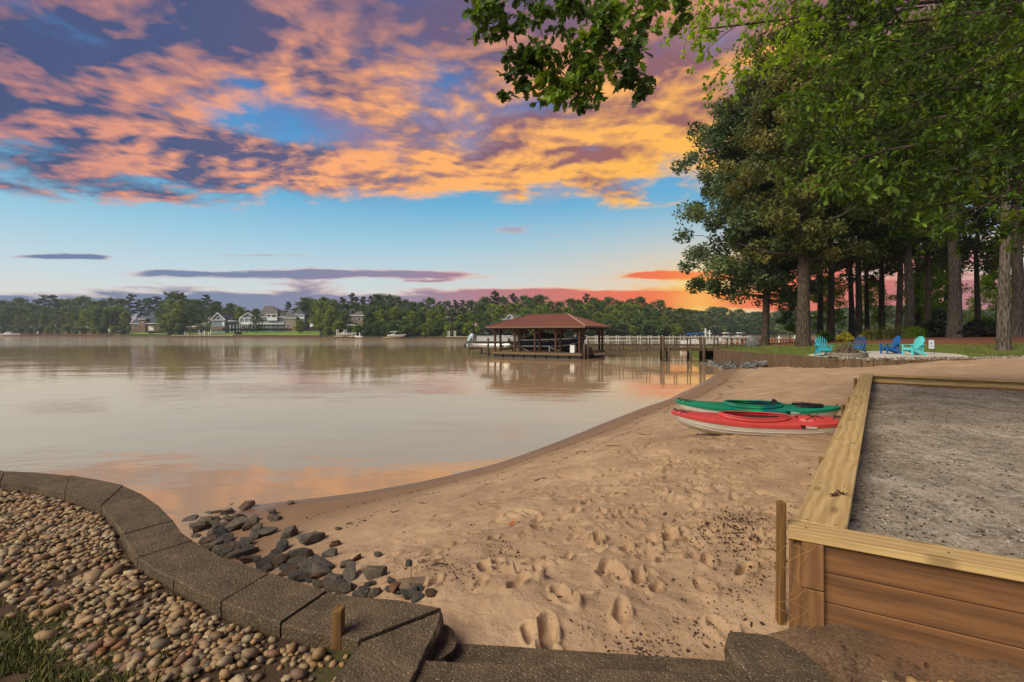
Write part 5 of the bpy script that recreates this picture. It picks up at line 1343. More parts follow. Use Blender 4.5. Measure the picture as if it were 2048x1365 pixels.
def leaves_on(P, Dr, size, r, LVv, LFf, droop=.35, spread=1.0):
    """P leaf bases, Dr outward directions"""
    N = len(P); a = Dr + r.normal(0, .55 * spread, (N, 3)); a[:, 2] -= droop; a /= np.linalg.norm(a, axis=1)[:, None]
    up = np.array([0, 0, 1.0]) + r.normal(0, .55, (N, 3)); b_ = np.cross(up, a); b_ /= np.linalg.norm(b_, axis=1)[:, None] + 1e-9; c_ = np.cross(a, b_)
    s = size * r.uniform(.65, 1.25, N)
    V = P[:, None] + (LVv[None, :, 0:1] * a[:, None] + LVv[None, :, 1:2] * b_[:, None] + LVv[None, :, 2:3] * c_[:, None]) * s[:, None, None]
    F = (LFf[None] + (np.arange(N) * len(LVv))[:, None, None]).reshape(-1, 3)
    T = np.repeat(np.clip(.45 + .26 * r.normal() + .18 * r.normal(0, 1, N), 0, 1), len(LVv)); return V.reshape(-1, 3), F, T
class Canopy:
    def __init__(s): s.mb = MB(); s.V, s.F, s.T, s.n = [], [], [], 0
    def spray(s, r, p0, p1, nl, size, LVv, LFf, twigs=5, rad=.012, spread=.35):
        p0, p1 = Vector(p0), Vector(p1); L = (p1 - p0).length; mid = p0.lerp(p1, .5) + Vector((0, 0, .06 * L))
        pts = [p0, p0.lerp(mid, .5) + Vector((0, 0, .02 * L)), mid, mid.lerp(p1, .5) + Vector((0, 0, .02 * L)), p1]; s.mb.tube(pts, [rad, rad * .8, rad * .6, rad * .4, rad * .15], 5, caps=False)
        B, Dd = [], []
        for k in range(twigs):
            f = r.uniform(.15, 1.0); b0 = p0.lerp(p1, f) + Vector((0, 0, .06 * L * (1 - (2 * f - 1) ** 2))); dd = ((p1 - p0).normalized() + Vector(r.normal(0, .75, 3))).normalized(); e = b0 + dd * spread * r.uniform(.5, 1.2)
            s.mb.tube([b0, e], [rad * .3, rad * .12], 4, caps=False)
            for q in range(max(1, nl // twigs)):
                g = r.uniform(.2, 1.0) ** .6; B.append(b0.lerp(e, g) + Vector(r.normal(0, .02, 3))); Dd.append((dd * .6 + Vector(r.normal(0, .6, 3))).normalized())
        V, F, T = leaves_on(np.array([b[:] for b in B]), np.array([d_[:] for d_ in Dd]), size, r, LVv, LFf); s.V.append(V); s.F.append(F + s.n); s.n += len(V); s.T.append(T)
    def build(s, root, mleaf, mbark, name):
        s.mb.build("limb", mbark, root); link(name, np_mesh(name, np.concatenate(s.V), np.concatenate(s.F), mleaf, smooth=False, tint=np.concatenate(s.T)), root)
def canopy_tree(name, foot, label, trunk_r, H, sprays, mleaf, LVv, LFf, seed, limbs_to):
    r = np.random.default_rng(seed); root = empty(name, foot, label=label, cat="tree"); fo = Vector(foot); cn = Canopy()
    tr = [Vector((0, 0, -.3)), Vector((.05, 0, 1)), Vector((-.1, .1, H * .5)), Vector((-.2, .1, H * .8)), Vector((0, 0, H))]; mbt = MB(); mbt.tube(tr, [trunk_r * 1.3, trunk_r, trunk_r * .85, trunk_r * .6, trunk_r * .2], 12); mbt.build("trunk", M_BARKG, root)
    for (hz, tgt) in limbs_to:
        t_ = Vector(tgt) - fo; st = Vector((-.1, .1, hz)); mid = st.lerp(t_, .5) + Vector((0, 0, .4)); cn.mb.tube([st, st.lerp(mid, .5) + Vector((0, 0, .2)), mid, mid.lerp(t_, .5), t_], [.09, .065, .045, .03, .012], 7, caps=False)
    for (p0, p1, nl, size, tw, rad, spd) in sprays: cn.spray(r, Vector(p0) - fo, Vector(p1) - fo, nl, size, LVv, LFf, tw, rad, spd)
    cn.build(root, mleaf, M_BARK, "crown"); return root
rs = np.random.default_rng(77)
spr = []
# right-hand mass: fans of foliage reaching left, 5.5 to 10 m away
def low_edge(px): return np.interp(px, [1560, 1620, 1700, 1800, 1900, 2060], [330, 380, 410, 445, 465, 490])
for k in range(210):
    px = 1590 + 540 * rs.random() ** .85; py = rs.uniform(-60, 1) if False else rs.uniform(-70, low_edge(px)); d = rs.uniform(5.4, 10.0)
    if px < 1680 and (py < 60): px += 90
    e = D(px, py, d); st = e + Vector((rs.uniform(.5, 1.2), rs.uniform(-.3, .6), rs.uniform(.05, .5))); spr.append((st, e + Vector((-.25, 0, -.12)), 104, .104, 10, .012, .38))
canopy_tree("white_oak", (11.5, 6.5, 1.6), "white oak whose dense lobed foliage fans in over the sand court", .32, 11, spr, M_LEAF_OAK, leafV, leafF, 5, [(4.5, D(1750, 200, 8)), (5.5, D(1700, 60, 8)), (3.8, D(1900, 420, 8)), (6.5, D(1800, -50, 7))])
spr = []
for (x0, y0, x1, y1, d, n) in [(985, -30, 960, 60, 5.2, 40), (1010, -20, 1000, 90, 5.4, 46), (1060, -30, 1090, 100, 5.0, 60), (1090, 90, 1020, 150, 5.0, 55), (1080, 100, 1012, 215, 5.1, 60), (1100, 100, 1075, 205, 5.2, 50), (1110, 120, 1140, 215, 5.0, 70), (1130, 60, 1160, 150, 5.3, 55), (1110, -40, 1180, 60, 4.8, 70), (1180, 20, 1250, 100, 4.6, 70), (1250, 60, 1275, 170, 4.3, 44), (1180, 60, 1200, 150, 5.1, 60), (1230, -30, 1300, 60, 5.0, 50), (1290, -40, 1320, 60, 5.4, 46), (1070, -30, 1040, 50, 5.4, 46), (1130, -40, 1120, 60, 5.6, 50), (940, -40, 945, 30, 5.4, 26), (1340, -40, 1370, 50, 5.6, 46), (1200, -50, 1220, 40, 5.4, 50), (1120, 140, 1160, 205, 5.1, 40), (1150, 130, 1180, 165, 5.1, 36)]:
    spr.append((D(x0, y0, d + .2), D(x1, y1, d), int(n * 2.5), .118 if d > 4.7 else .135, 9, .008, .24))
lb = [(6.0, D(1120, -30, 5.2)), (6.2, D(1260, -40, 5.2)), (6.4, D(1000, -50, 5.4))]
canopy_tree("post_oak", (8.6, 3.2, 1.7), "oak whose hanging spray of rounded lobed leaves dangles over the beach against the sky", .28, 9, spr, M_LEAF_OAK, leafV * np.array([.85, 1.25, 1]), leafF, 6, lb)
spr = []
for k in range(95):
    px = rs.uniform(1330, 1790); py = rs.uniform(-60, np.interp(px, [1330, 1420, 1560, 1700, 1790], [110, 210, 150, 70, 40])); d = rs.uniform(7.0, 9.5)
    e = D(px, py, d); st = e + Vector((rs.uniform(.2, .8), rs.uniform(-.2, .4), rs.uniform(.3, .7))); spr.append((st, e, 46, .085, 7, .008, .35))
canopy_tree("tulip_tree", (14.5, 9.0, 1.6), "tree with small bright yellow-green oval leaves hanging high above the court", .22, 13, spr, M_LEAF_BRT, ovalV * np.array([1, 1.5, 1]), ovalF, 7, [(8, D(1480, -30, 8.2)), (8.5, D(1620, -50, 8.2)), (7.5, D(1400, 60, 8.4))])

# ================================================================ boathouse dock, boats and piers
M_DOCKW = wood("dock_timber", srgb(128, 104, 76), srgb(84, 64, 44), ring=8, weather=.3, knots=False)
M_DPOST = wood("reddish_post", srgb(92, 58, 38), srgb(54, 34, 22), ring=8, weather=.3, knots=False)
M_PIERW = wood("weathered_pier", srgb(96, 76, 58), srgb(56, 43, 33), ring=8, weather=.4, knots=False)
M_FLOAT = plain("black_float", (.018, .018, .02), .6, .3, 2)
M_ROOFR = plain("red_metal_roof", srgb(120, 70, 55), .55, .12, .6, bmp=.05, spec=.5)
M_RTRIM = plain("roof_trim", srgb(196, 150, 120), .5, .1, 1, bmp=0)
M_WHITE = plain("white_paint", (.74, .74, .72), .45, .08, 2, bmp=.05)
M_NAVY = plain("navy_gelcoat", srgb(30, 42, 66), .2, .1, 1, bmp=0, spec=.6)
M_CANVAS = plain("maroon_canvas", srgb(48, 32, 34), .85, .2, 3)
M_ALU = plain("aluminium", (.55, .54, .52), .35, .1, 3, metal=.8, bmp=0)
M_GLASSD = plain("dark_glass", (.02, .024, .028), .1, .1, 1, bmp=0, spec=.6)
FL = G(984, 714, 0.0); e_ = Vector((.889, -.458, 0)); f_ = Vector((.458, .889, 0)); DRZ = math.atan2(e_.y, e_.x)
dock = empty("boathouse_dock", (FL.x, FL.y, 0), DRZ, label="floating timber boathouse dock with red metal hip roof on posts", cat="dock")
def slats_deck(x0, x1, y0, y1, z, along='x', w_=.14):
    mb = MB(); n = int(((x1 - x0) if along == 'x' else (y1 - y0)) / (w_ + .006))
    for k in range(n):
        c = (x0 if along == 'x' else y0) + (k + .5) * (w_ + .006)
        mb.box((c, (y0 + y1) / 2, z - .018 + random.uniform(-.003, .003)) if along == 'x' else ((x0 + x1) / 2, c, z - .018), (w_, y1 - y0, .036) if along == 'x' else (x1 - x0, w_, .036))
    return mb
for (x0, x1, y0, y1) in ((0, 10.5, 0, 1.6), (0, 10.5, 6.9, 8.5), (8.9, 10.5, 1.61, 6.89)):
    slats_deck(x0, x1, y0, y1, .60, 'x').build("deck_planks", M_DOCKW, dock)
    mb = MB(); mb.box(((x0 + x1) / 2, y0 + .03, .44), (x1 - x0, .05, .24)); mb.box(((x0 + x1) / 2, y1 - .03, .44), (x1 - x0, .05, .24)); mb.box((x0 + .03, (y0 + y1) / 2, .44), (.05, y1 - y0 - .12, .238)); mb.box((x1 - .03, (y0 + y1) / 2, .44), (.05, y1 - y0 - .12, .238)); mb.build("rim_joist", M_DOCKW, dock)
for yc in (.8, 7.7):
    for k in range(8):
        mb = MB(); mb.box((.7 + k * 1.3, yc, .12), (1.15, 1.35, .40), bev=.05); mb.build("float", M_FLOAT, dock)
PX, PY = (.3, 2.75, 5.2, 7.6, 10.2), (.18, 1.42, 7.08, 8.32)
for y in PY:
    for x in PX:
        mb = MB(); mb.box((0, 0, 0), (2.75, .20, .20), bev=.01); o = mb.build("post", M_DPOST, dock, (x, y, 1.825)); o.rotation_euler = (0, R(90), 0)
        br = MB()
        for s in (-1, 1):
            if 0 < x + s * .7 < 10.5: br.bar((x + s * .08, y, 2.55), (x + s * .65, y, 3.1), .07, .12)
        br.bar((x, y + (.08 if y < 4 else -.08), 2.55), (x, y + (.6 if y < 4 else -.6), 3.1), .07, .12)
        br.build("knee_brace", M_DPOST, dock)
    mb = MB(); mb.bar((-.3, y, 3.2), (10.8, y, 3.2), .10, .2); mb.build("beam", M_DPOST, dock)
for x in PX:
    mb = MB(); mb.bar((x, -.3, 3.36), (x, 8.8, 3.36), .08, .12); mb.build("rafter_tie", M_DPOST, dock)
ez, rzz = 3.40, 4.80
ev = [Vector((-.55, -.55, ez)), Vector((11.05, -.55, ez)), Vector((11.05, 9.05, ez)), Vector((-.55, 9.05, ez))]; rg = [Vector((2.8, 4.25, rzz)), Vector((7.4, 4.25, rzz))]
def slope(corners, edge0, edge1):
    """corners of one roof face plus standing seams running up it"""
    mb = MB(); nrm = (corners[1] - corners[0]).cross(corners[-1] - corners[0]).normalized(); th = Vector((0, 0, -.05)); n = len(corners)
    mb.add(corners + [c + th for c in corners], [tuple(range(n)), tuple(range(2 * n - 1, n - 1, -1))] + [(i, n + i, n + (i + 1) % n, (i + 1) % n) for i in range(n)])
    a, b_ = corners[0], corners[1]; L = (b_ - a).length; ud = (b_ - a).normalized(); upd = nrm.cross(ud).normalized()
    k = .25
    while k < L:
        s = a + ud * k; best = None
        for c0, c1 in zip(corners[1:], corners[2:] + corners[:1]):
            # intersect the line s + t*upd with edge c0-c1 in the plane
            d = c1 - c0; den = (upd.cross(d)).dot(nrm)
            if abs(den) < 1e-6: continue
            t_ = ((c0 - s).cross(d)).dot(nrm) / den; q = s + upd * t_; w_ = (q - c0).dot(d) / d.dot(d)
            if t_ > .05 and -.01 <= w_ <= 1.01 and (best is None or t_ < best): best = t_
        if best: mb.bar(s + nrm * .016, s + upd * best + nrm * .016, .03, .034)
        k += .38
    return mb
for cs in ([ev[0], ev[1], rg[1], rg[0]], [ev[1], ev[2], rg[1]], [ev[2], ev[3], rg[0], rg[1]], [ev[3], ev[0], rg[0]]): slope(cs, 0, 1).build("roof_slope", M_ROOFR, dock)
for a, b_ in ((ev[0], rg[0]), (ev[3], rg[0]), (ev[1], rg[1]), (ev[2], rg[1]), (rg[0], rg[1])):
    mb = MB(); mb.bar(a + Vector((0, 0, .035)), b_ + Vector((0, 0, .035)), .12, .04); mb.build("ridge_cap", M_RTRIM if b_ == rg[1] and a == ev[1] else M_ROOFR, dock)
mb = MB()
for a, b_ in zip(ev, ev[1:] + ev[:1]): mb.bar(a + Vector((0, 0, -.12)), b_ + Vector((0, 0, -.12)), .05, .14)
mb.build("fascia", M_DOCKW, dock)
def dloc(x, y, z=0): return Vector((FL.x, FL.y, 0)) + e_ * x + f_ * y + Vector((0, 0, z))
# piles that guide the dock
for k, (x, y, h_) in enumerate([(-.35, -.25, 2.1), (11.0, .6, 1.9), (10.9, -.3, 1.6)]):
    mb = MB(); mb.tube([(0, 0, -1.5), (0, 0, h_ * .5), (0, 0, h_)], [.12, .115, .11], 10)
    tag(mb.build("mooring_pile", M_PIERW, None, dloc(x, y)), ["round guide pile at the open end of the boathouse dock", "round guide pile where the gangway meets the boathouse dock", "shorter guide pile at the gangway end of the boathouse dock"][k], "pile")
# things on the dock
mb = MB(); mb.box((0, 0, .38), (.5, .4, .76), bev=.03); mb.box((0, 0, .79), (.54, .44, .06), bev=.02); tag(mb.build("dock_cabinet", M_WHITE, None, dloc(9.3, .7, .6), DRZ), "upright white cabinet standing on the boathouse dock by the boat's bow", "cabinet")
mb = MB(); mb.lathe([(.22, 0), (.26, .02), (.3, .75), (.31, .8), (.2, .84)], n=14); tag(mb.build("dock_bin", M_FLOAT, None, dloc(10.0, 2.2, .6)), "black bin on the boathouse dock beside the gangway", "bin")
mb = MB(); mb.box((0, 0, .25), (1.1, .55, .46), bev=.03); mb.box((0, 0, .50), (1.14, .59, .05), bev=.01); tag(mb.build("dock_box", M_DOCKW, None, dloc(9.9, 3.4, .6), DRZ), "brown lidded timber box on the boathouse dock behind the black bin", "box")

# ---- navy cruiser on its lift
def boat_hull(L, B_, hz, keel0, flare=.75, nst=22, rise=.25, trans=.85):
    """sections from stern (x=0) to bow (x=L); returns rows of points keel->sheer on both sides"""
    rows = []
    for k in range(nst):
        s = k / (nst - 1); b_ = B_ / 2 * (trans + (1 - trans) * math.sin(min(1, s / .35) * math.pi / 2)) * max(0.012, 1 - max(0, (s - .42) / .58) ** 2.4); sh = hz + rise * s ** 2; kz = keel0 + (hz * .72) * max(0, (s - .62) / .38) ** 2.2
        rows.append((L * s + .5 * max(0, (s - .7) / .3) ** 2, b_, sh, kz))
    return rows
def hull_band(rows, f0, f1, out=0.0):
    mb = MB(); secs = []
    def pt(r, f, sg):
        x, b_, sh, kz = r; ch = kz + (sh - kz) * .38
        if f < .38: t_ = f / .38; y = b_ * .80 * t_; z = kz + (ch - kz) * t_ ** 1.1
        else: t_ = (f - .38) / .62; y = b_ * (.80 + .20 * t_ ** .7); z = ch + (sh - ch) * t_
        xx = x - .55 * (1 - f) ** 1.3 * max(0, (x / rows[-1][0] - .7) / .3)
        return Vector((xx, sg * (y + out), z))
    fs = np.linspace(f0, f1, 7)
    for sg in (-1, 1): mb.loft([[pt(r, f, sg) for f in fs] for r in rows], closed=False)
    if f0 == 0:
        r = rows[0]; tp = [pt(r, f, 1) for f in np.linspace(0, 1, 8)]; tn = [pt(r, f, -1) for f in np.linspace(0, 1, 8)]; mb.add(tp + tn[::-1], [tuple(range(16))])
    return mb
bt = empty("navy_boat", dloc(1.65, 4.1, .55), DRZ, label="dark navy motorboat with white stripe under a maroon canvas, lifted inside the boathouse", cat="boat")
rows = boat_hull(7.5, 2.5, 1.35, 0.0, rise=.30)
hull_band(rows, 0, 1).build("hull", M_NAVY, bt); hull_band(rows, .40, .48, .012).build("stripe", M_WHITE, bt); hull_band(rows, .92, 1.0, .015).build("rub_rail", M_ALU, bt)
mb = MB(); top_ = [Vector((r[0], r[1], r[2])) for r in rows]; bot_ = [Vector((r[0], -r[1], r[2])) for r in rows]
mb.loft([[a, a.lerp(b_, .25) + Vector((0, 0, .10)), a.lerp(b_, .5) + Vector((0, 0, .14)), a.lerp(b_, .75) + Vector((0, 0, .10)), b_] for a, b_ in zip(top_, bot_)], closed=False); mb.build("foredeck", M_NAVY, bt)
cv = []
for x, w_, z in ((.6, .9, 1.45), (1.2, 1.0, 1.75), (2.2, 1.02, 2.05), (3.2, 1.0, 2.15), (4.0, .95, 2.0), (4.7, .85, 1.72), (5.4, .7, 1.52)): cv.append([Vector((x, -w_ - .1, 1.40)), Vector((x, -w_, (1.4 + z) / 2 + .08)), Vector((x, -w_ * .55, z - .03)), Vector((x, 0, z)), Vector((x, w_ * .55, z - .03)), Vector((x, w_, (1.4 + z) / 2 + .08)), Vector((x, w_ + .1, 1.40))])
mb = MB(); mb.loft(cv, closed=False); mb.build("canvas_cover", M_CANVAS, bt)
mb = MB(); mb.box((-.35, 0, .42), (.8, 2.0, .08), bev=.02); mb.build("swim_platform", M_DOCKW, bt)
mb = MB(); mb.tube([(5.6, -.8, 1.62), (6.2, -.72, 1.86), (7.2, -.4, 1.98), (7.7, 0, 2.0), (7.2, .4, 1.98), (6.2, .72, 1.86), (5.6, .8, 1.62)], .02, 6); mb.build("bow_rail", M_ALU, bt)
lf = empty("boat_lift", dloc(4.6, 4.1, 0), DRZ, label="grey metal boat lift frame holding the navy boat", cat="boat lift")
for x in (-2.0, 1.6):
    mb = MB(); mb.bar((x, -2.45, .42), (x, 2.45, .42), .12, .12); mb.build("cross_beam", M_ALU, lf)
    for y in (-2.3, 2.3):
        mb = MB(); mb.bar((x, y, -1.0), (x, y, 1.25), .09); mb.build("lift_post", M_ALU, lf)
for y in (-.75, .75):
    mb = MB(); mb.bar((-2.6, y, .62), (2.2, y, .62), .14, .16); mb.build("bunk", M_DOCKW, lf)
mb = MB(); mb.bar((-2.0, -2.3, 1.2), (1.6, -2.3, 1.2), .05); mb.bar((1.6, -2.3, 1.1), (3.2, -2.3, .62), .05); mb.bar((-2.0, -2.3, 1.1), (-.9, -2.3, .62), .05); mb.build("side_rail", M_ALU, lf)

# ---- pontoon boat with outboard behind the dock
po = Vector(((943 - 1024) / FPX * 61, 61, 0))
M_SIDE = plain("dull_white", (.36, .36, .35), .5, .1, 2, bmp=0)
pb = empty("pontoon_boat", po, DRZ, label="pontoon boat with pale outboard motor tilted up beyond the boathouse dock", cat="boat")
for y in (-.95, .95):
    mb = MB(); mb.tube([(-.1, y, 1.12), (.1, y, 1.12), (5.4, y, 1.12), (6.1, y, 1.22), (6.5, y, 1.38)], [.2, .33, .33, .22, .04], 14); mb.build("pontoon", M_ALU, pb)
mb = MB(); mb.box((3.1, 0, 1.52), (6.4, 2.4, .10), bev=.02); mb.build("deck", M_FLOAT, pb)
for y in (-1.15, 1.15):
    mb = MB(); mb.box((3.7, y, 1.92), (4.4, .05, .62), bev=.02); mb.build("side_panel", M_SIDE, pb); mb = MB(); mb.tube([(1.2, y, 1.57), (1.2, y, 2.3), (6.0, y, 2.3), (6.1, y, 1.57)], .025, 6); mb.build("rail", M_ALU, pb)
for x in (2.1, 4.6):
    mb = MB(); mb.box((x, .4, 1.8), (.9, 1.2, .45), bev=.08); mb.box((x - .42, .4, 2.15), (.16, 1.2, .5), bev=.05); mb.build("seat", M_CANVAS if x < 3 else M_WHITE, pb)
for y in (-1.1, 1.1): mb = MB(); mb.tube([(1.5, y, 2.2), (2.6, y * .91, 3.0), (3.2, y, 2.2)], .02, 5); mb.build("bimini_frame", M_ALU, pb)
mb = MB(); mb.loft([[Vector((x, y, z + .12 * (1 - (y / 1.15) ** 2))) for y in np.linspace(-1.15, 1.15, 7)] for x, z in ((1.6, 2.72), (2.3, 2.98), (3.2, 3.06), (4.0, 2.95))], closed=False); mb.build("bimini_canopy", M_CANVAS, pb)
ob = empty("outboard", (-.15, 0, 1.75)); ob.parent = pb; ob.rotation_euler = (0, R(38), 0)
mb = MB(); sec = []
for z, a, c in ((-.45, .16, .14), (-.1, .26, .22), (.3, .34, .27), (.65, .33, .26), (.82, .22, .18)): sec.append([Vector((-.15 + a * math.cos(t_), c * math.sin(t_), z)) for t_ in np.linspace(0, 2 * np.pi, 14, endpoint=False)])
M_COWL = plain("pale_cowl", srgb(176, 198, 208), .3, .06, 2, bmp=0, spec=.5)
mb.loft(sec); mb.build("cowl", M_COWL, ob)
mb = MB(); mb.box((-.15, 0, -.8), (.30, .16, .8), bev=.05); mb.box((-.2, 0, -1.05), (.6, .22, .04)); mb.lathe([(.02, -1.35), (.09, -1.28), (.10, -1.1), (.05, -1.0)], (-.15, 0, 0), 10); mb.build("drive_leg", M_FLOAT, ob)
mb = MB()
for k in range(3):
    a = k * 2.094; mb.add([Vector((-.48, 0, -1.22)), Vector((-.50, .16 * math.cos(a), -1.22 + .16 * math.sin(a))), Vector((-.46, .16 * math.cos(a + .7), -1.22 + .16 * math.sin(a + .7)))], [(0, 1, 2)])
mb.build("propeller", M_ALU, ob)
mb = MB(); mb.tube([(.35, -.25, 1.6), (.3, -.25, 2.2), (.3, 0, 2.35), (.3, .25, 2.2), (.35, .25, 1.6)], .03, 6); mb.build("ladder_rail", M_WHITE, pb)
pl = empty("pontoon_lift", po, DRZ, label="dark timber lift frame under the pontoon boat", cat="boat lift")
for x in (.6, 5.2):
    mb = MB(); mb.bar((x, -1.6, .68), (x, 1.6, .68), .14, .14); mb.build("cross_beam", M_PIERW, pl)
    for y in (-1.5, 1.5): mb = MB(); mb.tube([(x, y, -1.2), (x, y, 1.5)], .09, 8); mb.build("lift_post", M_PIERW, pl)

# ---- gangway and fixed pier
PG, PS = Vector((8.6, 48.55, .62)), Vector((14.3, 45.2, 1.27)); PE = Vector((21.4, 43.9, 1.27))
def rail_walk(root, p0, p1, wd, hgt, npost, m, thick=.09, mid=True, names=("post", "top_rail", "mid_rail")):
    p0, p1 = Vector(p0), Vector(p1); d = (p1 - p0).normalized(); s = Vector((d.y, -d.x, 0)).normalized(); rl = root.location
    for sg in (-1, 1):
        for k in range(npost):
            q = p0.lerp(p1, k / (npost - 1)) + s * sg * wd / 2 - rl; mb = MB(); mb.bar(q + Vector((0, 0, -.15)), q + Vector((0, 0, hgt)), thick); mb.build(names[0], m, root)
        o = s * sg * wd / 2 - rl; mb = MB(); mb.bar(p0 + o + Vector((0, 0, hgt)), p1 + o + Vector((0, 0, hgt)), .11, .05); mb.build(names[1], m, root)
        if mid: mb = MB(); mb.bar(p0 + o + Vector((0, 0, hgt * .52)), p1 + o + Vector((0, 0, hgt * .52)), .04, .08); mb.build(names[2], m, root)
def walk_deck(root, p0, p1, wd, m):
    p0, p1 = Vector(p0), Vector(p1); d = p1 - p0; L = d.length; n = int(L / .147); mb = MB(); rl = root.location; q = d.to_track_quat('X', 'Z').to_matrix()
    for k in range(n): mb.box(p0 + d * ((k + .5) / n) - rl, (.14, wd, .04), q)
    mb.build("deck_planks", m, root); s = Vector((d.y, -d.x, 0)).normalized(); mb = MB()
    for sg in (-1, 1): mb.bar(p0 + s * sg * (wd / 2 - .03) + Vector((0, 0, -.13)) - rl, p1 + s * sg * (wd / 2 - .03) + Vector((0, 0, -.13)) - rl, .06, .2)
    mb.build("joist", m, root)
gw = empty("gangway", PG, label="sloping timber gangway with handrails from the pier down to the boathouse dock", cat="gangway")
walk_deck(gw, PG, PS, 1.15, M_PIERW); rail_walk(gw, PG, PS, 1.15, .92, 6, M_PIERW, mid=False)
pr_ = empty("fixed_pier", PS, label="fixed timber pier with handrail running out from the lawn on wooden piles", cat="pier")
walk_deck(pr_, PS, PE, 1.4, M_PIERW); rail_walk(pr_, PS, PE, 1.4, .95, 7, M_PIERW, mid=False)
for k, (f, r0, tp) in enumerate([(0.0, .13, 1.02), (.07, .10, .1), (.34, .10, 0), (.50, .14, .98), (.72, .10, 0)]):
    for sg in (-1, 1):
        c = PS.lerp(PE, f) + Vector((.18, .98, 0)).normalized() * sg * .78; mb = MB(); mb.tube([(c.x - PS.x, c.y - PS.y, -2.6), (c.x - PS.x, c.y - PS.y, tp + .05)], [r0, r0 * .92], 10); mb.build("pile", M_PIERW, pr_)
    if k in (0, 2, 4):
        c0 = PS.lerp(PE, f) - PS; mb = MB(); n_ = Vector((.18, .98, 0)).normalized() * .7; mb.bar(c0 + n_ + Vector((0, 0, -.25)), c0 - n_ + Vector((0, 0, -1.15)), .05, .12); mb.bar(c0 - n_ + Vector((.06, 0, -.25)), c0 + n_ + Vector((.06, 0, -1.15)), .05, .12); mb.build("cross_brace", M_PIERW, pr_)

# ---- neighbour's pier with white railings
M_OFFW = plain("offwhite_paint", (.5, .49, .46), .6, .15, 2, bmp=0)
wp = empty("white_rail_pier", (10.5, 70, 0), label="neighbouring pier with white post-and-rail fence beyond the boathouse", cat="pier")
for (a, b_) in (((9.5, 71.5, .95), (33, 69.5, .95)),):
    walk_deck(wp, a, b_, 1.6, M_PIERW); a, b_ = Vector(a), Vector(b_); n = int((b_ - a).length / 1.55)
    for k in range(n + 1):
        for sg in (-.8, .8):
            q = a.lerp(b_, k / n) + Vector((0, sg, 0)) - wp.location; mb = MB(); mb.box(q + Vector((0, 0, .62)), (.12, .12, 1.25)); mb.box(q + Vector((0, 0, 1.27)), (.17, .17, .06)); mb.build("post", M_OFFW, wp)
    for sg in (-.8, .8):
        for z in (.55, 1.08): mb = MB(); mb.bar(a + Vector((0, sg, z)) - wp.location, b_ + Vector((0, sg, z)) - wp.location, .05, .11); mb.build("rail", M_OFFW, wp)
    for k in range(0, n + 1, 3): q = a.lerp(b_, k / n) - wp.location; mb = MB(); mb.tube([q + Vector((0, -.7, -2)), q + Vector((0, -.7, 0))], .13, 8); mb.build("pile", M_PIERW, wp)
# ---- runabout with blue bimini
def small_boat(name, px, d, L, rz, mh, label, canopy=None, z=.0, hz=.85, group=None, cabin=False):
    p = Vector(((px - 1024) / FPX * d, d, z)); b_ = empty(name, p, rz, label=label, cat="boat", group=group); rows = boat_hull(L, L * .33, hz, -.15)
    hull_band(rows, 0, 1).build("hull", mh, b_); mb = MB(); mb.loft([[Vector((r[0], r[1] * .97, r[2] - .03)), Vector((r[0], 0, r[2] + .04)), Vector((r[0], -r[1] * .97, r[2] - .03))] for r in rows], closed=False); mb.build("deck", M_WHITE, b_)
    mb = MB(); mb.loft([[Vector((L * .55 + dx, y, z_)) for y in np.linspace(-L * .13, L * .13, 5)] for dx, z_ in ((.5, hz), (.1, hz + .45))], closed=False); mb.build("windscreen", M_GLASSD, b_)
    mb = MB(); mb.box((L * .3, 0, hz + .15), (L * .18, L * .24, .4), bev=.06); mb.build("seat", M_WHITE, b_)
    if canopy:
        mb = MB()
        for y in (-L * .14, L * .14): mb = MB(); mb.tube([(L * .25, y, hz), (L * .33, y, hz + 1.25), (L * .52, y, hz)], .025, 5); mb.build("canopy_frame", M_ALU, b_)
        mb = MB(); mb.loft([[Vector((x, y, hz + z_ + .15 * (1 - (y / (L * .16)) ** 2))) for y in np.linspace(-L * .16, L * .16, 6)] for x, z_ in ((L * .12, 1.05), (L * .22, 1.25), (L * .45, 1.27), (L * .58, 1.1))], closed=False); mb.build("canopy", canopy, b_)
    if cabin:
        mb = MB(); mb.box((L * .45, 0, hz + .45), (L * .38, L * .22, .9), bev=.15); mb.box((L * .42, 0, hz + 1.25), (L * .26, L * .2, .08), bev=.03); cb = mb.build("cabin", M_WHITE, b_); mb = MB(); mb.box((L * .45, 0, hz + .58), (L * .385, L * .225, .3)); mb.build("cabin_window", M_GLASSD, cb)
        mb = MB(); mb.tube([(L * .3, 0, hz + 1.3), (L * .3, 0, hz + 2.8)], .05, 6); mb.build("mast", M_ALU, b_)
    return b_
M_BLUEC = plain("blue_canvas", srgb(26, 82, 148), .8, .1, 2)
small_boat("runabout", 1362, 79, 6.4, R(-8), M_WHITE, "pale runabout with blue canvas canopy behind the white rail pier", M_BLUEC, .35)
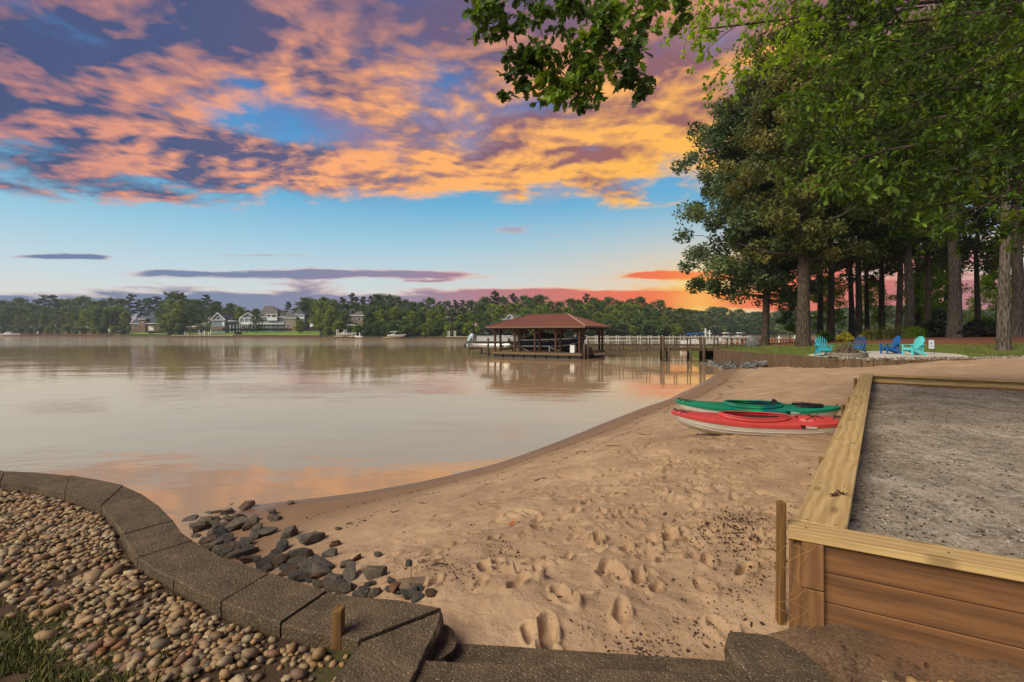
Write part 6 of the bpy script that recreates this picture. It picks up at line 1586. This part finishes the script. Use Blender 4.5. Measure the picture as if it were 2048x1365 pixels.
# ---- reddish pier beyond the boulder, with its lift masts
bp = empty("red_brown_pier", (38, 82, 0), label="reddish brown slatted pier beyond the domed boulder across the cove", cat="pier")
M_REDW = wood("red_stained", srgb(150, 82, 54), srgb(104, 54, 36), ring=6, weather=.3, knots=False)
walk_deck(bp, (37, 82, .8), (52, 80, .8), 1.8, M_REDW)
for k in range(34):
    q = Vector((37, 82, 0)).lerp(Vector((52, 80, 0)), k / 33) - bp.location; mb = MB(); mb.box(q + Vector((0, -.95, .95)), (.30, .05, 1.0)); mb.build("fence_board", M_REDW, bp)
mb = MB(); mb.bar(Vector((37, 81, 1.5)) - bp.location, Vector((52, 79, 1.5)) - bp.location, .08, .12); mb.build("top_rail", M_REDW, bp)
for k in range(6): q = Vector((37, 82, 0)).lerp(Vector((52, 80, 0)), k / 5) - bp.location; mb = MB(); mb.tube([q + Vector((0, 0, -2)), q + Vector((0, 0, .8))], .14, 8); mb.build("pile", M_REDW, bp)
for k, (px, d, top) in enumerate([(1558, 92, 672), (1590, 94, 671), (1411, 88, 657), (1419, 92, 661)]):
    p = Vector(((px - 1024) / FPX * d, d, 0)); mb = MB(); mb.box((0, 0, 0), (.2, .2, 2 * (EYE - (top - HORIZON) / FPX * d))); mb.box((0, 0, (EYE - (top - HORIZON) / FPX * d) * .8), (.9, .12, .12)); tag(mb.build("lift_mast", M_WHITE, None, p), "white boat-lift mast rising behind the piers in the cove", "mast", "white lift masts in the cove")
for k, (px, d, lb_) in enumerate([(1440, 150, "small white boat moored far back in the cove behind the pier"), (1468, 158, "second small white boat moored far back in the cove behind the pier")]): small_boat("moored_boat", px, d, 6.0, R(10), M_WHITE, lb_, M_WHITE, .3)

# ================================================================ far shore: houses
M_SIDING = plain("grey_siding", srgb(124, 132, 138), .8, .12, .6, bmp=0); M_TANW = plain("tan_shingle", srgb(150, 130, 106), .85, .15, .8, bmp=0); M_BRICKW = plain("brown_stone", srgb(118, 96, 78), .9, .3, 1.0, bmp=.2)
M_ROOFG = plain("grey_shingle", srgb(74, 76, 84), .9, .2, .8, bmp=.2); M_ROOFB = plain("brown_shingle", srgb(98, 90, 84), .9, .2, .8, bmp=.2); M_ROOFT = plain("terracotta_shingle", srgb(104, 66, 54), .9, .2, .8); M_STONEC = plain("chimney_stone", srgb(150, 140, 128), .9, .2, 1)
def ypx(y, d): return EYE + (HORIZON - y) / FPX * d
def xpx(x, d): return (x - 1024) / FPX * d
def wing(root, px0, px1, yg, ye, yr, d, depth, wm, rm, style='hip', ridge=None, wins=(), cols=(), over=.5, nm="wall"):
    x0, x1 = xpx(px0, d), xpx(px1, d); zg, ze, zr = ypx(yg, d) - 1.5, ypx(ye, d), ypx(yr, d); rl = root.location
    o = Vector((rl.x, rl.y, rl.z)); y0, y1 = d, d + depth; c = lambda x, y, z: Vector((x, y, z)) - o
    mb = MB(); mb.box(c((x0 + x1) / 2, (y0 + y1) / 2, (zg + ze) / 2), (x1 - x0, depth, ze - zg)); wl_ = mb.build(nm, wm, root)
    mb = MB(); E = [c(x0 - over, y0 - over, ze), c(x1 + over, y0 - over, ze), c(x1 + over, y1 + over, ze), c(x0 - over, y1 + over, ze)]
    xm, ym = (x0 + x1) / 2, (y0 + y1) / 2; th = Vector((0, 0, .25))
    if style == 'hip':
        ra, rb = (xpx(ridge[0], d + depth / 2), xpx(ridge[1], d + depth / 2)) if ridge else (x0 + (x1 - x0) * .35, x1 - (x1 - x0) * .35)
        mb.add([p + th for p in E] + [c(ra, ym, zr), c(rb, ym, zr)] + E, [(0, 1, 5, 4), (1, 2, 5), (2, 3, 4, 5), (3, 0, 4), (9, 8, 7, 6), (6, 7, 1, 0), (7, 8, 2, 1), (8, 9, 3, 2), (9, 6, 0, 3)])
    elif style == 'front':      # gable faces the lake
        mb.add([p + th for p in E] + [c(xm, y0 - over, zr), c(xm, y1 + over, zr)] + E, [(0, 4, 5, 3), (4, 1, 2, 5), (9, 8, 7, 6), (8, 9, 3, 5, 2), (7, 8, 2, 1), (9, 6, 0, 3)])
        g = MB(); g.add([c(x0, y0 + .02, ze), c(x1, y0 + .02, ze), c(xm, y0 + .02, zr - .25)], [(0, 1, 2)]); g.build("gable", wm, root)
        t_ = MB(); t_.bar(E[0] + Vector((0, -.05, .12)), c(xm, y0 - over - .05, zr - .02), .15, .35); t_.bar(E[1] + Vector((0, -.05, .12)), c(xm, y0 - over - .05, zr - .02), .15, .35); t_.build("gable_trim", M_WHITE, root)
    else: mb.add([p + th for p in E] + [c(x0 - over, ym, zr), c(x1 + over, ym, zr)] + E, [(0, 1, 5, 4), (2, 3, 4, 5), (1, 2, 5), (3, 0, 4), (9, 8, 7, 6), (6, 7, 1, 0), (7, 8, 2, 1), (8, 9, 3, 2), (9, 6, 0, 3)])
    ro = mb.build("roof", rm, root)
    mb = MB(); mb.box(c(xm, y0 - over - .02, ze + .12), (x1 - x0 + 2 * over, .12, .34)); mb.build("eave_board", M_WHITE, ro)
    for (wx, wy, ww, wh) in wins:
        q = c(xpx(wx, d), y0 - .06, ypx(wy, d)); W, Hh = ww / FPX * d, wh / FPX * d
        mb = MB(); mb.box(q + Vector((0, .03, 0)), (W + .3, .14, Hh + .3)); wf = mb.build("window", M_WHITE, root); mb = MB(); n = max(1, int(W / .9))
        for k in range(n): mb.box(q + Vector((-W / 2 + (k + .5) * W / n, -.055, 0)), (W / n - .1, .05, Hh))
        mb.build("pane", M_GLASSD, wf)
    for cx in cols:
        mb = MB(); mb.box(c(xpx(cx, d), y0 - 2.2, (zg + ze) / 2), (.42, .42, ze - zg)); mb.build("porch_column", M_WHITE, root)
    return wl_
d = 292; hs1 = empty("stone_house", (xpx(292, d), d, 2.6), label="brown stone house with large dark hip roof and white garage door on the far shore", cat="house")
wing(hs1, 262, 300, 664, 648, 634, d, 12, M_BRICKW, M_ROOFG, 'side', wins=((271, 653, 8, 5),)); wing(hs1, 286, 322, 664.5, 648, 627.5, d - 3, 13, M_BRICKW, M_ROOFG, 'hip', ridge=(302, 306)); wing(hs1, 278, 291, 664, 639, 637.5, d - 3.6, 4, M_BRICKW, M_ROOFG, 'hip', wins=((285, 647, 4, 4),))
mb = MB(); mb.box((xpx(310.5, d) - hs1.location.x, -3.15, ypx(657.5, d) - 2.6), (10.5 / FPX * d, .2, 8 / FPX * d)); mb.build("garage_door", M_WHITE, hs1)
d = 258; hs2 = empty("grey_garage", (xpx(436, d), d, 2.6), label="grey gabled garage cottage with white trim beside the big lakeside mansion", cat="house")
wing(hs2, 423, 450, 661, 641, 626, d, 9, M_SIDING, M_ROOFG, 'front', wins=((436.5, 638, 7, 6),)); wing(hs2, 448, 458, 658, 644, 637, d + 2, 7, M_SIDING, M_ROOFG, 'side')
mb = MB(); mb.box((0, -.12, ypx(657.5, d) - 2.6), (27 / FPX * d + .1, .3, 7 / FPX * d)); mb.build("foundation", M_BRICKW, hs2); mb = MB(); mb.box((xpx(447, d) - hs2.location.x, -.1, ypx(648, d) - 2.6), (1.1, .1, 2.2)); mb.build("door", M_WHITE, hs2)
pg = empty("pergola", (xpx(467, d), d, 2.8), label="white pergola between the grey garage and the mansion", cat="pergola")
for px in (460.5, 467, 474):
    mb = MB(); mb.box((xpx(px, d) - pg.location.x, 0, 1.6), (.3, .3, 4.2)); mb.build("post", M_WHITE, pg)
mb = MB(); mb.box((0, 0, ypx(642.5, d) - 2.8), (16 / FPX * d, 3.2, .35)); mb.build("top_beam", M_WHITE, pg)
d = 262; hs3 = empty("lakeside_mansion", (xpx(540, d), d, 2.6), label="large grey and white mansion with steep roofs, porches and many windows", cat="house")
wing(hs3, 518, 569, 659, 635, 610.5, d, 16, M_SIDING, M_ROOFB, 'hip', ridge=(530, 544), wins=((523, 641, 9, 5), (535, 641, 9, 5), (546, 641, 5, 6), (522, 652, 5, 5), (530, 652, 5, 5), (538, 652, 5, 5), (547, 652, 5, 5), (557, 652, 4, 4), (564, 652, 4, 4), (561, 640, 14, 6)))
wing(hs3, 534, 554, 636, 629.5, 618, d - 1, 8, M_WHITE, M_ROOFB, 'hip', wins=((537.5, 632.5, 4, 3.6), (548, 632.5, 7, 3.6)))
wing(hs3, 482, 512, 659, 637, 626, d + 2, 12, M_SIDING, M_ROOFG, 'front', wins=((489, 643, 6, 8), (499, 643, 6, 8), (488, 654, 8, 6), (499, 654, 8, 6), (508, 654, 5, 6)), cols=(484, 493.5, 503))
mb = MB(); mb.box((xpx(502, d) - hs3.location.x, -1.2, ypx(648.5, d) - 2.6), (38 / FPX * d, 3.0, .5)); mb.build("balcony", M_WHITE, hs3); mb = MB(); mb.box((xpx(502, d) - hs3.location.x, -2.6, ypx(646.5, d) - 2.6), (38 / FPX * d, .08, .9)); mb.build("balustrade", M_WHITE, hs3)
mb = MB(); mb.box((xpx(545, d) - hs3.location.x, -.5, ypx(648, d) - 2.6), (50 / FPX * d, 1.2, .6)); mb.build("balcony", M_WHITE, hs3)
wing(hs3, 570, 592, 659, 637, 622, d - 1, 12, M_TANW, M_ROOFB, 'hip', ridge=(575, 580), wins=((575, 640, 3, 2), (581, 640, 3, 2), (587, 640, 3, 2), (577, 652, 8, 4)))
wing(hs3, 588, 609, 660, 631, 618, d + 3, 7, M_SIDING, M_ROOFG, 'hip', ridge=(597, 600), wins=((599, 636.5, 5, 5), (592, 628.5, 2, 2), (604, 655, 6, 8))); wing(hs3, 588.5, 608.5, 633, 630.9, 618, d + 2.7, 6, M_WHITE, M_ROOFG, 'hip', ridge=(597, 600))
d = 225; hs4 = empty("hidden_house", (xpx(712, d), d, 2.5), label="tan house with white-posted deck half hidden among the shore trees", cat="house")
wing(hs4, 703, 726, 663, 632, 622, d + 4, 9, M_TANW, M_ROOFB, 'hip', wins=((708, 638, 3, 4), (718, 638, 5, 4), (714, 648, 8, 4)))
mb = MB(); mb.box((0, 0, ypx(650.5, d) - 2.5), (34 / FPX * d, 4, .35)); mb.build("deck", M_WHITE, hs4)
for px in (697, 704, 711, 721, 727): mb = MB(); mb.box((xpx(px, d) - hs4.location.x, -1.8, ypx(657, d) - 2.5), (.3, .3, 13 / FPX * d)); mb.build("deck_post", M_WHITE, hs4)
d = 228; hs5 = empty("chimney_house", (xpx(906, d), d, 2.5), label="white house with tall pale chimney and reddish roof among trees by the boathouse", cat="house")
wing(hs5, 895, 928, 662, 635, 626, d, 10, M_WHITE, M_ROOFT, 'hip', ridge=(906, 918), wins=((898.5, 639, 3, 3.6), (903.5, 639, 3, 3.6), (908.5, 639, 3, 3.6), (914, 639, 3, 3.6), (899, 648, 3, 3.6), (904.5, 648, 3, 3.6), (912, 648, 3, 3.6)))
mb = MB(); mb.box((xpx(909.5, d) - hs5.location.x, 2, ypx(625.5, d) - 2.5), (4 / FPX * d, 1.0, 11 / FPX * d)); mb.box((xpx(909.5, d) - hs5.location.x, 2, ypx(620, d) - 2.5), (4.8 / FPX * d, 1.2, .3)); mb.build("chimney", M_STONEC, hs5)
d = 220; hs6 = empty("grey_roof_house", (xpx(1025, d), d, 2.5), label="house with grey gabled roof showing behind the red boathouse roof", cat="house")
wing(hs6, 1004, 1062, 664, 640, 628, d, 10, M_WHITE, M_ROOFB, 'side', wins=((1010, 646, 6, 5), (1022, 646, 5, 5), (1036, 646, 6, 5), (1050, 646, 6, 5), (1015, 656, 7, 5), (1030, 656, 6, 5), (1045, 656, 7, 5))); wing(hs6, 1012, 1028, 664, 641, 629, d - 2, 5, M_WHITE, M_ROOFB, 'front', wins=((1020, 646, 5, 5),))
d = 312; hs7 = empty("white_house", (xpx(235, d), d, 2.6), label="low white lake house behind trunks next to the brown stone house", cat="house")
wing(hs7, 214, 257, 662, 650, 645, d, 10, M_WHITE, M_ROOFG, 'hip', wins=((220, 655, 6, 5), (229, 655, 5, 5), (240, 656, 7, 6), (250, 656, 6, 6)))
d = 372; hs8 = empty("hazy_house", (xpx(1545, d), d, 2.6), label="pale grey house in front of the misty trees across the cove", cat="house")
wing(hs8, 1534, 1556, 668, 650, 641, d, 10, M_SIDING, M_ROOFB, 'hip', wins=((1539, 655, 4, 4), (1546, 655, 4, 4), (1552, 655, 3, 4)))

# hedges, seawall and lawns before the mansion
def hedge(px0, px1, yb, yt, d, label, m=M_LEAF_DARK):
    x0, x1 = xpx(px0, d), xpx(px1, d); z0, z1 = ypx(yb, d), ypx(yt, d); r = np.random.default_rng(int(px0)); n = int((x1 - x0) / .8) + 3
    C = np.c_[np.linspace(0, x1 - x0, n), r.normal(0, .3, n), np.full(n, (z1 - z0) * .5)]; V, F, T = leaf_cards(C, np.full(n, (z1 - z0) * .75), 60, .32, r)
    o = link("hedge", np_mesh("hedge", V, F, m, smooth=False, tint=T), None, (x0, d, z0)); return tag(o, label, "hedge")
hedge(447, 580, 662, 657, 254, "long dark clipped hedge below the mansion's terrace"); hedge(300, 322, 668, 664, 275, "dark hedge at the foot of the brown stone house"); hedge(395, 424, 660, 648, 262, "grey-green hedge beside the grey garage cottage", M_LEAF_GREY); hedge(471, 481, 669, 664, 244, "small dark box shrub on the lawn below the mansion")
M_FLAWN = plain("mown_grass", srgb(112, 136, 50), .95, .25, .3, bmp=0)
def far_patch(name, pxa, pxb, o0, o1, m, up=.12):
    ps = np.linspace(pxa, pxb, 30); V = []
    for o_ in np.linspace(o0, o1, 8):
        for p_ in ps: q = shore_pt(p_, o_); V.append((q.x, q.y, bank_z(o_) + up))
    i = np.arange(len(V)).reshape(8, 30); return tag(link(name, np_mesh(name, V, np.stack([i[:-1, :-1], i[:-1, 1:], i[1:, 1:], i[1:, :-1]], -1).reshape(-1, 4), m)), kind='structure')
far_patch("far_lawn", 405, 640, 2.2, 26, M_FLAWN); far_patch("far_lawn", 258, 400, 4, 16, M_FLAWN)
M_FDIRT = plain("bare_earth", srgb(122, 88, 62), .95, .3, .3, bmp=0); far_patch("far_earth", -60, 250, 2, 22, M_FDIRT)
fw = empty("far_seawall", shore_pt(540), label="dark timber seawall along the mansion's lawn", cat="seawall")
for a, b_ in zip(np.linspace(465, 640, 24)[:-1], np.linspace(465, 640, 24)[1:]):
    p0, p1 = shore_pt(a, .6), shore_pt(b_, .6); mb = MB(); mb.bar(Vector((p0.x, p0.y, .55)) - fw.location, Vector((p1.x, p1.y, .55)) - fw.location, .3, 1.3); mb.build("wall_panel", M_PIERW, fw)

# far docks
def far_dock(px0, px1, off, z, label, m, masts=(), extra=None):
    p0, p1 = shore_pt(px0, off), shore_pt(px1, off); root = empty("far_dock", p0, label=label, cat="dock", group="docks along the far shore"); d = p1 - p0; mb = MB(); mb.bar(Vector((0, 0, z)), d + Vector((0, 0, z)), 2.4, .3); mb.build("deck", m, root)
    n = max(3, int(d.length / 3))
    for k in range(n + 1): q = d * (k / n); mb = MB(); mb.box(q + Vector((0, -1.0, z / 2 - .3)), (.28, .28, z + 1.4)); mb.build("pile", M_PIERW, root)
    for (px, h_) in masts: q = shore_pt(px, off) - p0; mb = MB(); mb.box(q + Vector((0, -1.1, z + h_ * .3)), (.22, .22, h_ * .6)); mb.build("mast", M_WHITE, root)
    return root
M_PALEW = plain("pale_deck", srgb(166, 148, 124), .9, .15, 1, bmp=0)
far_dock(346, 470, -9, 1.0, "long pale dock with white posts before the grey garage cottage", M_PALEW, ((373, 3), (378, 2.4), (401, 4.5), (404, 2.5), (409, 3.2), (412, 4.2), (420, 3), (424, 5)))
far_dock(45, 118, -8, 1.2, "reddish dock beside the white cabin cruiser on the far shore", M_REDW, ((78, 3), (80, 3)))
far_dock(118, 215, -5, 1.2, "reddish dock below the low white lake house", M_REDW, ((135, 3), (163, 3)))
far_dock(672, 725, -6, .8, "dock with white lift posts below the tan house", M_PALEW, ((675, 5), (678, 5), (690, 5), (694, 5), (706, 3), (713, 3), (721, 3)))
far_dock(768, 806, -7, .5, "small floating dock under the lone pontoon boat", M_PALEW, ((790, 4),))
far_dock(893, 945, -6, .8, "dock with white pillars below the chimney house", M_PALEW, ((897, 4), (900, 4), (909, 4), (912, 4)))
small_boat("cabin_cruiser", 4, shore_d(10) - 14, 12, R(0), M_WHITE, "white cabin cruiser moored at the reddish far dock", None, .2, 1.3, None, True)
small_boat("runabout", 678, shore_d(685) - 10, 6.5, R(4), M_WHITE, "white runabout on the lift below the tan house", None, 1.3)
small_boat("pontoon_boat", 775, shore_d(785) - 11, 7, R(3), M_WHITE, "white boat with canopy alone on its floating dock before dense trees", M_WHITE, .7)
small_boat("moored_boat", 725, shore_d(715) - 9, 4.5, R(150), M_WHITE, "small pale boat drawn up beside the dock below the tan house", None, .3, .6)

# ================================================================ far shore: trees
M_FBARK = plain("far_bark", srgb(96, 82, 70), .95, .3, 1.0, bmp=0)
fk = [tree_parts(40 + i, 20, b0, rc, .26, .42, per, m, M_FBARK, limbs=lim, clump=cl, nsub=3) for i, (b0, rc, per, m, lim, cl) in enumerate([
    (3.0, 5.6, 46, M_LEAF_FAR, 20, 1.7), (2.2, 6.2, 46, M_LEAF_FAR, 20, 1.8), (4.5, 5.2, 46, M_LEAF_FAR, 19, 1.6), (2.2, 6.0, 46, M_LEAF_FARY, 20, 1.7), (3.0, 5.0, 46, M_LEAF_FARY, 18, 1.6)])]
fp = [tree_parts(50 + i, 24, 11 + i * 2, 4.0 - .4 * i, .28, .40, 60, M_LEAF_PINE, M_FBARK, style='pine', limbs=13, clump=1.25, nsub=2) for i in range(3)]
rt = np.random.default_rng(99)
TOPS = [(-400, 588), (-60, 592), (0, 592), (60, 596), (110, 590), (160, 588), (210, 592), (260, 592), (320, 594), (345, 582), (380, 588), (430, 592), (450, 607), (480, 612), (520, 622), (560, 622), (600, 612), (615, 590), (660, 586), (700, 590), (740, 588), (770, 584), (800, 592), (850, 592), (890, 596), (920, 602), (960, 592), (990, 582), (1020, 592), (1060, 588), (1120, 594), (1180, 590), (1230, 592), (1290, 594), (1330, 600), (1360, 612), (1372, 640)]
def top_y(px): return float(np.interp(px, [t_[0] for t_ in TOPS], [t_[1] for t_ in TOPS]))
def zone(px):
    for lim, s in ((60, "behind the white cabin cruiser"), (255, "behind the low white lake house"), (330, "behind the brown stone house"), (425, "between the brown stone house and grey garage"), (610, "behind the lakeside mansion"), (690, "between the mansion and the tan house"), (740, "around the tan house"), (880, "behind the lone boat on its floating dock"), (960, "around the chimney house"), (1200, "behind the red boathouse roof"), (1400, "behind the white rail pier")):
        if px < lim: return s
    return "on the misty bank across the cove"
def far_tree(px, off, topy, kind, sx=1.0):
    q = shore_pt(px, off); d = q.y; zg = bank_z(off) - .2; Hh = max(5.0, EYE + (HORIZON - topy) / FPX * d - zg)
    if kind < 5: parts, H0, nm, tx = fk[kind], 20, "broadleaf_tree", ("rounded green tree", "spreading green tree", "high-crowned green tree", "yellow-green tree", "slim yellow-green tree")[kind]
    else: parts, H0, nm, tx = fp[kind - 5], 24, "pine_tree", "tall thin-topped pine"
    s = Hh / H0; w_ = s * sx * rt.uniform(.9, 1.2) if kind < 5 else s * sx
    w_ = min(max(w_, .55), 1.35)
    plant_tree(nm, parts, (q.x, q.y, zg), tx + " " + zone(px), "trees along the far shore", rz=rt.uniform(0, 6.28), s=w_, sz=s)
# back row carries the skyline
px = -130.0
while px < 1372:
    o_ = rt.uniform(48, 78); k = int(rt.choice([0, 1, 2, 5, 6, 7], p=[.30, .26, .24, .08, .07, .05])); ty = top_y(px) + rt.uniform(-1, 12) - (3 if k > 4 else 0); far_tree(px, o_, ty, k); px += rt.uniform(13, 21)
# middle row
px = -130.0
while px < 1368:
    o_ = rt.uniform(26, 40)
    if not (440 < px < 612 or 262 < px < 322): far_tree(px, o_, top_y(px) + rt.uniform(12, 26), int(rt.choice([0, 1, 2, 3, 4])), 1.1)
    px += rt.uniform(15, 23)
# front row at the water
px = -130.0
while px < 1366:
    blocked = 208 < px < 322 or 352 < px < 636 or 694 < px < 728 or 1003 < px < 1040
    if not blocked: far_tree(px, rt.uniform(6, 14), top_y(px) + rt.uniform(26, 46), int(rt.choice([0, 1, 3, 4])), 1.2)
    px += rt.uniform(15, 23)
for (px, o_, ty, k) in [(338, 12, 618, 1), (352, 14, 622, 3), (365, 18, 626, 0), (395, 40, 600, 2), (462, 45, 606, 0), (478, 40, 612, 3), (513, 14, 617, 0), (600, 12, 640, 3), (640, 8, 600, 3), (660, 6, 612, 3), (650, 14, 606, 4), (578, 60, 604, 5), (605, 58, 602, 0), (930, 10, 628, 1), (902, 8, 652, 1), (196, 14, 615, 2), (225, 16, 618, 2), (250, 18, 622, 4), (215, 8, 620, 2), (690, 10, 622, 1), (735, 8, 620, 0)]: far_tree(px, o_, ty, k, .8 if px in (513, 600) else 1.0)
# misty bank across the cove
px = 1360.0
while px < 2300:
    far_tree(px, rt.uniform(10, 50), 617 + rt.uniform(-4, 7) + 4 * math.sin(px * .013), int(rt.choice([0, 1, 2])), 1.25); px += rt.uniform(11, 17)
    far_tree(px, rt.uniform(4, 9), 636 + rt.uniform(-6, 6), int(rt.choice([0, 1])), 1.3)

# low growth along the wooded parts of the far waterline
bush = [tree_parts(80 + i, 5, .5, 2.6, .08, .34, 60, m, M_FBARK, limbs=12, clump=1.0, nsub=2) for i, m in enumerate((M_LEAF_FAR, M_LEAF_FARY, M_LEAF_FAR))]
px = -110.0
while px < 1366:
    if not (258 < px < 330 or 372 < px < 640):
        o_ = rt.uniform(2.5, 5); q = shore_pt(px, o_); plant_tree("shore_bush", bush[int(rt.integers(3))], (q.x, q.y, bank_z(o_) - .2), "leafy bush at the far waterline " + zone(px), "bushes along the far shore", rz=rt.uniform(0, 6.28), s=rt.uniform(.7, 1.3), cat="bush")
    px += rt.uniform(14, 24)
px = 1380.0
while px < 2100:
    q = shore_pt(px, 3.5); plant_tree("shore_bush", bush[int(rt.integers(3))], (q.x, q.y, .8), "leafy bush at the far waterline on the misty bank", "bushes along the far shore", rz=rt.uniform(0, 6.28), s=rt.uniform(1.0, 1.6), cat="bush"); px += rt.uniform(14, 20)

# ================================================================ evening haze over the lake
def m_haze():
    m = bpy.data.materials.new("haze"); m.use_nodes = True; nt = m.node_tree; nt.nodes.clear(); o = nt.nodes.new("ShaderNodeOutputMaterial"); v = nt.nodes.new("ShaderNodeVolumePrincipled")
    v.inputs['Color'].default_value = (.80, .86, .92, 1); v.inputs['Density'].default_value = .00028; v.inputs['Anisotropy'].default_value = 0.2
    nt.links.new(v.outputs[0], o.inputs['Volume']); return m
mb = MB(); mb.box((0, 330, 22), (3600, 760, 48)); tag(mb.build("haze", m_haze()), kind='stuff')
